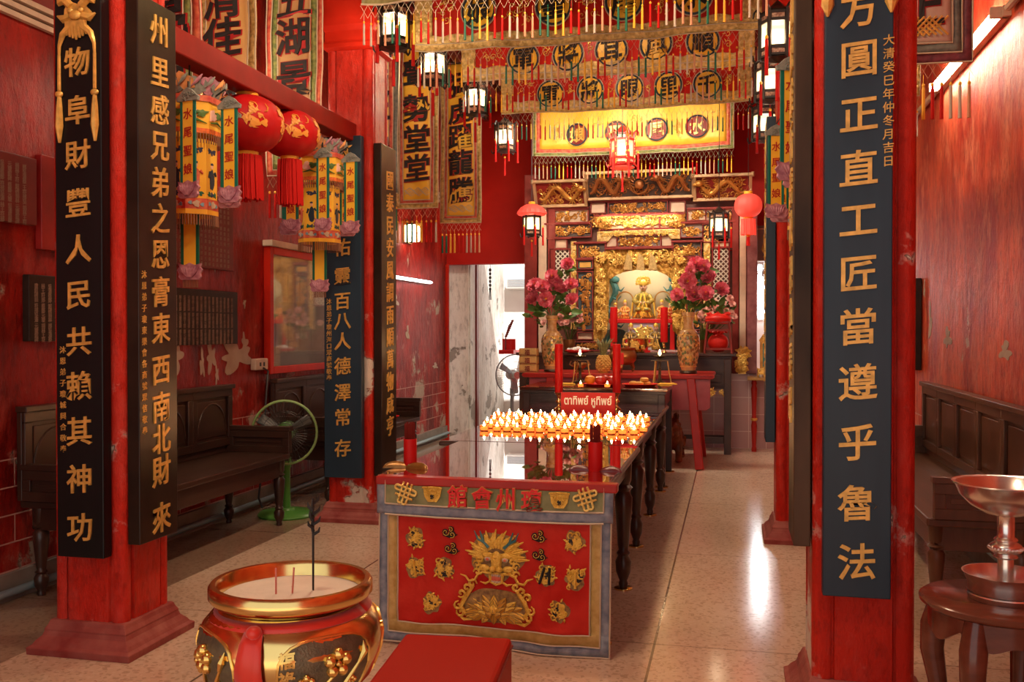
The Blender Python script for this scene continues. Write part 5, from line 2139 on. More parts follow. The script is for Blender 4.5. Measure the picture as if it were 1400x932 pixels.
for px, py in ((591, 674), (765, 682)):
    a, b_ = Sf(px, py)
    g = MB()
    out = [(-.042, -.024), (.042, -.024), (.036, .012), (.020, .034), (-.020, .034), (-.036, .012)]
    g.prism([(a + x_, b_ + y_) for x_, y_ in out], fvf, 0, .008)
    for k in range(7):
        for r_ in range(3):
            cur_ = spiral(a - .03 + k * .010, b_ - .012 + r_ * .014, .006, .9, k, 6)
            if abs(k - 3) * .010 < .034 - r_ * .008:
                g.tube([fl_(x_, y_, .010) for x_, y_ in cur_], .0022, 4)
    blob(g, fvf, a, b_ + .012, .010, .013, 1, 12, .2, 3)
    g.tube([fl_(a + .045 * math.cos(PI * k / 8) * -1, b_ - .024 - .004 * math.sin(PI * k / 8), .010) for k in range(9)], .004, 5)
    g.build('ingot_basket_embroidery', [M_EMB, M_BLK], t, smooth=True)
# red edge strip that holds the cloth along the table front
g = MB().box(CX0 - .012, CX1 + .022, CY - .034, CY + .033, TZ - .034, TZ + .004)
g.build('red_edge_strip', M_REDLAC, t, bevel=.006)

# =================================================================== ON THE TABLES
def incense_pot(label, x, y, h, r, blocks_m):
    t = thing('incense_pot', label, 'incense holder', (x, y, TZ), group='red incense pots on the first table')
    MB().lathe([(r * .98, 0), (r, .004), (r, h), (r * .88, h), (r * .88, h - .02), (.001, h - .02)], (x, y, TZ), 24, caps=False).build('pot', M_WAXRED, t, smooth=True, angle=40)
    rnd = random.Random(int(x * 100))
    b = MB()
    for i in range(46):
        a, q = rnd.uniform(0, 6.28), r * .78 * math.sqrt(rnd.random())
        b.tube([(x + q * math.cos(a), y + q * math.sin(a), TZ + h - .03), (x + q * math.cos(a) * 1.05, y + q * math.sin(a) * 1.05, TZ + h + .075 + rnd.uniform(-.008, .008))], .0022, 4)
    b.build('incense_sticks', M_MAROON, t)
    return t


def moon_block(label, x, y, rz, m, s=1.):
    b = MB()
    V, F = [], []
    n, k = 14, 8
    for i in range(n + 1):
        u = i / n * 2 - 1
        cx = u * .062 * s
        cyv = -.022 * (1 - u * u) * s * -1
        w = .026 * s * math.sqrt(max(0, 1 - u * u)) + .0005
        for j in range(k + 1):
            a = PI * j / k
            V.append((cx, cyv + w * math.cos(a), w * 1.1 * math.sin(a)))
    for i in range(n):
        for j in range(k):
            a = i * (k + 1) + j
            F.append((a, a + 1, a + k + 2, a + k + 1))
        F.append((i * (k + 1), (i + 1) * (k + 1), (i + 1) * (k + 1) + k, i * (k + 1) + k))
    b.add(V, F)
    o = b.build('divination_block', m, None, smooth=True)
    o.location = (x, y, TZ)
    o.rotation_euler = (0, 0, rz)
    return tag(o, label, 'divination block', 'moon shaped divination blocks')


p = atZ(561, 638, TZ)
incense_pot('red incense pot between the brown gold divination blocks', p.x, p.y, .135, .032, None)
M_BLKG = mat('gilded_brown', (.30, .15, .035), .25, .4, var=.3, vscale=20)
M_BLKR = mat('dark_red_lacquer', (.13, .015, .015), .2)
q = atZ(541, 639, TZ)
moon_block('gilded brown moon block beside the pot at the table corner by the far pillar', q.x, q.y, .3, M_BLKG)
q = atZ(571, 640, TZ)
moon_block('gilded brown moon block lying against the front of the red pot', q.x, q.y - .02, -.25, M_BLKG)
p = atZ(814, 643, TZ)
incense_pot('red incense pot between two dark red moon blocks', p.x, p.y, .135, .034, None)
q = atZ(798, 643, TZ)
moon_block('dark red moon block on the inner side of its pot, under the candle reflections', q.x - .02, q.y, .1, M_BLKR, .85)
q = atZ(829, 645, TZ)
moon_block('dark red moon block nearest the table edge with the turned legs', q.x + .02, q.y, -.1, M_BLKR, .85)

# ---- rows of lit candle cups
cup = thing('candle_cup', 'lit amber candle cup among the rows behind the incense pots', 'candle', (0, 0, TZ), group='lit candle cups in rows')
MB().lathe([(.022, 0), (.027, .003), (.031, .036), (.0295, .036), (.025, .006), (.001, .005)], n=14, caps=False).build('glass_cup', M_CUP, cup, world=False, smooth=True, angle=50)
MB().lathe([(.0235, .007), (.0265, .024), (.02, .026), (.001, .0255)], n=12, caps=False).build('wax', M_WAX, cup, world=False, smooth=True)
MB().lathe([(.001, .026), (.007, .031), (.0085, .037), (.005, .048), (.001, .060)], n=8, caps=False).build('flame', M_FLAME, cup, world=False, smooth=True)
rnd = random.Random(11)
first = True
rows = 7
for r in range(rows):
    yv = 5.98 + r * .165
    pa, pb = atY(662 + 3 * r, 590, yv).x, atY(876 + 1.2 * r, 590, yv).x
    ncol = 14
    for c in range(ncol):
        x = pa + (pb - pa) * (c + .4 * (r % 2)) / (ncol - .6) + rnd.uniform(-.012, .012)
        y = yv + rnd.uniform(-.02, .02)
        if first:
            cup.location = (x, y, TZ); first = False
        else:
            dup(cup, (x, y, TZ))
# two tealights on table C and the oil lamps
for px, py, lab in ((797, 528, 'small tealight beside the oranges on the dark moulded table'), (834, 528, 'small tealight before the pineapple, close to the tall red candle')):
    q = atZ(px, py, .875)
    c = dup(cup, (q.x, 8.53, .875), None, lab, 'tealights on the dark table')


def candlestick(label, x, y, z, ch, cr, s=1., group='red candles in brass sticks'):
    t = thing('candlestick', label, 'candle', (x, y, z), group=group)
    H = .145 * s
    MB().lathe([(.04 * s, 0), (.042 * s, .006), (.034 * s, .014), (.014 * s, .03), (.012 * s, .05), (.026 * s, .062), (.028 * s, .072), (.014 * s, .085), (.012 * s, .1), (.022 * s, .12), (cr * 1.1, H), (cr * 1.15, H + .004)], (x, y, z), 20).build('brass_holder', M_BRASS, t, smooth=True, angle=60)
    MB().lathe([(cr * .93, H), (cr, H + .01), (cr * 1.02, H + ch), (cr * .8, H + ch + .003), (.004, H + ch - .004)], (x, y, z), 20).build('candle', M_WAXRED, t, smooth=True, angle=50)
    return t


p = atZ(764, 560, TZ)
candlestick('tall red candle in brass stick at the sign end nearer the doorway', p.x, p.y, TZ, .40, .033, .95)
p = atZ(843, 560, TZ)
candlestick('tall red candle in brass stick at the sign end nearer the passage', p.x, p.y, TZ, .40, .033, .95)
# sign between the candles
a, c = atY(767, 572, 7.35), atY(841, 537, 7.35)
t = thing('sign', 'red sign with white Thai lettering standing between two tall candles', 'sign', ((a.x + c.x) / 2, 7.35, TZ))
zt = c.z
MB().box(a.x, c.x, 7.35, 7.362, TZ, zt).build('board', mat('red_acrylic', (.46, .010, .012), .4, spec=.2), t, bevel=.002)
g = MB()
g.box(a.x + .05, c.x - .05, 7.362, 7.45, TZ, TZ + .008)
g.build('stand', _mats['red_acrylic'], t)
V, F = glyph('ตาทิพย์ หูทิพย์', .02, .05)
xs = [v[0] for v in V]
g = MB()
sc_ = (c.x - a.x) * .88 / (max(xs) - min(xs))
xm = (max(xs) + min(xs)) / 2
g.add([((a.x + c.x) / 2 + (v[0] - xm) * sc_, 7.3495 if v[2] < 0 else 7.346, TZ + (zt - TZ) * .44 + v[1] * sc_ * 1.35) for v in V], F)
g.build('lettering', M_PLASTIC_W, t)
for xx in (a.x - .02, c.x - .12):
    pass

# ---- table C: oil lamps, fruit


def oil_lamp(label, x, y, z, h, flame=True):
    t = thing('oil_lamp', label, 'lamp', (x, y, z), group='brass oil lamps on the dark table')
    MB().lathe([(.06, 0), (.062, .01), (.03, .022), (.016, .035), (.012, h * .5), (.02, h * .53), (.012, h * .56), (.012, h * .78), (.03, h * .8), (.085, h * .815), (.085, h * .83), (.02, h * .84), (.018, h * .9), (.05, h * .95), (.06, h), (.055, h), (.03, h * .96), (.001, h * .96)], (x, y, z), 22, caps=False).build('stand', M_DARKBRASS, t, smooth=True, angle=50)
    g = MB()
    for k in range(3):
        an = 2 * PI * k / 3
        g.tube([(x + .075 * math.cos(an), y + .075 * math.sin(an), z + h * .815), (x + .09 * math.cos(an), y + .09 * math.sin(an), z + h * .4), (x + .11 * math.cos(an), y + .11 * math.sin(an), z + .008), (x + .13 * math.cos(an), y + .13 * math.sin(an), z + .006)], .006, 6)
    g.build('bracket', M_GOLD, t)
    MB().lathe([(.001, h), (.011, h + .012), (.013, h + .024), (.007, h + .042), (.001, h + .06)], (x, y, z), 8, caps=False).build('flame', M_FLAME, t, smooth=True)
    return t


for px, lab in ((793, 'oil lamp with a small flame on the doorway side of the pineapple'), (902, 'oil lamp with a small flame on the passage side, before the tall vase')):
    q = atZ(px, 523, .875)
    q2 = atY(px, 486, 9.3)
    oil_lamp(lab, q2.x, 9.3, .875, q2.z - .875)
    lamp('oil_lamp_light', 'POINT', (q2.x, 9.25, q2.z + .1), 2.0, (1, .6, .28), .015)


def plate(label, x, y, z, r, m, name='plate', cat='plate'):
    o = MB().lathe([(r * .78, 0), (r * .8, .004), (r, .022), (r * .98, .026), (r * .8, .010), (.001, .009)], (0, 0, 0), 26, caps=False).build(name, m, smooth=True)
    o.location = (x, y, z)
    return tag(o, label, cat)


q = atY(826, 521, 9.0)
plate('red plate of oranges and red fruit in front of the pineapple', q.x, 8.78, .875, .17, M_WAXRED)
for i, (dx, dy, m, lab) in enumerate(((-.10, -.02, M_ORANGE, 'orange at the doorway end of the fruit plate'), (.0, -.045, mat('red_apple', (.42, .03, .02), .25, var=.3, vscale=8), 'red apple in the middle of the fruit plate'), (.10, -.02, _mats['red_apple'], 'red apple at the far end of the fruit plate, by the tall candle'), (.03, .075, _mats['red_apple'], 'red apple at the back of the fruit plate'))):
    r_ = .05
    b = MB().lathe([(.001, -r_ * .82), (r_ * .5, -r_ * .84), (r_ * .9, -r_ * .4), (r_, .05 * r_), (r_ * .85, r_ * .55), (r_ * .4, r_ * .82), (.001, r_ * .74)], n=18, caps=False)
    b.tube([(0, 0, r_ * .7), (.004, 0, r_ * 1.05)], .003, 5)
    o = b.build('orange' if i == 0 else 'apple', m, smooth=True)
    o.location = (q.x + dx, 8.78 + dy, .875 + .013 + r_ * .84)
    tag(o, lab, 'fruit', 'fruit on the red plate')
q = atY(875, 522, 8.8)
plate('red plate of yellow cakes on the dark moulded table', q.x, 8.8, .875, .17, M_WAXRED)
rnd = random.Random(4)
for i in range(5):
    o = MB().lathe([(.03, 0), (.042, .006), (.04, .026), (.02, .036), (.001, .036)], n=10).build('cake', mat('yellow_cake', (.72, .38, .06), .6, var=.3, vscale=20), smooth=True)
    o.location = (q.x + (-.06, .0, .065, .02, .04)[i], 8.8 + (.0, -.05, .0, .05, .0)[i], .875 + (.011, .011, .011, .011, .046)[i])
    tag(o, 'small round yellow cake on the red plate beside the oil lamp', 'cake', 'yellow cakes on a red plate')
# folded gold paper near each end
for px, lab in ((777, 'folded yellow paper lying at the foot of the oil lamp by the doorway'), (914, 'folded yellow paper at the passage end of the dark table')):
    q = atZ(px, 524, .875)
    o = MB().box(-.09, .09, -.04, .04, 0, .008).box(-.07, .07, -.03, .045, .008, .014).build('joss_paper', M_YSATIN, bevel=.003)
    o.location = (q.x, min(q.y, 9.3) - .15, .875)
    o.rotation_euler = (0, 0, .2)
    tag(o, lab, 'joss paper', 'folded joss papers')

# ---- table D: pineapple, bronze urn, two vases with flowers
q = atY(825, 513, 9.9)
t = thing('pineapple', 'ripe pineapple with leafy crown on the red altar table', 'fruit', (q.x, 9.9, zd))
b = MB()
for i in range(9):
    for j in range(11):
        a = 2 * PI * (j + .5 * (i % 2)) / 11
        tt = (i + .5) / 9
        r_ = .068 * (1 - .35 * (tt - .4) ** 2 * 3) * (.92 if i in (0, 8) else 1)
        b.ell((q.x + r_ * math.cos(a), 9.9 + r_ * math.sin(a), zd + .02 + .165 * tt), (.018, .018, .013), 6, 4)
b.lathe([(.045, .002), (.066, .05), (.068, .1), (.05, .17), (.02, .185)], (q.x, 9.9, zd), 14)
b.build('fruit_body', mat('pineapple_skin', (.52, .28, .06), .5, col2=(.72, .46, .12), vscale=30), t, smooth=True)
b = MB()
rnd = random.Random(6)
for i in range(34):
    a = i * 2.4
    lv = i / 34
    l_ = .13 + .08 * (1 - lv)
    out = .10 * (1 - lv) + .012
    z0 = zd + .18
    b.tube([(q.x + .012 * math.cos(a), 9.9 + .012 * math.sin(a), z0), (q.x + out * .5 * math.cos(a), 9.9 + out * .5 * math.sin(a), z0 + l_ * .55), (q.x + out * math.cos(a), 9.9 + out * math.sin(a), z0 + l_ * .9)], [.012, .010, .001], 5)
b.build('leaf_crown', mat('pineapple_leaf', (.10, .13, .05), .5, col2=(.30, .30, .13), vscale=30), t, smooth=True)

q = atY(851, 512, 10.05)
t = thing('incense_urn', 'round bronze incense urn on three feet, red paper strip on its front', 'urn', (q.x, 10.05, zd))
MB().lathe([(.03, .075), (.10, .085), (.145, .13), (.152, .18), (.135, .225), (.125, .235), (.14, .25), (.142, .262), (.12, .262), (.115, .235), (.001, .235)], (q.x, 10.05, zd), 28, caps=False).build('bowl', M_BRONZE, t, smooth=True, angle=60)
for k in range(3):
    a = 2 * PI * k / 3 + .5
    MB().tube([(q.x + .10 * math.cos(a), 10.05 + .10 * math.sin(a), zd + .10), (q.x + .125 * math.cos(a), 10.05 + .125 * math.sin(a), zd + .05), (q.x + .11 * math.cos(a), 10.05 + .11 * math.sin(a), zd + .03), (q.x + .125 * math.cos(a), 10.05 + .125 * math.sin(a), zd + .019)], [.026, .018, .013, .018], 8).build('foot', M_BRONZE, t, smooth=True)
MB().box(q.x - .03, q.x + .03, 10.05 - .158, 10.05 - .15, zd + .09, zd + .21).build('paper_strip', M_WAXRED, t, bevel=.002)
q = atY(790, 512, 10.05)
t = thing('brass_censer', 'small dark censer with handles left of the pineapple', 'censer', (q.x + .02, 10.05, zd))
MB().lathe([(.05, 0), (.05, .01), (.03, .02), (.075, .06), (.08, .09), (.07, .1), (.001, .095)], (q.x + .02, 10.05, zd), 20, caps=False).build('bowl', M_BRONZE, t, smooth=True, angle=60)
g = MB()
for s in (-1, 1):
    g.tube([(q.x + .02 + s * .075, 10.05, zd + .06), (q.x + .02 + s * .11, 10.05, zd + .08), (q.x + .02 + s * .09, 10.05, zd + .115)], .007, 6)
g.build('handle', M_BRONZE, t, smooth=True)


def vase(label, x, y, z, h):
    t = thing('porcelain_vase', label, 'vase', (x, y, z), group='tall gilt vases on the red altar table')
    MB().lathe([(.07, 0), (.09, .01), (.085, .03), (.06, .035)], (x, y, z), 24).build('wood_stand', M_WOOD, t, smooth=True, angle=40)
    pr = [(.068, .03), (.075, .05), (.105, h * .28), (.118, h * .48), (.112, h * .60), (.085, h * .69), (.052, h * .735), (.047, h * .80), (.050, h * .90), (.068, h * .97), (.072, h), (.06, h), (.045, h * .93), (.001, h * .92)]
    body = MB().lathe(pr, (x, y, z), 32, caps=False).build('body', M_PORC, t, smooth=True, angle=70)
    g = MB()

    def fn(u, v, d):
        r_ = 0
        for (r0, z0), (r1, z1) in zip(pr, pr[1:11]):
            if z0 <= v <= z1:
                r_ = r0 + (r1 - r0) * (v - z0) / max(1e-6, z1 - z0)
        r_ = r_ or .05
        return Vector((x + (r_ + d) * math.cos(u), y + (r_ + d) * math.sin(u), z + v))
    rnd = random.Random(int(x * 50) + 3)
    for k in range(150):
        u = rnd.uniform(PI, 2 * PI); v = rnd.uniform(.09, h * .66)
        c_ = []
        n_ = 9
        V = [fn(u, v, .004)] + [fn(u + rnd.uniform(.08, .16) * math.cos(2 * PI * j / n_), v + rnd.uniform(.010, .022) * math.sin(2 * PI * j / n_), .002) for j in range(n_)]
        g.add(V, [(0, 1 + j, 1 + (j + 1) % n_) for j in range(n_)], rnd.choice((0, 0, 1, 2)))
    for v in (.075, h * .63, h * .71, h * .93):
        g.tube([fn(2 * PI * j / 28, v, .002) for j in range(29)], .004, 5, 2)
    g.build('enamel_pattern', [M_PORC2, mat('enamel_green', (.16, .20, .09), .2), M_GILT], body, smooth=True)
    return t


def peony(c, r, seed, m=0, mb=None, core=1):
    rnd = random.Random(seed)
    ax = Vector((rnd.uniform(-.4, .4), -.8, rnd.uniform(.1, .8))).normalized()
    e1 = ax.orthogonal().normalized()
    e2 = ax.cross(e1)
    c = Vector(c)
    for ring, (n, ro, op, sz) in enumerate(((8, .62, .15, .62), (9, .52, .55, .56), (8, .42, .9, .5), (7, .30, 1.15, .42), (5, .16, 1.4, .34))):
        for k in range(n):
            a = 2 * PI * (k + .5 * ring) / n + rnd.uniform(-.15, .15)
            rad = e1 * math.cos(a) + e2 * math.sin(a)
            tang = ax.cross(rad)
            nn = (rad * math.cos(op) + ax * math.sin(op)).normalized()
            V = []
            for i in range(4):
                for j in range(5):
                    u, v = j / 4 * 2 - 1, i / 3
                    w = sz * math.sin(PI * (.18 + .68 * v)) * 1.05
                    pos = c + rad * r * ro * .35 + nn * r * v * (.62 + .12 * ring * 0 + rnd.uniform(-.03, .03)) + tang * u * r * w * .62 + ax * r * (.12 * u * u + .10 * v * v * (1 if ring < 2 else -.6)) + nn * r * rnd.uniform(-.09, .09) * v + tang * r * rnd.uniform(-.05, .05) * v
                    V.append(pos)
            F = [(i * 5 + j, i * 5 + j + 1, i * 5 + j + 6, i * 5 + j + 5) for i in range(3) for j in range(4)]
            mb.add(V, F, m)
    mb.ell(c + ax * r * .36, r * .10, 6, 4, core)


def leafs(mb, c, n, seed, L_, spread, m=0, down=.2):
    rnd = random.Random(seed)
    for i in range(n):
        d = Vector((rnd.uniform(-1, 1), rnd.uniform(-1, .3), rnd.uniform(-down, .8))).normalized()
        s = d.cross(Vector((rnd.uniform(-1, 1), rnd.uniform(-1, 1), rnd.uniform(-1, 1)))).normalized()
        p0 = Vector(c) + Vector((rnd.uniform(-1, 1), rnd.uniform(-.5, .3), rnd.uniform(-.8, .8))) * spread
        l_ = L_ * rnd.uniform(.7, 1.2)
        w = l_ * .26
        up = s.cross(d) * l_ * .12
        V = [p0, p0 + d * l_ * .35 + s * w, p0 + d * l_ * .4 + up, p0 + d * l_ * .35 - s * w, p0 + d * l_ * .72 + s * w * .75, p0 + d * l_ * .75 + up * 1.2, p0 + d * l_ * .72 - s * w * .75, p0 + d * l_ - up * .4]
        mb.add(V, [(0, 1, 2), (0, 2, 3), (1, 4, 5, 2), (2, 5, 6, 3), (4, 7, 5), (5, 7, 6)], m)


def bouquet(label, vx, vy, vz, spots, Y, leaf_spots, seed):
    t = thing('peony_bouquet', label, 'flowers', (vx, vy, vz), group='silk peony bouquets')
    st = MB()
    for i, (px, py, r_) in enumerate(spots):
        q = atY(px, py, Y - .03 * (i % 3))
        b = MB()
        peony(q, r_, seed + i, 0, b, 1)
        b.build('peony', [M_PEONY, M_YTHREAD], t)
        st.tube([(vx, vy, vz - .12), (vx + (q.x - vx) * .2, vy, vz + .02), (vx + (q.x - vx) * .75, vy + .02, (vz + q.z) / 2 + .02), (q.x, q.y + .03, q.z)], .005, 5)
    st.build('stem', M_LEAF, t, smooth=True)
    b = MB()
    for i, (px, py, n) in enumerate(leaf_spots):
        leafs(b, atY(px, py, Y + .05), n, seed + 50 + i, .13, .07)
    o = b.build('leaves', M_LEAF, t, smooth=True, angle=180)
    return t


M_PEONY2 = M_PEONY
V1 = atY(755, 505, 9.95)
VH = .60
vase('tall gilt vase standing beside the doorway end of the red table', V1.x, 9.95, zd, VH)
V2 = atY(941, 506, 9.95)
vase('tall gilt vase at the passage end of the red table', V2.x, 9.95, zd, VH + .03)
bouquet('silk peonies in the vase beside the doorway, spreading wide to the post', V1.x, 9.95, zd + VH,
        [(755, 379, .10), (732, 391, .105), (742, 393, .10), (761, 391, .10), (729, 409, .095), (745, 409, .11), (776, 362, .09), (781, 390, .095), (783, 410, .09), (768, 395, .085)], 9.9,
        [(742, 425, 14), (758, 415, 12), (770, 405, 10), (776, 375, 4), (736, 430, 8), (775, 432, 8)], 10)
bouquet('silk peonies in the vase at the passage end, one bloom highest before the carving', V2.x, 9.95, zd + VH + .03,
        [(952, 362, .105), (963, 364, .085), (940, 385, .115), (970, 380, .10), (950, 403, .115), (966, 402, .105), (986, 396, .095), (926, 404, .09), (944, 370, .07)], 9.9,
        [(957, 375, 10), (937, 418, 14), (975, 420, 10), (958, 395, 8), (926, 418, 6), (955, 418, 10)], 40)

# ---- pink rose bouquets in small pots on table E


def rose_pot(label, px, py, spots, Y, seed, z):
    q = atY(px, py, Y)
    t = thing('rose_bouquet', label, 'flowers', (q.x, Y, z), group='pink rose bouquets')
    MB().lathe([(.05, 0), (.055, .01), (.075, .13), (.08, .15), (.07, .15), (.001, .13)], (q.x, Y, z), 18, caps=False).build('pot', M_BRONZE, t, smooth=True, angle=50)
    st = MB()
    b = MB()
    for i, (a, c, r_) in enumerate(spots):
        w = atY(a, c, Y - .1 - .02 * (i % 3))
        peony(w, r_, seed + i, 0, b, 0)
        st.tube([(q.x, Y, z + .1), ((q.x + w.x) / 2, Y, (z + w.z) / 2 + .05), tuple(w)], .004, 4)
        leafs(st, w - Vector((0, -.04, .05)), 2, seed + i * 3, .10, .05)
    b.build('roses', M_PINK, t)
    st.build('stems_and_leaves', M_LEAF, t, smooth=True, angle=180)
    return t


rose_pot('pink roses in a small pot between the doorway vase and the carved door', 778, 470,
         [(764, 437, .055), (776, 423, .06), (783, 431, .05), (769, 442, .055), (791, 430, .055), (793, 438, .05), (784, 438, .06), (767, 431, .05), (788, 424, .04), (744, 441, .05), (775, 441, .05)], 11.2, 70, ze)
rose_pot('pink roses in a pot behind the vase at the passage end, by the red basket', 957, 470,
         [(961, 425, .055), (970, 419, .055), (979, 422, .06), (988, 415, .055), (998, 408, .05), (1001, 416, .05), (992, 425, .055), (983, 431, .055), (972, 431, .06), (962, 437, .055), (1000, 428, .05), (1004, 433, .045), (976, 412, .045), (957, 432, .05), (996, 434, .05)], 11.27, 90, ze)

# =================================================================== CARVED ALTAR SCREEN
AY = 11.5


def A(px, py, Y=AY):
    p = atY(px, py, Y)
    return p.x, p.z


def AR(px0, px1, pyt, pyb, Y=AY):
    """photo rectangle on the altar plane -> x0, x1, z0, z1"""
    pm, qm = (px0 + px1) / 2, (pyt + pyb) / 2
    return A(px0, qm, Y)[0], A(px1, qm, Y)[0], A(pm, pyb, Y)[1], A(pm, pyt, Y)[1]


scr = thing('altar_screen', 'tall carved and gilded screen framing the shrine niche under the yellow valance', 'altar screen', (-1.1, AY, .88))
M_PANELBG = mat('panel_ground_dark', (.05, .035, .03), .5, col2=(.09, .06, .05), vscale=9)
M_PANELGREY = mat('panel_ground_grey', (.24, .17, .15), .5, col2=(.30, .22, .2), vscale=9)
M_PANELRED = mat('panel_ground_red', (.20, .015, .012), .45, col2=(.28, .02, .015), vscale=9)
M_CARVE = mat('old_gilt_carving', (.42, .17, .035), .36, .55, col2=(.64, .33, .07), vscale=14)
M_CARVE2 = mat('brown_gilt_carving', (.26, .085, .025), .4, .35, col2=(.40, .15, .035), vscale=14)
M_LATTICE = mat('white_lattice', (.70, .62, .50), .5)


def pfn(Y):
    return lambda a, b, d: Vector((a, Y - d, b))


def frame_rect(mb, x0, x1, z0, z1, Y, w=.018, d=.05, m=0):
    for a0, a1, c0, c1 in ((x0 - w, x1 + w, z1, z1 + w), (x0 - w, x1 + w, z0 - w, z0), (x0 - w, x0, z0, z1), (x1, x1 + w, z0, z1)):
        mb.box(a0, a1, Y - d, Y, c0, c1, m)


def carved_panel(px, ground, n, seed, r=.035, th=.008, Y=AY, carve=M_CARVE, name='carved_panel', fw=.014, frame=M_MAROON):
    x0, x1, z0, z1 = AR(*px, Y)
    p = MB().box(x0, x1, Y - .012, Y + .01, z0, z1).build(name, ground, scr)
    f = MB()
    frame_rect(f, x0, x1, z0, z1, Y, fw, .045)
    f.build('panel_frame', frame, p, bevel=.003)
    if n:
        g = MB()
        curls(g, pfn(Y - .012), x0 + .01, x1 - .01, z0 + .01, z1 - .01, n, seed, min(r, (z1 - z0) * .34), th, .022)
        g.build('carving', carve, p, smooth=True)
    return p


# posts
for px0, px1, m, nm in ((718, 735, M_MAROON, 'maroon_post'), (737, 748, M_CREAM, 'cream_post'), (750, 760, M_MAROON, 'slim_post'), (1001, 1010, M_MAROON, 'slim_post'), (1011, 1020, M_CREAM, 'cream_post'), (1021, 1035, mat('worn_maroon', (.16, .03, .035), .35, col2=(.32, .11, .11), vscale=9, bump=.2, bscale=14), 'maroon_post')):
    x0, x1 = A(px0, 400)[0], A(px1, 400)[0]
    MB().box(x0, x1, AY - .05, AY + .12, .88, A(px0, 285 if px0 > 720 else 240)[1]).build(nm, m, scr, bevel=.008)
# leaning dragon boards on top
for (pa, pb, pt, pbm, seed, side) in ((803, 948, 237, 270, 1, 0), (733, 801, 250, 281, 2, -1), (950, 1026, 242, 272, 3, 1)):
    x0, x1, z0, z1 = AR(pa, pb, pt, pbm, AY - .1)
    lean = .16
    fnl = lambda a, b, d, z0=z0, z1=z1: Vector((a, AY - .06 - lean * (b - z0) / (z1 - z0) - d, b))
    brd = MB().prism([(x0, z0), (x1, z0), (x1, z1), (x0, z1)], fnl, -.03, 0).build('dragon_board', M_PANELRED if side else M_PANELBG, scr)
    f = MB()
    f.bar(fnl(x0 - .02, z1, .015), fnl(x1 + .02, z1, .015), .05, .035)
    f.bar(fnl(x0 - .02, z0, .015), fnl(x1 + .02, z0, .015), .05, .035)
    for xx in (x0, x1):
        f.bar(fnl(xx, z0, .015), fnl(xx, z1, .015), .035, .05, up=(0, 1, 0))
    for xx in (x0 - .01, x1 + .01):
        f.tube([fnl(xx + .0, z1, .02), fnl(xx + .03 * (1 if xx > x0 else -1), z1 - .0, .03)], .03, 8)
    f.build('board_frame', mat('gilt_edge', (.40, .25, .12), .4, .3, col2=(.52, .34, .18), vscale=10), brd, bevel=.004)
    g = MB()
    xc, zc_ = (x0 + x1) / 2, (z0 + z1) / 2
    W_, H_ = x1 - x0, z1 - z0
    dr = [(-1, 1)] if side else [(-1, 1), (1, 1)]
    for s, _ in dr:
        if side:
            s = side
            body = [(xc - s * W_ * .42 + s * W_ * .84 * k / 18, zc_ + H_ * .25 * math.sin(k * .52 + 2.4)) for k in range(19)]
        else:
            body = [(xc + s * (W_ * .16 + W_ * .31 * k / 18), zc_ + H_ * .28 * math.sin(k * .5 + 2.2)) for k in range(19)]
        g.tube([fnl(a, b, .03) for a, b in body], [.016 + .014 * math.sin(PI * (k + 2) / 21) for k in range(19)], 8)
        hx, hz = body[0]
        g.ell(fnl(hx, hz, .05), (.05, .04, .04))
        g.ell(fnl(hx - (.04 * s), hz - .012, .06), (.035, .03, .022))
        for k in range(5):
            g.tube([fnl(hx + s * .02, hz + .01, .05), fnl(hx + s * (.05 + .01 * k), hz + .055 - .022 * k, .04), fnl(hx + s * (.10 + .01 * k), hz + .07 - .03 * k, .03)], [.010, .008, .002], 5)
        for k in (4, 8, 12, 15):
            a, b = body[k]
            for q in (-1, 0, 1):
                g.tube([fnl(a, b, .03), fnl(a + .03 * q, b - .045, .04), fnl(a + .05 * q, b - .065, .035)], [.010, .008, .003], 5)
        for k in range(2, 17):
            a, b = body[k]
            g.tube([fnl(a, b + .02, .035), fnl(a + s * .02, b + .055, .03)], [.010, .002], 4)
    if not side:
        g.ell(fnl(xc, zc_, .03), (.055, .03, .055))
        for k in range(9):
            a = PI * k / 8
            g.tube([fnl(xc + .07 * math.cos(a), zc_ + .01 + .06 * math.sin(a), .03), fnl(xc + .12 * math.cos(a), zc_ + .02 + .11 * math.sin(a), .02)], [.012, .002], 5)
        g.tube([fnl(xc + .11 * math.cos(PI + PI * k / 10), zc_ - .0 + .10 * math.sin(PI + PI * k / 10), .03) for k in range(11)], .012, 6)
    curls(g, fnl, x0 + .03, x1 - .03, z0 + .02, z1 - .02, int(W_ * 60), seed, .04, .007, .018)
    g.build('dragon_carving', M_CARVE2 if not side else M_CARVE, brd, smooth=True)
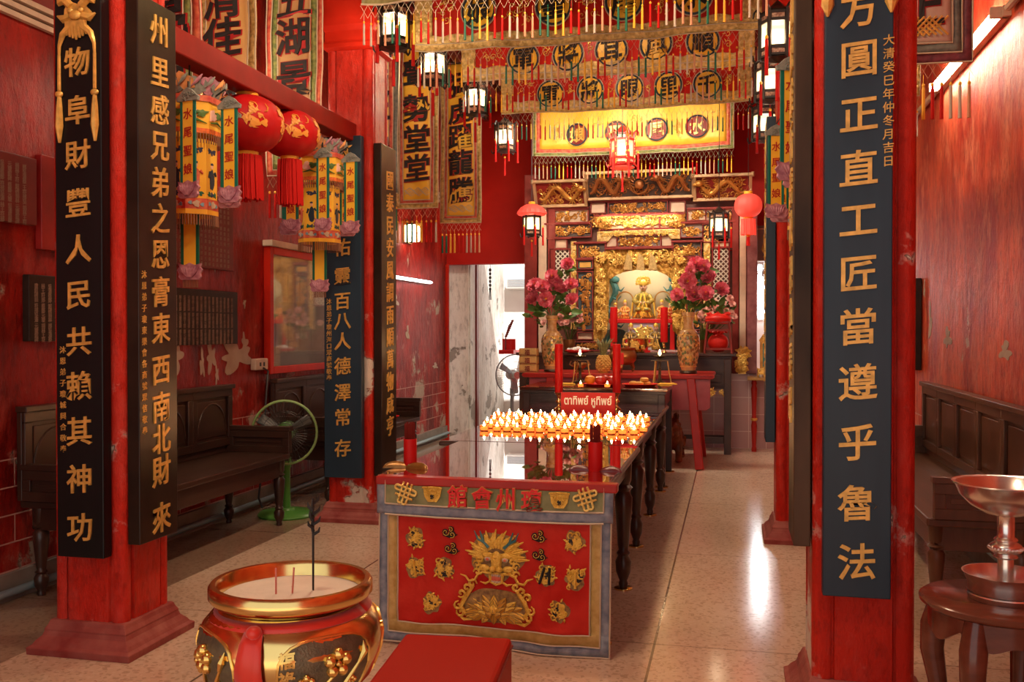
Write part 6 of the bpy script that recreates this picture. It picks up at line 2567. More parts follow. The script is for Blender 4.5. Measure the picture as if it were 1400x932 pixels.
# registers of small panels
for px, gr, n, sd in (((833, 912, 277, 291), M_PANELBG, 46, 1), ((749, 804, 288, 304), M_CREAM, 26, 2), ((941, 964, 287, 301), M_CREAM, 14, 3), ((966, 1000, 287, 301), M_CREAM, 18, 4),
                      ((750, 808, 308, 324), M_PANELBG, 36, 5), ((931, 960, 307, 324), M_PANELGREY, 16, 6), ((845, 903, 323, 337), M_PANELGREY, 34, 7),
                      ((791, 827, 334, 352), M_PANELBG, 26, 8), ((921, 958, 332, 350), M_PANELBG, 26, 9), ((962, 998, 307, 330), M_PANELBG, 20, 10)):
    carved_panel(px, gr, n, sd)
for px in ((809, 827, 278, 291), (917, 936, 276, 290), (754, 775, 328, 339), (830, 843, 324, 337), (905, 918, 323, 336), (978, 996, 326, 337)):
    x0, x1, z0, z1 = AR(*px)
    p = MB().box(x0, x1, AY - .012, AY + .01, z0, z1).build('cream_tablet', M_CREAM, scr, bevel=.004)
    f = MB(); frame_rect(f, x0, x1, z0, z1, AY, .012, .035)
    f.build('panel_frame', M_MAROON, p)
# lit openwork frieze and the gold rail under it
x0, x1, z0, z1 = AR(818, 930, 296, 312)
p = MB().box(x0, x1, AY + .02, AY + .03, z0, z1).build('frieze_ground', mat('frieze_back', (.78, .62, .38), .5), scr)
g = MB()
curls(g, pfn(AY + .02), x0, x1, z0 + .015, z1 - .01, 80, 12, .04, .009, .03)
g.build('openwork', M_GILT, p, smooth=True)
f = MB()
for xx in (A(833, 304)[0], A(902, 304)[0]):
    f.box(xx - .01, xx + .01, AY - .02, AY + .02, z0, z1)
f.box(x0, x1, AY - .03, AY + .02, z0 - .022, z0)
f.build('frieze_frame', M_MAROON, p)
g = MB()
xa, za = A(812, 296); xb, zb_ = A(934, 294)
for k in range(2):
    curls(g, pfn(AY - .03), xa - .02 if k == 0 else A(915, 300)[0], A(836, 300)[0] if k == 0 else xb + .02, A(870, 312)[1], A(870, 293)[1], 30, 20 + k, .035, .009, .02)
curls(g, pfn(AY - .03), xa, xb, A(870, 299)[1], A(870, 292)[1], 60, 33, .022, .007, .02)
g.build('arched_fretwork', M_CARVE, scr, smooth=True)
lamp('frieze_lamp', 'AREA', ((x0 + x1) / 2, AY - .10, z1 + .0), 2.2, (1, .85, .6), .9, .03, (math.radians(50), 0, 0))
# stepped gold rail
g = MB()
o = []
for px, py in ((817, 317), (930, 313), (930, 327), (917, 327), (912, 320), (838, 323), (832, 331), (817, 331)):
    o.append(A(px, py))
g.prism(o[::-1], pfn(AY), 0, .05)
rl = g.build('gold_rail', M_GTRIM, scr, bevel=.006)
g = MB()
curls(g, pfn(AY - .05), A(820, 320)[0], A(928, 320)[0], A(870, 323)[1], A(870, 316)[1], 60, 14, .02, .005, .008)
g.build('rail_relief', M_GILT, rl, smooth=True)
# dark lintel bars between registers
f = MB()
for px0, px1, py in ((805, 945, 274.5), (748, 806, 285.5), (745, 808, 306), (812, 936, 293.8), (940, 1005, 285), (931, 1005, 304), (828, 922, 339.5), (748, 782, 326), (785, 830, 332), (918, 962, 330), (788, 812, 354.5), (940, 962, 353)):
    x0, x1 = A(px0, py)[0], A(px1, py)[0]
    z = A((px0 + px1) / 2, py)[1]
    f.box(x0, x1, AY - .055, AY + .03, z - .012, z + .012)
f.build('lintel_bars', M_MAROON, scr, bevel=.003)
# back boards so the screen is solid behind the registers
b = MB()
xa, xb = A(735, 300)[0], A(1021, 300)[0]
b.box(xa, xb, AY + .03, AY + .06, A(870, 343)[1], A(870, 255)[1])
b.box(xa, A(812, 400)[0], AY + .06, AY + .075, .88, A(780, 343)[1])
b.box(A(942, 400)[0], xb, AY + .06, AY + .075, .88, A(960, 343)[1])
b.build('back_boards', mat('screen_brown', (.10, .03, .02), .5, col2=(.16, .05, .03), vscale=8), scr)
# white diamond lattices
for px in ((754, 779, 342, 415), (975, 996, 340, 425)):
    x0, x1, z0, z1 = AR(*px)
    g = MB()
    st = .058
    H_, W_ = z1 - z0, x1 - x0
    k = -int(H_ / st) - 1
    while k * st < W_ + H_:
        for s in (0, 1):
            pts = []
            xs_, xe_ = k * st, k * st + H_
            a, b_ = max(0, xs_), min(W_, xe_)
            if b_ - a > .01:
                za, zb_ = a - xs_, b_ - xs_
                if s:
                    a, b_ = W_ - a, W_ - b_
                g.bar((x0 + a, AY - .02 - .006 * s, z0 + za), (x0 + b_, AY - .02 - .006 * s, z0 + zb_), .013, .012, up=(0, 1, 0))
        k += 1
    p = g.build('diamond_lattice', M_LATTICE, scr)
    f = MB(); frame_rect(f, x0, x1, z0, z1, AY, .016, .05)
    f.build('lattice_frame', M_MAROON, p, bevel=.003)
# carved stiles in gold, dark doors with gold figures
for px in ((781, 788, 330, 450), (962, 971, 326, 450)):
    x0, x1, z0, z1 = AR(*px)
    p = MB().box(x0, x1, AY - .03, AY + .02, z0, z1).build('gold_stile', M_GTRIM, scr)
    g = MB(); curls(g, pfn(AY - .03), x0, x1, z0, z1, 60, 6, .02, .005, .008)
    g.build('stile_relief', M_GILT, p, smooth=True)
for a0, a1 in ((791, 810), (940, 958)):
    dp = carved_panel((a0, a1, 357, 367), M_TEAL, 0, 1)
    x0, x1, z0, z1 = AR(a0 + 2, a1 - 2, 358.5, 365.5)
    MB().box(x0, x1, AY - .025, AY - .012, z0, z1).build('gold_tablet', mat('ochre_tablet', (.66, .36, .07), .45, var=.15), dp)
    dp = carved_panel((a0, a1, 372, 450), mat('door_blue_black', (.03, .045, .06), .4, col2=(.07, .10, .12), vscale=6), 34, a0, .035, .007)
    x0, x1, z0, z1 = AR(a0, a1, 372, 450)
    g = MB()
    f_ = pfn(AY - .014)
    for i, (u, v) in enumerate(((.3, .86), (.68, .80), (.35, .60), (.7, .50), (.3, .34), (.65, .22), (.4, .08))):
        fx, fz = x0 + (x1 - x0) * u, z0 + (z1 - z0) * v
        g.tube([f_(fx, fz - .07, .012), f_(fx, fz - .02, .022), f_(fx, fz + .02, .014)], [.026, .020, .010], 7)
        g.ell(f_(fx, fz + .036, .018), (.013, .012, .015))
        g.tube([f_(fx - .02, fz, .02), f_(fx - .035, fz - .03, .018)], [.007, .005], 5)
        g.tube([f_(fx + .02, fz, .02), f_(fx + .035, fz + .02, .018)], [.007, .005], 5)
    g.build('gilt_figures', M_CARVE, dp, smooth=True)
    carved_panel((a0, a1, 455, 463), M_CREAM, 0, 1)
    carved_panel((a0 - 4, a1 + 14 if a0 < 800 else a1 + 4, 468, 478), M_PANELBG, 14, a0 + 3)

# ------------------------------------------------------------------ niche with gold canopy and draped sides
nx0, nx1 = A(812, 420)[0], A(942, 420)[0]
nz0, nz1 = 1.02, A(870, 342)[1]
b = MB()
b.box(nx0, nx1, 11.93, 11.96, nz0 - .14, nz1, 0)
b.box(nx0 - .02, nx0, AY + .06, 11.96, nz0 - .14, nz1, 0)
b.box(nx1, nx1 + .02, AY + .06, 11.96, nz0 - .14, nz1, 0)
b.box(nx0, nx1, AY + .06, 11.96, nz1, nz1 + .02, 0)
M_NICHE = mat('niche_cream', (.66, .56, .37), .6, var=.06, vscale=3)
b.build('niche_lining', M_NICHE, scr)
MB().box(nx0, nx1, AY - .02, 11.93, nz0 - .14, nz0 + .13).build('niche_step', mat('pink_marble', (.50, .25, .24), .3, col2=(.58, .34, .33), vscale=5), scr, bevel=.008)
lamp('niche_fill', 'AREA', ((nx0 + nx1) / 2, AY + .1, nz1 - .06), 5, (1, .88, .66), .7, .1, (math.radians(12), 0, 0))  # unseen fill light added inside the niche, no fixture

# canopy: carved gold hanging that narrows to draped side curtains
prof_px = [(812, 470), (818, 470), (826, 462), (830, 455), (831, 440), (829, 415), (830, 395), (833, 383), (842, 376), (852, 372), (868, 369), (884, 369), (898, 370), (908, 374), (917, 380), (920, 390), (918, 415), (917, 440), (921, 452), (928, 460), (934, 460), (941, 460)]


def rag(px):
    for (a, b_), (c_, d_) in zip(prof_px, prof_px[1:]):
        if a <= px <= c_:
            return b_ + (d_ - b_) * (px - a) / max(1e-6, c_ - a)
    return 460


V, F = [], []
NU, NV = 150, 40
pxs = [prof_px[0][0] + (prof_px[-1][0] - prof_px[0][0]) * i / NU for i in range(NU + 1)]
for i, px in enumerate(pxs):
    zb_ = A(px, rag(px))[1]
    zt_ = A(px, 341)[1]
    x = A(px, 400)[0]
    for j in range(NV + 1):
        v = j / NV
        z = zt_ + (zb_ - zt_) * v
        q = mnoise.noise(Vector((x * 26, z * 26, 0))) * .018 + mnoise.noise(Vector((x * 60, z * 60, 5))) * .010
        fold = .02 * math.sin(x * 40 + z * 4) * (1 if abs(px - 876) > 40 else .3)
        V.append((x, AY + .02 - .03 - q - fold, z))
for i in range(NU):
    for j in range(NV):
        a = i * (NV + 1) + j
        F.append((a, a + 1, a + NV + 2, a + NV + 1))
cn = MB().add(V, F).build('gold_canopy', mat('carved_canopy_gold', (.40, .19, .03), .38, .45, col2=(.74, .44, .09), vscale=22, bump=.6, bscale=60), scr, smooth=True, solid=.01, angle=180)
g = MB()
curls(g, pfn(AY - .03), A(815, 350)[0], A(939, 350)[0], A(870, 362)[1], A(870, 343)[1], 130, 41, .03, .008, .02)
for s0, s1 in ((815, 829), (920, 940)):
    g2 = MB()
    curls(g2, pfn(AY - .03), A(s0, 400)[0], A(s1, 400)[0], A(870, 452)[1], A(870, 365)[1], 90, 43 + s0, .026, .007, .02)
    g2.build('curtain_relief', M_GILT, cn, smooth=True)
g.build('canopy_relief', M_GILT, cn, smooth=True)
g = MB()
for s in range(3):
    xa, xb = A(850 + s * 18, 400)[0], A(862 + s * 18, 400)[0]
    g.prism([A(853 + s * 17, 369), A(865 + s * 17, 369), A(864 + s * 16, 352), A(858 + s * 16, 346)], pfn(AY - .035), 0, .02)
g.build('canopy_pendant', mat('pale_gilt_mesh', (.66, .46, .17), .4, .3, col2=(.40, .26, .09), vscale=60), cn)
# dragons and hills in low relief on the niche back
g = MB()
for s in (-1, 1):
    xc = (nx0 + nx1) / 2 - s * -.0
    base = (xc + s * .42, 1.30)
    body = [(xc + s * (.40 + .05 * math.sin(k * .8)), 1.12 + .9 * k / 16) for k in range(17)]
    g.tube([(a, 11.91, z) for a, z in body], [.032 + .012 * math.sin(k) for k in range(17)], 8, 0)
    for k in range(2, 15, 2):
        a, z = body[k]
        g.tube([(a, 11.9, z), (a - s * .07, 11.88, z - .03), (a - s * .11, 11.88, z + .02)], [.018, .014, .004], 5, 0)
    g.ell((body[-1][0] - s * .05, 11.88, body[-1][1]), (.06, .03, .045), m=0)
    blob(g, lambda a, b_, d: Vector((a, 11.93 - d, b_)), xc + s * .36, 1.22, .20, .03, 1, 18, .15, 3 + s, 1., 1.0)
g.build('painted_dragon_relief', [M_TEAL, mat('dull_green_hill', (.09, .13, .10), .6, col2=(.14, .18, .14), vscale=5)], scr, smooth=True)

# ------------------------------------------------------------------ shrine figures
SY = 11.72
SX = A(879, 420, SY)[0]
SB = A(879, 436, SY)[1]                # top of the red shelf
nz0 += .004
p0 = thing('shrine_table', 'small red shrine table with painted front, standing in the niche under the figures', 'table', (SX, SY, nz0 + .13))
MB().box(SX - .40, SX + .40, SY - .12, SY + .14, SB - .05, SB).build('tabletop', M_WAXRED, p0, bevel=.006)
g = MB().box(SX - .17, SX + .17, SY - .10, SY + .12, nz0 + .13, SB - .05)
pn = g.build('painted_front', mat('lilac_ground', (.42, .34, .52), .5, col2=(.60, .52, .66), vscale=6), p0)
g = MB()
curls(g, pfn(SY - .10), SX - .15, SX + .15, nz0 + .20, SB - .10, 26, 3, .05, .012, .012)
g.build('gold_cloud_relief', mat('bright_gold', (.85, .58, .14), .35, .4), pn, smooth=True)
g = MB()
for i in range(3):
    g.tube([(SX - .16 + .02 * k, SY - .11, nz0 + .155 + i * .012 + .006 * math.sin(k + i)) for k in range(17)], .006, 5)
g.build('blue_wave_relief', mat('wave_blue', (.10, .14, .45), .4), pn)
for s in (-1, 1):
    MB().box(SX + s * .36 - .025, SX + s * .36 + .025, SY - .1, SY - .05, nz0 + .13, SB - .05).build('leg', M_WAXRED, p0)
    MB().box(SX + s * .36 - .025, SX + s * .36 + .025, SY + .06, SY + .11, nz0 + .13, SB - .05).build('leg', M_WAXRED, p0)


def figure(label, x, y, z, h, robe, trim, crown, seated=True, name='deity_statue', big=False):
    t = thing(name, label, 'statue', (x, y, z), group='painted shrine statues')
    b = MB()
    s = h
    if seated:
        b.lathe([(.26 * s, 0), (.27 * s, .06 * s), (.22 * s, .18 * s), (.19 * s, .30 * s), (.15 * s, .42 * s), (.17 * s, .52 * s), (.14 * s, .60 * s), (.06 * s, .64 * s), (.05 * s, .67 * s)], (x, y, z), 18, sy=.72)
        b.ell((x - .10 * s, y - .15 * s, z + .2 * s), (.10 * s, .13 * s, .07 * s))
        b.ell((x + .10 * s, y - .15 * s, z + .2 * s), (.10 * s, .13 * s, .07 * s))
    else:
        b.lathe([(.15 * s, 0), (.16 * s, .03 * s), (.13 * s, .25 * s), (.11 * s, .42 * s), (.13 * s, .58 * s), (.11 * s, .68 * s), (.05 * s, .73 * s), (.045 * s, .76 * s)], (x, y, z), 16, sy=.8)
    sh = .57 * s if seated else .66 * s
    for sg in (-1, 1):
        b.tube([(x + sg * .14 * s, y, z + sh), (x + sg * .22 * s, y - .04 * s, z + sh - .16 * s), (x + sg * .13 * s, y - .16 * s, z + sh - .22 * s), (x + sg * .03 * s, y - .19 * s, z + sh - .18 * s)], [.06 * s, .07 * s, .06 * s, .035 * s], 10)
    hz = (.76 if seated else .84) * s
    b.ell((x, y - .01 * s, z + hz), (.085 * s, .085 * s, .11 * s), 14, 10)
    b.ell((x, y - .095 * s, z + hz - .01 * s), (.014 * s, .016 * s, .022 * s))
    for sg in (-1, 1):
        b.ell((x + sg * .086 * s, y, z + hz), (.012 * s, .02 * s, .03 * s))
    o = b.build('body', [robe, M_SKIN], t, smooth=True)
    remesh(o, max(.004, .016 * s), 3)
    me = o.data
    zc = t.location.z
    for f in me.polygons:
        c_ = f.center
        if c_.z > hz - .095 * s or (c_.y < -.165 * s and c_.z > sh - .26 * s and c_.z < sh - .1 * s and abs(c_.x) < .06 * s):
            f.material_index = 1
    g = MB()
    for sg in (-1, 1):
        g.ell((x + sg * .032 * s, y - .088 * s, z + hz + .015 * s), (.014 * s, .008 * s, .007 * s), 8, 5)
        g.tube([(x + sg * .015 * s, y - .09 * s, z + hz + .035 * s), (x + sg * .05 * s, y - .08 * s, z + hz + .038 * s)], .004 * s, 4)
    g.tube([(x - .02 * s, y - .088 * s, z + hz - .048 * s), (x + .02 * s, y - .088 * s, z + hz - .048 * s)], .006 * s, 5)
    g.build('face_paint', M_BLK, t)
    g = MB()
    if crown == 'tall':
        g.lathe([(.10 * s, hz + .04 * s), (.11 * s, hz + .09 * s), (.09 * s, hz + .16 * s), (.03 * s, hz + .24 * s)], (x, y, z), 14)
        rnd = random.Random(2)
        for k in range(60):
            a, e = rnd.uniform(PI, 2 * PI), rnd.uniform(-.2, 1.5)
            r_ = .17 * s
            g.ell((x + r_ * math.cos(a) * math.cos(e * .6), y + .35 * r_ * math.sin(a), z + hz + .09 * s + .15 * s * math.sin(e)), .02 * s, 6, 4)
        for k in range(11):
            a = PI * k / 10
            g.tube([(x + .10 * s * math.cos(a), y - .05 * s, z + hz + .08 * s + .10 * s * math.sin(a)), (x + .20 * s * math.cos(a), y - .06 * s, z + hz + .09 * s + .20 * s * math.sin(a))], [.02 * s, .006 * s], 5)
    else:
        g.lathe([(.09 * s, hz + .05 * s), (.10 * s, hz + .09 * s), (.06 * s, hz + .17 * s), (.02 * s, hz + .2 * s)], (x, y, z), 12)
        g.ell((x, y - .06 * s, z + hz + .13 * s), .035 * s, 8, 6)
    g.build('crown', mat('crown_gold', (.85, .55, .10), .3, .5), t, smooth=True)
    g = MB()
    for sg in (-1, 1):
        g.tube([(x + sg * .03 * s, y - .14 * s, z + .60 * s), (x + sg * .07 * s, y - .2 * s, z + .36 * s), (x + sg * .16 * s, y - .19 * s, z + .1 * s), (x + sg * .20 * s, y - .17 * s, z + .02 * s)], .02 * s, 6)
        g.tube([(x + sg * .15 * s, y - .03 * s, z + .58 * s), (x + sg * .26 * s, y - .08 * s, z + .35 * s), (x + sg * .29 * s, y - .06 * s, z + .05 * s)], .018 * s, 6)
    curls(g, lambda a, b_, d: Vector((x + a, y - .19 * s - d, z + b_)), -.10 * s, .10 * s, .04 * s, .34 * s, 18, 4, .05 * s, .01 * s, .02 * s)
    g.build('robe_trim', trim, t, smooth=True)
    return t


M_ROBE1 = mat('green_gold_robe', (.10, .11, .03), .35, .2, col2=(.55, .33, .05), vscale=40)
M_ROBE2 = mat('dark_blue_robe', (.02, .03, .06), .4, col2=(.5, .3, .05), vscale=50)
M_ROBE3 = mat('gilded_robe', (.70, .42, .08), .35, .3, col2=(.6, .10, .05), vscale=50)
figure('main seated goddess statue in gold crown at the centre of the niche', SX, SY + .05, SB + .012, .50, M_ROBE1, mat('yellow_sash', (.82, .50, .05), .4), 'tall')
for (px, py, h, lab) in ((853, 437, .25, 'small gilded attendant statue just beside the goddess, on the doorway side'), (900, 437, .25, 'small gilded attendant statue just beside the goddess, on the passage side'),
                         (845, 439, .21, 'outermost small red-hatted statue on the doorway side of the goddess'), (907, 439, .21, 'outermost small red-hatted statue on the passage side of the goddess')):
    xx = A(px, py, SY - .03)[0]
    if h > .23:
        f = figure(lab, SX + (-.225 if px < 879 else .225), SY + .06, SB + .002, h, M_ROBE3, M_GILT, 'cap')
    else:
        f = figure(lab, SX + (-.335 if px < 879 else .335), SY - .05, SB + .002, h, M_ROBE3, M_RTHREAD, 'cap')
for px, lab in ((863, 'dark guardian figure standing before the painted front, on the doorway side'), (897, 'dark guardian figure standing before the painted front, on the passage side')):
    xx = A(px, 450, 11.58)[0]
    figure(lab, xx, 11.53, nz0 + .13, .31, M_ROBE2, M_GILT, 'cap', False, 'guardian_figure')
# halo rings behind attendants
for s, lab in ((-1, 'thin gilt halo hoop behind the attendant on the doorway side'), (1, 'thin gilt halo hoop behind the attendant on the passage side')):
    g = MB()
    g.tube([(SX + s * .235 + .10 * math.cos(PI * k / 14), SY + .13, SB + .24 + .10 * math.sin(PI * k / 14)) for k in range(15)], .008, 6)
    g.tube([(SX + s * .235 - s * .10, SY + .12, SB + .24), (SX + s * .235 - s * .10, SY + .12, SB)], .008, 6)
    g.tube([(SX + s * .235 + s * .10, SY + .12, SB + .24), (SX + s * .235 + s * .10, SY + .12, SB)], .008, 6)
    tag(g.build('halo_hoop', M_CARVE, smooth=True), lab, 'halo', 'halo hoops')

# ------------------------------------------------------------------ on the tall black table
for px, lab in ((839, 'slim red candle on the black altar table, doorway side of the niche'), (908, 'slim red candle on the black altar table, passage side of the niche')):
    x = A(px, 470, 10.98)[0]
    h_ = A(px, 420, 10.98)[1] - ze
    candlestick(lab, x, 10.98, ze, h_ - .12, .042, .82, 'slim candles on the black altar table')
x = A(872, 470, 10.95)[0]
t = thing('gold_censer', 'gilded censer with ears before the small red sign on the black table', 'censer', (x, 10.98, ze))
MB().lathe([(.07, 0), (.08, .015), (.05, .03), (.10, .06), (.125, .10), (.12, .14), (.13, .16), (.11, .165), (.001, .15)], (x, 10.98, ze), 24, caps=False).build('bowl', M_BRASS, t, smooth=True, angle=60)
g = MB()
for s in (-1, 1):
    g.tube([(x + s * .115, 10.98, ze + .08), (x + s * .17, 10.98, ze + .1), (x + s * .165, 10.98, ze + .16), (x + s * .125, 10.98, ze + .165)], [.02, .018, .014, .01], 7)
curls(g, lambda a, b_, d: Vector((x + a, 10.98 - math.sqrt(max(.0, .125 ** 2 - a * a)) - d, ze + b_)), -.08, .08, .05, .14, 16, 8, .03, .007, .006)
g.build('dragon_ears', M_GILT, t, smooth=True)
xa, xb = A(855, 472, 11.2)[0], A(889, 472, 11.2)[0]
t = thing('small_red_sign', 'little red sign with white characters half hidden by the gold censer', 'sign', ((xa + xb) / 2, 11.2, ze))
MB().box(xa, xb, 11.2, 11.215, ze, ze + .15).build('board', M_WAXRED, t)
g = MB()
fn = pfn(11.2)
for i, c in enumerate('合家平安添福'):
    write(g, c, fn, (-.13 + .035 * (i % 2) if i < 2 else .075 + .03 * (i % 3)) + (xa + xb) / 2, ze + .095 - (.05 if i > 4 else 0), .04, .02, depth=.003)
g.build('lettering', M_PLASTIC_W, t)
q = atY(790, 478, 10.95)
o = plate('red dish heaped with white flowers on the black table, behind the oil lamp', q.x, 10.95, ze, .15, M_WAXRED, 'flower_dish', 'dish')
g = MB()
rnd = random.Random(9)
for i in range(40):
    a, r_ = rnd.uniform(0, 6.28), .11 * math.sqrt(rnd.random())
    g.ell((q.x + r_ * math.cos(a), 10.95 + r_ * math.sin(a), ze + .035 + rnd.uniform(0, .03) * (1 - r_ / .12)), (.026, .024, .016), 7, 5)
st = g.build('white_petals', M_PLASTIC_W, smooth=True)
tag(st, 'heap of small white blossoms in the red dish', 'blossoms')
st['kind'] = 'stuff'
# red lantern-frame basket
x, y_ = A(982, 470, 10.96)[0], 10.95
t = thing('red_basket', 'dark framed carrier with red cloth top and bundle at the table end', 'basket', (x, y_, ze))
g = MB()
w0, w1, hh = .15, .115, .36
for sx in (-1, 1):
    for sy in (-1, 1):
        g.tube([(x + sx * w0, y_ + sy * .1, ze), (x + sx * w1, y_ + sy * .08, ze + hh)], .012, 6)
for zz, ww in ((ze + .05, .145), (ze + .26, .122), (ze + hh - .01, .115)):
    g.bar((x - ww, y_ - .09, zz), (x + ww, y_ - .09, zz), .02, .022)
    g.bar((x - ww, y_ + .09, zz), (x + ww, y_ + .09, zz), .02, .022)
g.build('frame', M_MAROON, t)
g = MB()
g.ell((x, y_, ze + hh + .03), (.15, .11, .06), 16, 8)
g.lathe([(.12, hh - .03), (.145, hh - .0), (.14, hh + .04)], (x, y_, ze), 20, sy=.75)
g.tube([(x - .13 + .26 * k / 12, y_ - .03, ze + hh + .075 + .012 * math.sin(k * 1.3)) for k in range(13)], .018, 7)
g.build('cloth_top', M_RSATIN, t, smooth=True)
g = MB()
g.ell((x, y_, ze + .12), (.115, .075, .11), 16, 10)
for k in range(8):
    a = 2 * PI * k / 8
    g.tube([(x, y_ - .02, ze + .21), (x + .06 * math.cos(a), y_ - .02 + .03 * math.sin(a), ze + .25), (x + .10 * math.cos(a), y_ - .02 + .05 * math.sin(a), ze + .235)], [.02, .022, .008], 6)
g.build('red_bundle', M_RSATIN, t, smooth=True)
# gilt lion ornament at the table end and gilt bracket on the wall
q = atY(1008, 472, 11.3)
t = thing('gilt_ornament', 'small gilt carved ornament on the ledge beside the worn maroon post', 'ornament', (q.x + .06, 11.40, ze - .25))
g = MB()
curls(g, plane_fn((q.x + .05, 11.40, ze - .1), (1, 0, 0), (0, 0, 1), (0, -1, 0)), -.07, .08, -.12, .16, 44, 3, .04, .012, .03)
g.box(q.x + .01, q.x + .10, 11.39, 11.44, ze - .25, ze + .04)
g.build('carving', M_GILT, t, smooth=True, angle=40)
# stacked gold boxes at the doorway end of the red table
q = atY(724, 508, 9.95)
for k in range(3):
    t = thing('joss_box', ('gold paper box at the bottom of the stack beside the doorway vase', 'gold paper box in the middle of the stack beside the doorway vase', 'gold paper box on top of the stack beside the doorway vase')[k], 'box', (q.x + .01, 9.9, zd + k * .085 + .001 * k), group='stacked gold paper boxes')
    MB().box(q.x - .09, q.x + .10, 9.83, 9.97, zd + k * .086, zd + k * .086 + .082).build('box_body', mat('joss_gold', (.60, .40, .14), .5, var=.2, vscale=20), t, bevel=.006)
    g = MB()
    write(g, '福', pfn(9.83), q.x, zd + k * .086 + .04, .06, .02, depth=.003)
    g.box(q.x - .088, q.x + .098, 9.827, 9.829, zd + k * .086 + .008, zd + k * .086 + .016)
    g.build('label', M_MAROON, t)

# ------------------------------------------------------------------ passage on the right: side shelf, pole, hanging panel
ps = atY(1035, 517, 11.2)
t = thing('side_shelf', 'narrow ochre edged shelf on red turned legs beside the worn post', 'shelf', (.55, 11.3, 0))
zsf = ps.z
MB().box(.18, .85, 11.1, 11.48, zsf - .02, zsf + .012).build('shelf_board', mat('ochre_wood', (.36, .20, .05), .4, var=.2), t, bevel=.004)
for xx in (atZ(1030, 613, 0).x, .78):
    MB().lathe([(.028, 0), (.03, .03), (.022, .06), (.028, .2), (.034, .3), (.022, .36), (.03, .38), (.022, .41), (.03, .6), (.036, zsf - .12), (.024, zsf - .08), (.034, zsf - .06), (.026, zsf - .02)], (xx, 11.22, 0), 14).build('leg', M_REDLAC, t, smooth=True, angle=60)
    MB().lathe([(.036, .355), (.04, .37), (.036, .385)], (xx, 11.22, 0), 14).build('gold_ring', M_GOLD, t, smooth=True)
q = atY(1050, 500, 11.25)
t = thing('gold_tablet', 'gold framed ancestor tablet with green columns on the side shelf', 'tablet', (q.x, 11.25, zsf + .012))
zz = zsf + .012
hh = atY(1050, 452, 11.25).z - zz
g = MB()
g.prism([(q.x + a, zz + b_) for a, b_ in ((-.11, 0), (.11, 0), (.11, .03), (.09, .05), (.09, hh * .75), (.10, hh * .8), (.05, hh * .93), (0, hh), (-.05, hh * .93), (-.10, hh * .8), (-.09, hh * .75), (-.09, .05), (-.11, .03))], pfn(11.28), 0, .06)
g.box(q.x - .12, q.x + .12, 11.18, 11.32, zz, zz + .10)
g.build('frame', M_CARVE, t, bevel=.004)
g = MB()
for dx in (-.045, 0, .045):
    g.box(q.x + dx - .014, q.x + dx + .014, 11.214, 11.222, zz + .12, zz + hh * .75, 0 if dx else 1)
g.build('column_panels', [mat('jade_paint', (.05, .20, .16), .4), M_YSATIN], t)
g = MB()
curls(g, pfn(11.215), q.x - .09, q.x + .09, zz + hh * .76, zz + hh * .92, 22, 3, .03, .006, .012)
curls(g, pfn(11.178), q.x - .11, q.x + .11, zz + .01, zz + .1, 24, 5, .03, .006, .010)
g.build('gilt_relief', M_GILT, t, smooth=True)
for i in range(4):
    o = MB().lathe([(.012, 0), (.02, .01), (.026, .032), (.023, .032), (.016, .008), (.001, .008)], n=14, caps=False).build('offering_cup', M_PLASTIC_W, smooth=True)
    o.location = (q.x - .08 + .055 * i, 11.14, zsf + .012)
    tag(o, 'tiny white offering cup in the row before the gold tablet', 'cup', 'white offering cups')
q = atY(1064, 470, 11.35)
g = MB()
zz = zsf + .012
curls(g, plane_fn((.66, 11.36, zz), (1, 0, 0), (0, 0, 1), (0, -1, 0)), -.05, .06, 0.02, .72, 90, 13, .045, .012, .03)
g.box(.62, .71, 11.36, 11.40, zz, zz + .74)
o = g.build('gilt_finial', M_GILT, smooth=True, angle=40)
tag(o, 'tall gilt carved finial behind the framed tablet, by the board edge', 'ornament')
x0, x1, z0, z1 = AR(1035, 1075, 313, 355, 11.9)
t = thing('carved_hanging', 'framed panel with gold dragon carving above the bead fringe in the passage opening', 'panel', ((x0 + x1) / 2, 11.95, z0))
MB().box(x0, x1, 11.95, 11.98, z0, z1 + .05).build('ground', M_PANELGREY, t)
g = MB()
blob(g, pfn(11.945), (x0 + x1) / 2 + .02, (z0 + z1) / 2, .14, .012, 0, 22, .2, 3, 1., 1.25)
g.build('gold_cartouche', M_CARVE, t, smooth=True)
g = MB()
curls(g, pfn(11.93), (x0 + x1) / 2 - .09, (x0 + x1) / 2 + .12, z0 + .04, z1 - .04, 26, 8, .05, .012, .02)
g.build('dragon_carving', M_GILT, t, smooth=True)
f = MB(); frame_rect(f, x0, x1, z0, z1, 11.95, .014, .03)
f.build('panel_frame', M_CREAM, t)
g = MB()
for k in range(24):
    xx = x0 + (x1 - x0) * (k + .5) / 24
    za, zb_ = z0 - .02, atY(1050, 382 - 6 * math.sin(PI * k / 23), 11.9).z
    g.tube([(xx, 11.95, za), (xx, 11.95, zb_)], .0035, 4)
    for j in range(8):
        g.ell((xx, 11.95, za + (zb_ - za) * (.5 + .06 * j + .03 * (k % 2))), .008, 6, 4)
o = g.build('bead_fringe', M_BRTHREAD, t)
o['kind'] = 'stuff'
# upright tube light in the rear room
a, c = atY(1039, 432, 13.28), atY(1039, 366, 13.28)
t = thing('upright_tube_light', 'upright white tube light on the rear room wall, seen past the maroon post', 'light', (a.x, 13.29, a.z))
MB().box(a.x - .03, a.x + .03, 13.27, 13.3, a.z - .05, c.z + .05).build('batten', M_PLASTIC_W, t)
MB().tube([(a.x, 13.25, a.z), (a.x, 13.25, c.z)], .03, 10).build('tube', mat('lit_upright_tube', (1, 1, 1), .5, emit=(.95, .97, 1.), estr=60), t, smooth=True)

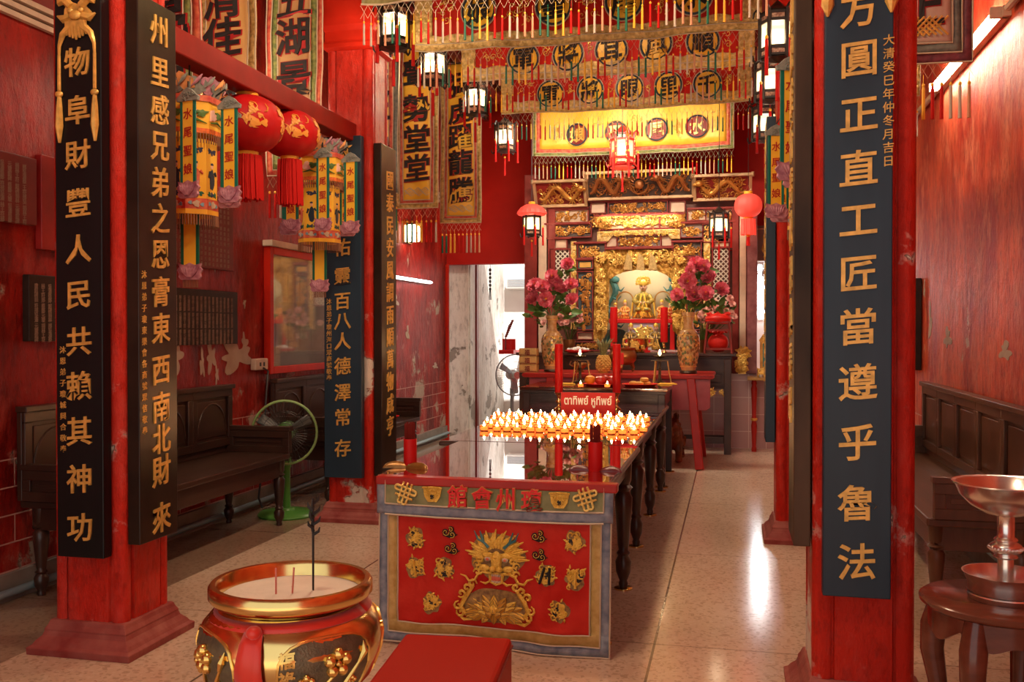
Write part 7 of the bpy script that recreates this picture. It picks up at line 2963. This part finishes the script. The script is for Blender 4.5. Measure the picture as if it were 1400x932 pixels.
# ------------------------------------------------------------------ rear room on the left
q = atY(705, 380, 14.4)
t = thing('wall_cabinet', 'white box cabinet high on the bright rear wall', 'cabinet', (q.x, 14.5, q.z))
MB().box(q.x - .16, q.x + .2, 14.38, 14.6, q.z - .17, q.z + .18).build('housing', M_PLASTIC_W, t, bevel=.02)
g = MB()
for k in range(5):
    g.box(q.x - .13, q.x + .17, 14.372, 14.38, q.z - .13 + .025 * k, q.z - .12 + .025 * k)
g.build('louvres', M_GREYPLASTIC, t)
q = atX(692, 482, -3.35)
q = atY(694, 478, 13.6)
t = thing('wall_shrine', 'small red wall shrine with incense sticks and a tall spray behind the grey fan', 'shrine', (q.x, 13.6, q.z))
g = MB().box(q.x - .11, q.x + .11, 13.5, 13.7, q.z - .06, q.z)
g.box(q.x - .10, q.x + .10, 13.68, 13.7, q.z, q.z + .16)
g.bar((q.x, 13.68, q.z - .04), (q.x, 14.6, q.z - .04), .05, .05)
g.build('red_bracket', M_WAXRED, t, bevel=.004)
g = MB()
for k in range(7):
    g.tube([(q.x + .06 * math.cos(k), 13.58 + .03 * math.sin(k), q.z), (q.x + .06 * math.cos(k), 13.58 + .03 * math.sin(k), q.z + .14)], .004, 4)
g.build('incense_sticks', M_WAXRED, t)
g = MB()
g.tube([(q.x - .03, 13.6, q.z), (q.x - .03, 13.6, q.z + .2), (q.x + .02, 13.6, q.z + .36), (q.x + .10, 13.6, q.z + .45)], [.012, .010, .008, .004], 6)
for k in range(9):
    g.ell((q.x - .02 + .012 * k, 13.59, q.z + .2 + .028 * k), (.024, .02, .018), 7, 5)
g.build('spray', M_MAROON, t, smooth=True)
q = atY(667, 365, 11.95)
g = MB()
g.tube([(q.x, 12.07, 2.25), (q.x, 12.07, q.z - .02)], .003, 4)
for k in range(6):
    g.ell((q.x, 12.07, q.z - .03 - .05 * k), (.018 - .002 * (k % 2), .018, .024), 8, 6)
for k in range(8):
    g.tube([(q.x + .008 * math.cos(k), 12.07 + .008 * math.sin(k), q.z - .30), (q.x + .014 * math.cos(k), 12.07 + .014 * math.sin(k), q.z - .42)], .003, 4)
tag(g.build('bead_pendant', M_BLACKPL, smooth=True), 'dark bead pendant hanging in the open doorway', 'pendant')

# ------------------------------------------------------------------ carved lion under the red table
q = atZ(938, 624, 0)
q.y = 10.20
q.x -= .13
t = thing('lion_statue', 'glazed brown guardian lion on the floor under the red altar table', 'statue', (q.x, q.y, 0))
lx, ly = q.x, q.y
b = MB()
b.ell((lx, ly + .14, .25), (.12, .24, .13), 16, 10)
b.ell((lx, ly - .02, .27), (.12, .12, .15), 14, 10)
b.ell((lx, ly + .33, .23), (.11, .11, .13), 14, 10)
b.ell((lx - .02, ly - .12, .34), (.11, .10, .11), 14, 10)
b.ell((lx - .03, ly - .22, .31), (.07, .06, .055), 12, 8)
for sx in (-.075, .075):
    b.tube([(lx + sx, ly - .04, .24), (lx + sx, ly - .06, .12), (lx + sx, ly - .05, .03)], [.055, .04, .036], 10)
    b.ell((lx + sx, ly - .08, .022), (.042, .06, .024))
    b.tube([(lx + sx, ly + .33, .22), (lx + sx * 1.1, ly + .28, .15), (lx + sx * 1.1, ly + .37, .10), (lx + sx * 1.1, ly + .35, .02)], [.065, .052, .036, .034], 10)
    b.ell((lx + sx * 1.1, ly + .32, .022), (.042, .06, .024))
    b.ell((lx - .02 + sx, ly - .10, .43), (.03, .025, .035))
    b.ell((lx - .03 + sx * .5, ly - .205, .375), (.026, .02, .02))
for k in range(12):
    a = 2 * PI * k / 12
    b.ell((lx - .02 + .105 * math.cos(a), ly - .055, .34 + .11 * math.sin(a)), .032)
b.tube([(lx, ly + .42, .28), (lx, ly + .50, .34), (lx + .02, ly + .47, .45), (lx + .02, ly + .42, .47)], [.03, .032, .036, .015], 9)
b.ell((lx - .03, ly - .275, .33), (.03, .02, .018))
o = b.build('body', M_COPPER, t, smooth=True)
remesh(o, .010, 2)
g = MB()
for sx in (-1, 1):
    g.ell((lx - .03 + sx * .042, ly - .205, .385), (.014, .012, .012))
g.tube([(lx - .07, ly - .262, .285), (lx - .03, ly - .285, .275), (lx + .01, ly - .262, .285)], .008, 6)
g.build('eyes_and_mouth', M_BLK, t)

# =================================================================== FOREGROUND
# ---- brass incense urn on a low stand
ux, uy = -.945, 1.93
UZ = .40                                   # top of the stand
t = thing('urn_stand', 'low dark stand under the big brass incense urn', 'stand', (ux, uy, 0))
MB().lathe([(.19, UZ - .03), (.215, UZ - .025), (.215, UZ - .008), (.2, UZ)], (ux, uy, 0), 32).build('top', M_WOOD, t, smooth=True, angle=40)
for k in range(4):
    a = PI / 4 + PI / 2 * k
    c, s = math.cos(a), math.sin(a)
    MB().tube([(ux + .15 * c, uy + .15 * s, UZ - .03), (ux + .17 * c, uy + .17 * s, UZ * .6), (ux + .14 * c, uy + .14 * s, .1), (ux + .18 * c, uy + .18 * s, .02)], [.03, .026, .02, .024], 8).build('leg', M_WOOD, t, smooth=True)
t = thing('brass_urn', 'big brass incense urn with ash and a red ribbon, in front of everything', 'urn', (ux, uy, UZ))
Z0 = .80 - .285
rim = .84
prof = [(.001, .560), (.08, .565), (.135, .60), (.175, .645), (.194, .695), (.199, .732), (.189, .766), (.170, .788), (.155, .797), (.150, .802), (.154, .808), (.170, .813), (.177, .821), (.177, .842), (.172, .849), (.161, .849), (.156, .842), (.151, .80), (.12, .79)]
MB().lathe([(r, z) for r, z in prof], (ux, uy, 0), 56, caps=False).build('body', M_BRASS, t, smooth=True, angle=50)
MB().lathe([(.1525, .818), (.12, .822), (.07, .829), (.001, .832)], (ux, uy, 0), 36, caps=False).build('ash', M_ASH, t, smooth=True)
for k in range(3):
    a = 2 * PI * k / 3 + .1
    c, s = math.cos(a), math.sin(a)
    MB().tube([(ux + .11 * c, uy + .11 * s, .60), (ux + .155 * c, uy + .155 * s, .53), (ux + .135 * c, uy + .135 * s, .46), (ux + .14 * c, uy + .14 * s, UZ + .012)], [.045, .04, .022, .03], 12).build('foot', M_BRASS, t, smooth=True)


def ur(u, z):
    pz = prof[1:10]
    r = .19
    for (r0, z0), (r1, z1) in zip(pz, pz[1:]):
        if z0 <= z <= z1:
            r = r0 + (r1 - r0) * (z - z0) / (z1 - z0)
    return r


def uf(ang0):
    def fn(a, b_, d):
        th = ang0 + a / .195
        z = .695 + b_
        r = ur(0, z) + d
        return Vector((ux + r * math.cos(th), uy + r * math.sin(th), z))
    return fn


# recessed dark cartouches with raised brass plum blossom; angle towards the camera is about -PI/2+.45
A0 = math.atan2(-uy, -ux)
for k in range(4):
    ct, rl_ = MB(), MB()
    f_ = uf(A0 + .40 + k * PI / 2)
    V = [f_(0, 0, .0015)]
    n = 30
    ring = []
    for i in range(3):
        for j in range(n):
            a = 2 * PI * j / n
            q = (i + 1) / 3
            sq = 1 / max(abs(math.cos(a)) ** 3 + abs(math.sin(a)) ** 3, .2) ** (1 / 3)
            V.append(f_(.112 * q * math.cos(a) * sq * .95, .075 * q * math.sin(a) * sq, .0015))
    F = [(0, 1 + j, 1 + (j + 1) % n) for j in range(n)]
    for i in range(2):
        for j in range(n):
            a = 1 + i * n + j
            b_ = 1 + i * n + (j + 1) % n
            F.append((a, a + n, b_ + n, b_))
    ct.add(V, F)
    rl_.tube([V[1 + 2 * n + j % n] for j in range(n + 1)], .0035, 5)
    for fx, fz, s in ((.015, .022, 1.), (-.05, -.01, .6), (.06, -.03, .45)):
        for p in range(5):
            a = 2 * PI * p / 5 + .3
            rl_.ell(f_(fx + .019 * s * math.cos(a), fz + .019 * s * math.sin(a), .004), (.013 * s, .013 * s, .013 * s), 8, 6)
        rl_.ell(f_(fx, fz, .008), .007 * s, 6, 5)
    rl_.tube([f_(-.06, -.06, .003), f_(-.02, -.035, .005), (f_(.01, .0, .005))], [.006, .005, .003], 6)
    rl_.tube([f_(.0, -.062, .003), f_(.04, -.03, .005), f_(.075, .015, .004)], [.007, .006, .003], 6)
    rl_.tube([f_(.07, .01, .004), f_(.082, .03, .006), f_(.085, .05, .003)], [.004, .008, .001], 6)
    for i, cc in enumerate('福祿壽'):
        write(rl_, cc, lambda a, b_, d, f_=f_: f_(a, b_, d), -.088 + 0 * i, .04 - .038 * i, .034, .03, depth=.004)
    cp = ct.build('dark_cartouche', mat('patina', (.10, .085, .055), .5, .5, col2=(.19, .155, .09), vscale=40, bump=.2, bscale=200), t, smooth=True)
    rl_.build('plum_relief', mat('polished_relief', (.80, .52, .15), .25, .9), cp, smooth=True)
g = MB()
pts = []
for k in range(49):
    a = 2 * PI * k / 48
    dr = .006 * math.sin(a * 3)
    pts.append((ux + .158 * math.cos(a), uy + .158 * math.sin(a), .795 + .004 * math.sin(a - A0)))
V, F = [], []
for k, p in enumerate(pts):
    a = 2 * PI * k / 48
    for rr_, dz in ((.1585, .006), (.176, -.010)):
        V.append((ux + rr_ * math.cos(a), uy + rr_ * math.sin(a), p[2] + dz))
for k in range(48):
    F.append((2 * k, 2 * k + 1, 2 * k + 3, 2 * k + 2))
g.add(V, F)
f_ = uf(A0 - .42)
g.ell(f_(0, .092, .012), (.017, .017, .014), 10, 6)
V, F = [], []
for i in range(13):
    z = .785 - .25 * i / 12
    for j in range(4):
        w = .022 + .010 * min(1, i / 5)
        a = A0 - .43 + (j / 3 - .5) * w * 2 / .2 + .01 * math.sin(i)
        r = (ur(0, max(z, .56)) + .007 + .003 * math.sin(j * 2 + i * .7)) if z > .6 else .150
        V.append((ux + r * math.cos(a), uy + r * math.sin(a), z))
for i in range(12):
    for j in range(3):
        a = i * 4 + j
        F.append((a, a + 1, a + 5, a + 4))
g.add(V, F)
g.build('red_ribbon', mat('red_ribbon_silk', (.66, .03, .015), .4, sheen=.3, var=.1, vscale=9), t, smooth=True, solid=.003)
# incense sticks standing in the ash
for dx, dy, h0, m, lab, lean in ((-.022, -.05, .060, M_WAXRED, 'short red incense stub in the ash, nearer the ribbon', 0), (.012, -.045, .060, M_WAXRED, 'short red incense stub in the ash, beside the burnt stick', .004)):
    e = Vector((math.cos(PSI), math.sin(PSI), 0)); f2 = Vector((-math.sin(PSI), math.cos(PSI), 0))
    b0 = Vector((ux, uy, .826)) + e * dx + f2 * dy
    o = MB().tube([b0, b0 + Vector((lean, 0, h0))], .0022, 6).build('incense_stick', mat('pink_incense', (.70, .22, .16), .6), smooth=True)
    tag(o, lab, 'incense stick', 'incense sticks in the brass urn')
b0 = Vector((ux, uy, .826)) + e * .052 + f2 * -.02
g = MB().tube([b0, b0 + Vector((0, 0, .13)), b0 + Vector((.0, 0, .205))], [.0024, .003, .003], 6)
for k in range(10):
    z = .125 + .0075 * k
    a = k * 2.2
    g.tube([b0 + Vector((0, 0, z)), b0 + Vector((.013 * math.cos(a), .013 * math.sin(a), z + .008)), b0 + Vector((.016 * math.cos(a), .016 * math.sin(a), z + .018))], [.004, .0035, .001], 5)
tag(g.build('incense_stick', M_BLK, smooth=True), 'tall burnt black incense stick with curled ash standing in the urn', 'incense stick', 'incense sticks in the brass urn')

# ---- red kneeling box
ZK = .30
a, b_, c = atZ(555, 864, ZK), atZ(700, 871, ZK), atZ(668, 940, ZK)
d_ = Vector((b_.x - a.x, b_.y - a.y, 0)); w_ = d_.length
d_.normalize()
ang = math.atan2(d_.y, d_.x) + .015
t = thing('kneeling_stool', 'red vinyl kneeling stool in front of the embroidered cloth', 'stool', (b_.x, b_.y, 0), ang)
MB().box(-w_, 0, -.62, 0, .05, ZK).build('padded_top', M_REDPLASTIC, t, world=False, bevel=.014)
g = MB()
for xx in (-w_ + .02, -.07):
    for yy in (-.60, -.07):
        g = MB().box(xx, xx + .05, yy, yy + .05, 0, .055)
        g.build('leg', M_WOOD, t, world=False)
g = MB()
for zz in (.075, ZK - .03):
    g.tube([(-w_ - .001, -.62, zz), (-w_ - .001, 0, zz)], .004, 5)
    g.tube([(.001, -.62, zz), (.001, 0, zz)], .004, 5)
    g.tube([(-w_, -.621, zz), (0, -.621, zz)], .004, 5)
g.build('seam_piping', M_MAROON, t, world=False)

# ---- round stool with steel offering bowl
sx_, sy_ = .79, 3.12
ZS = .59
t = thing('round_stool', 'rosewood round stool with curved legs beside the pillar', 'stool', (sx_, sy_, 0))
MB().lathe([(.17, ZS - .04), (.205, ZS - .034), (.222, ZS - .02), (.224, ZS - .008), (.214, ZS), (.001, ZS)], (sx_, sy_, 0), 48, caps=False).build('seat', M_ROSE, t, smooth=True, angle=50)
V, F = [], []
n = 80
for j in range(n + 1):
    a = 2 * PI * j / n
    for r in (.198, .185):
        V.append((sx_ + r * math.cos(a), sy_ + r * math.sin(a), ZS - .035))
        V.append((sx_ + r * math.cos(a), sy_ + r * math.sin(a), ZS - .085 - .022 * abs(math.cos(a * 2)) ** .6 + .012 * math.cos(a * 8)))
for j in range(n):
    k = j * 4
    F += [(k, k + 1, k + 5, k + 4), (k + 2, k + 6, k + 7, k + 3), (k + 1, k + 3, k + 7, k + 5)]
MB().add(V, F).build('apron', M_ROSE, t, smooth=True, angle=50)
for k in range(4):
    a = PI * .25 + PI / 2 * k + .2
    c, s = math.cos(a), math.sin(a)
    MB().tube([(sx_ + r * c, sy_ + r * s, z) for r, z in ((.175, ZS - .04), (.195, ZS - .12), (.20, ZS - .2), (.175, .25), (.16, .12), (.175, .04), (.19, .0))], [.034, .04, .036, .026, .022, .024, .03], 10).build('leg', M_ROSE, t, smooth=True)
g = MB()
for k in range(4):
    a = PI * .25 + PI / 2 * k + .2
    a2 = a + PI / 2
    g.tube([(sx_ + .165 * math.cos(a), sy_ + .165 * math.sin(a), .16), (sx_ + .165 * math.cos(a2), sy_ + .165 * math.sin(a2), .16)], .014, 8)
g.build('stretcher', M_ROSE, t, smooth=True)
dx, dy = sx_ + .015, sy_ - .01
t = thing('steel_dish', 'flat bottomed steel dish on the round stool, holding the tall bowl', 'dish', (dx, dy, ZS))
MB().lathe([(.10, .0), (.104, .004), (.106, .05), (.118, .075), (.121, .079), (.116, .079), (.101, .05), (.098, .006), (.001, .006)], (dx, dy, ZS), 44, caps=False).build('body', M_STEEL, t, smooth=True, angle=50)
MB().lathe([(.1065, .012), (.1085, .016), (.1065, .02)], (dx, dy, ZS), 44, caps=False).build('rim_bead', M_STEEL, t, smooth=True)
t = thing('offering_bowl', 'tall steel pedestal bowl with knobbed stem standing in the dish', 'bowl', (dx, dy, ZS + .006))
zb = ZS + .006
MB().lathe([(.055, 0), (.056, .006), (.04, .02), (.026, .03), (.023, .06), (.022, .115), (.03, .118), (.034, .122), (.028, .128), (.043, .138), (.047, .148), (.043, .158), (.028, .168), (.034, .173), (.03, .178), (.024, .182), (.024, .245), (.03, .252)], (dx, dy, zb), 36).build('stem', M_STEEL, t, smooth=True, angle=70)
MB().lathe([(.03, .245), (.06, .252), (.10, .275), (.128, .305), (.142, .338), (.152, .342), (.150, .346), (.138, .343), (.122, .308), (.095, .282), (.05, .262), (.001, .258)], (dx, dy, zb), 48, caps=False).build('bowl', M_STEEL, t, smooth=True, angle=50)
g = MB()
for k in range(30):
    a = 2 * PI * k / 30
    g.ell((dx + .046 * math.cos(a), dy + .046 * math.sin(a), zb + .148), .005, 6, 4)
g.build('beaded_ring', M_STEEL, t, smooth=True)
q = atZ(1352, 872, 0)
g = MB()
leafs(g, (1.02, 3.75, .03), 3, 3, .10, .03)
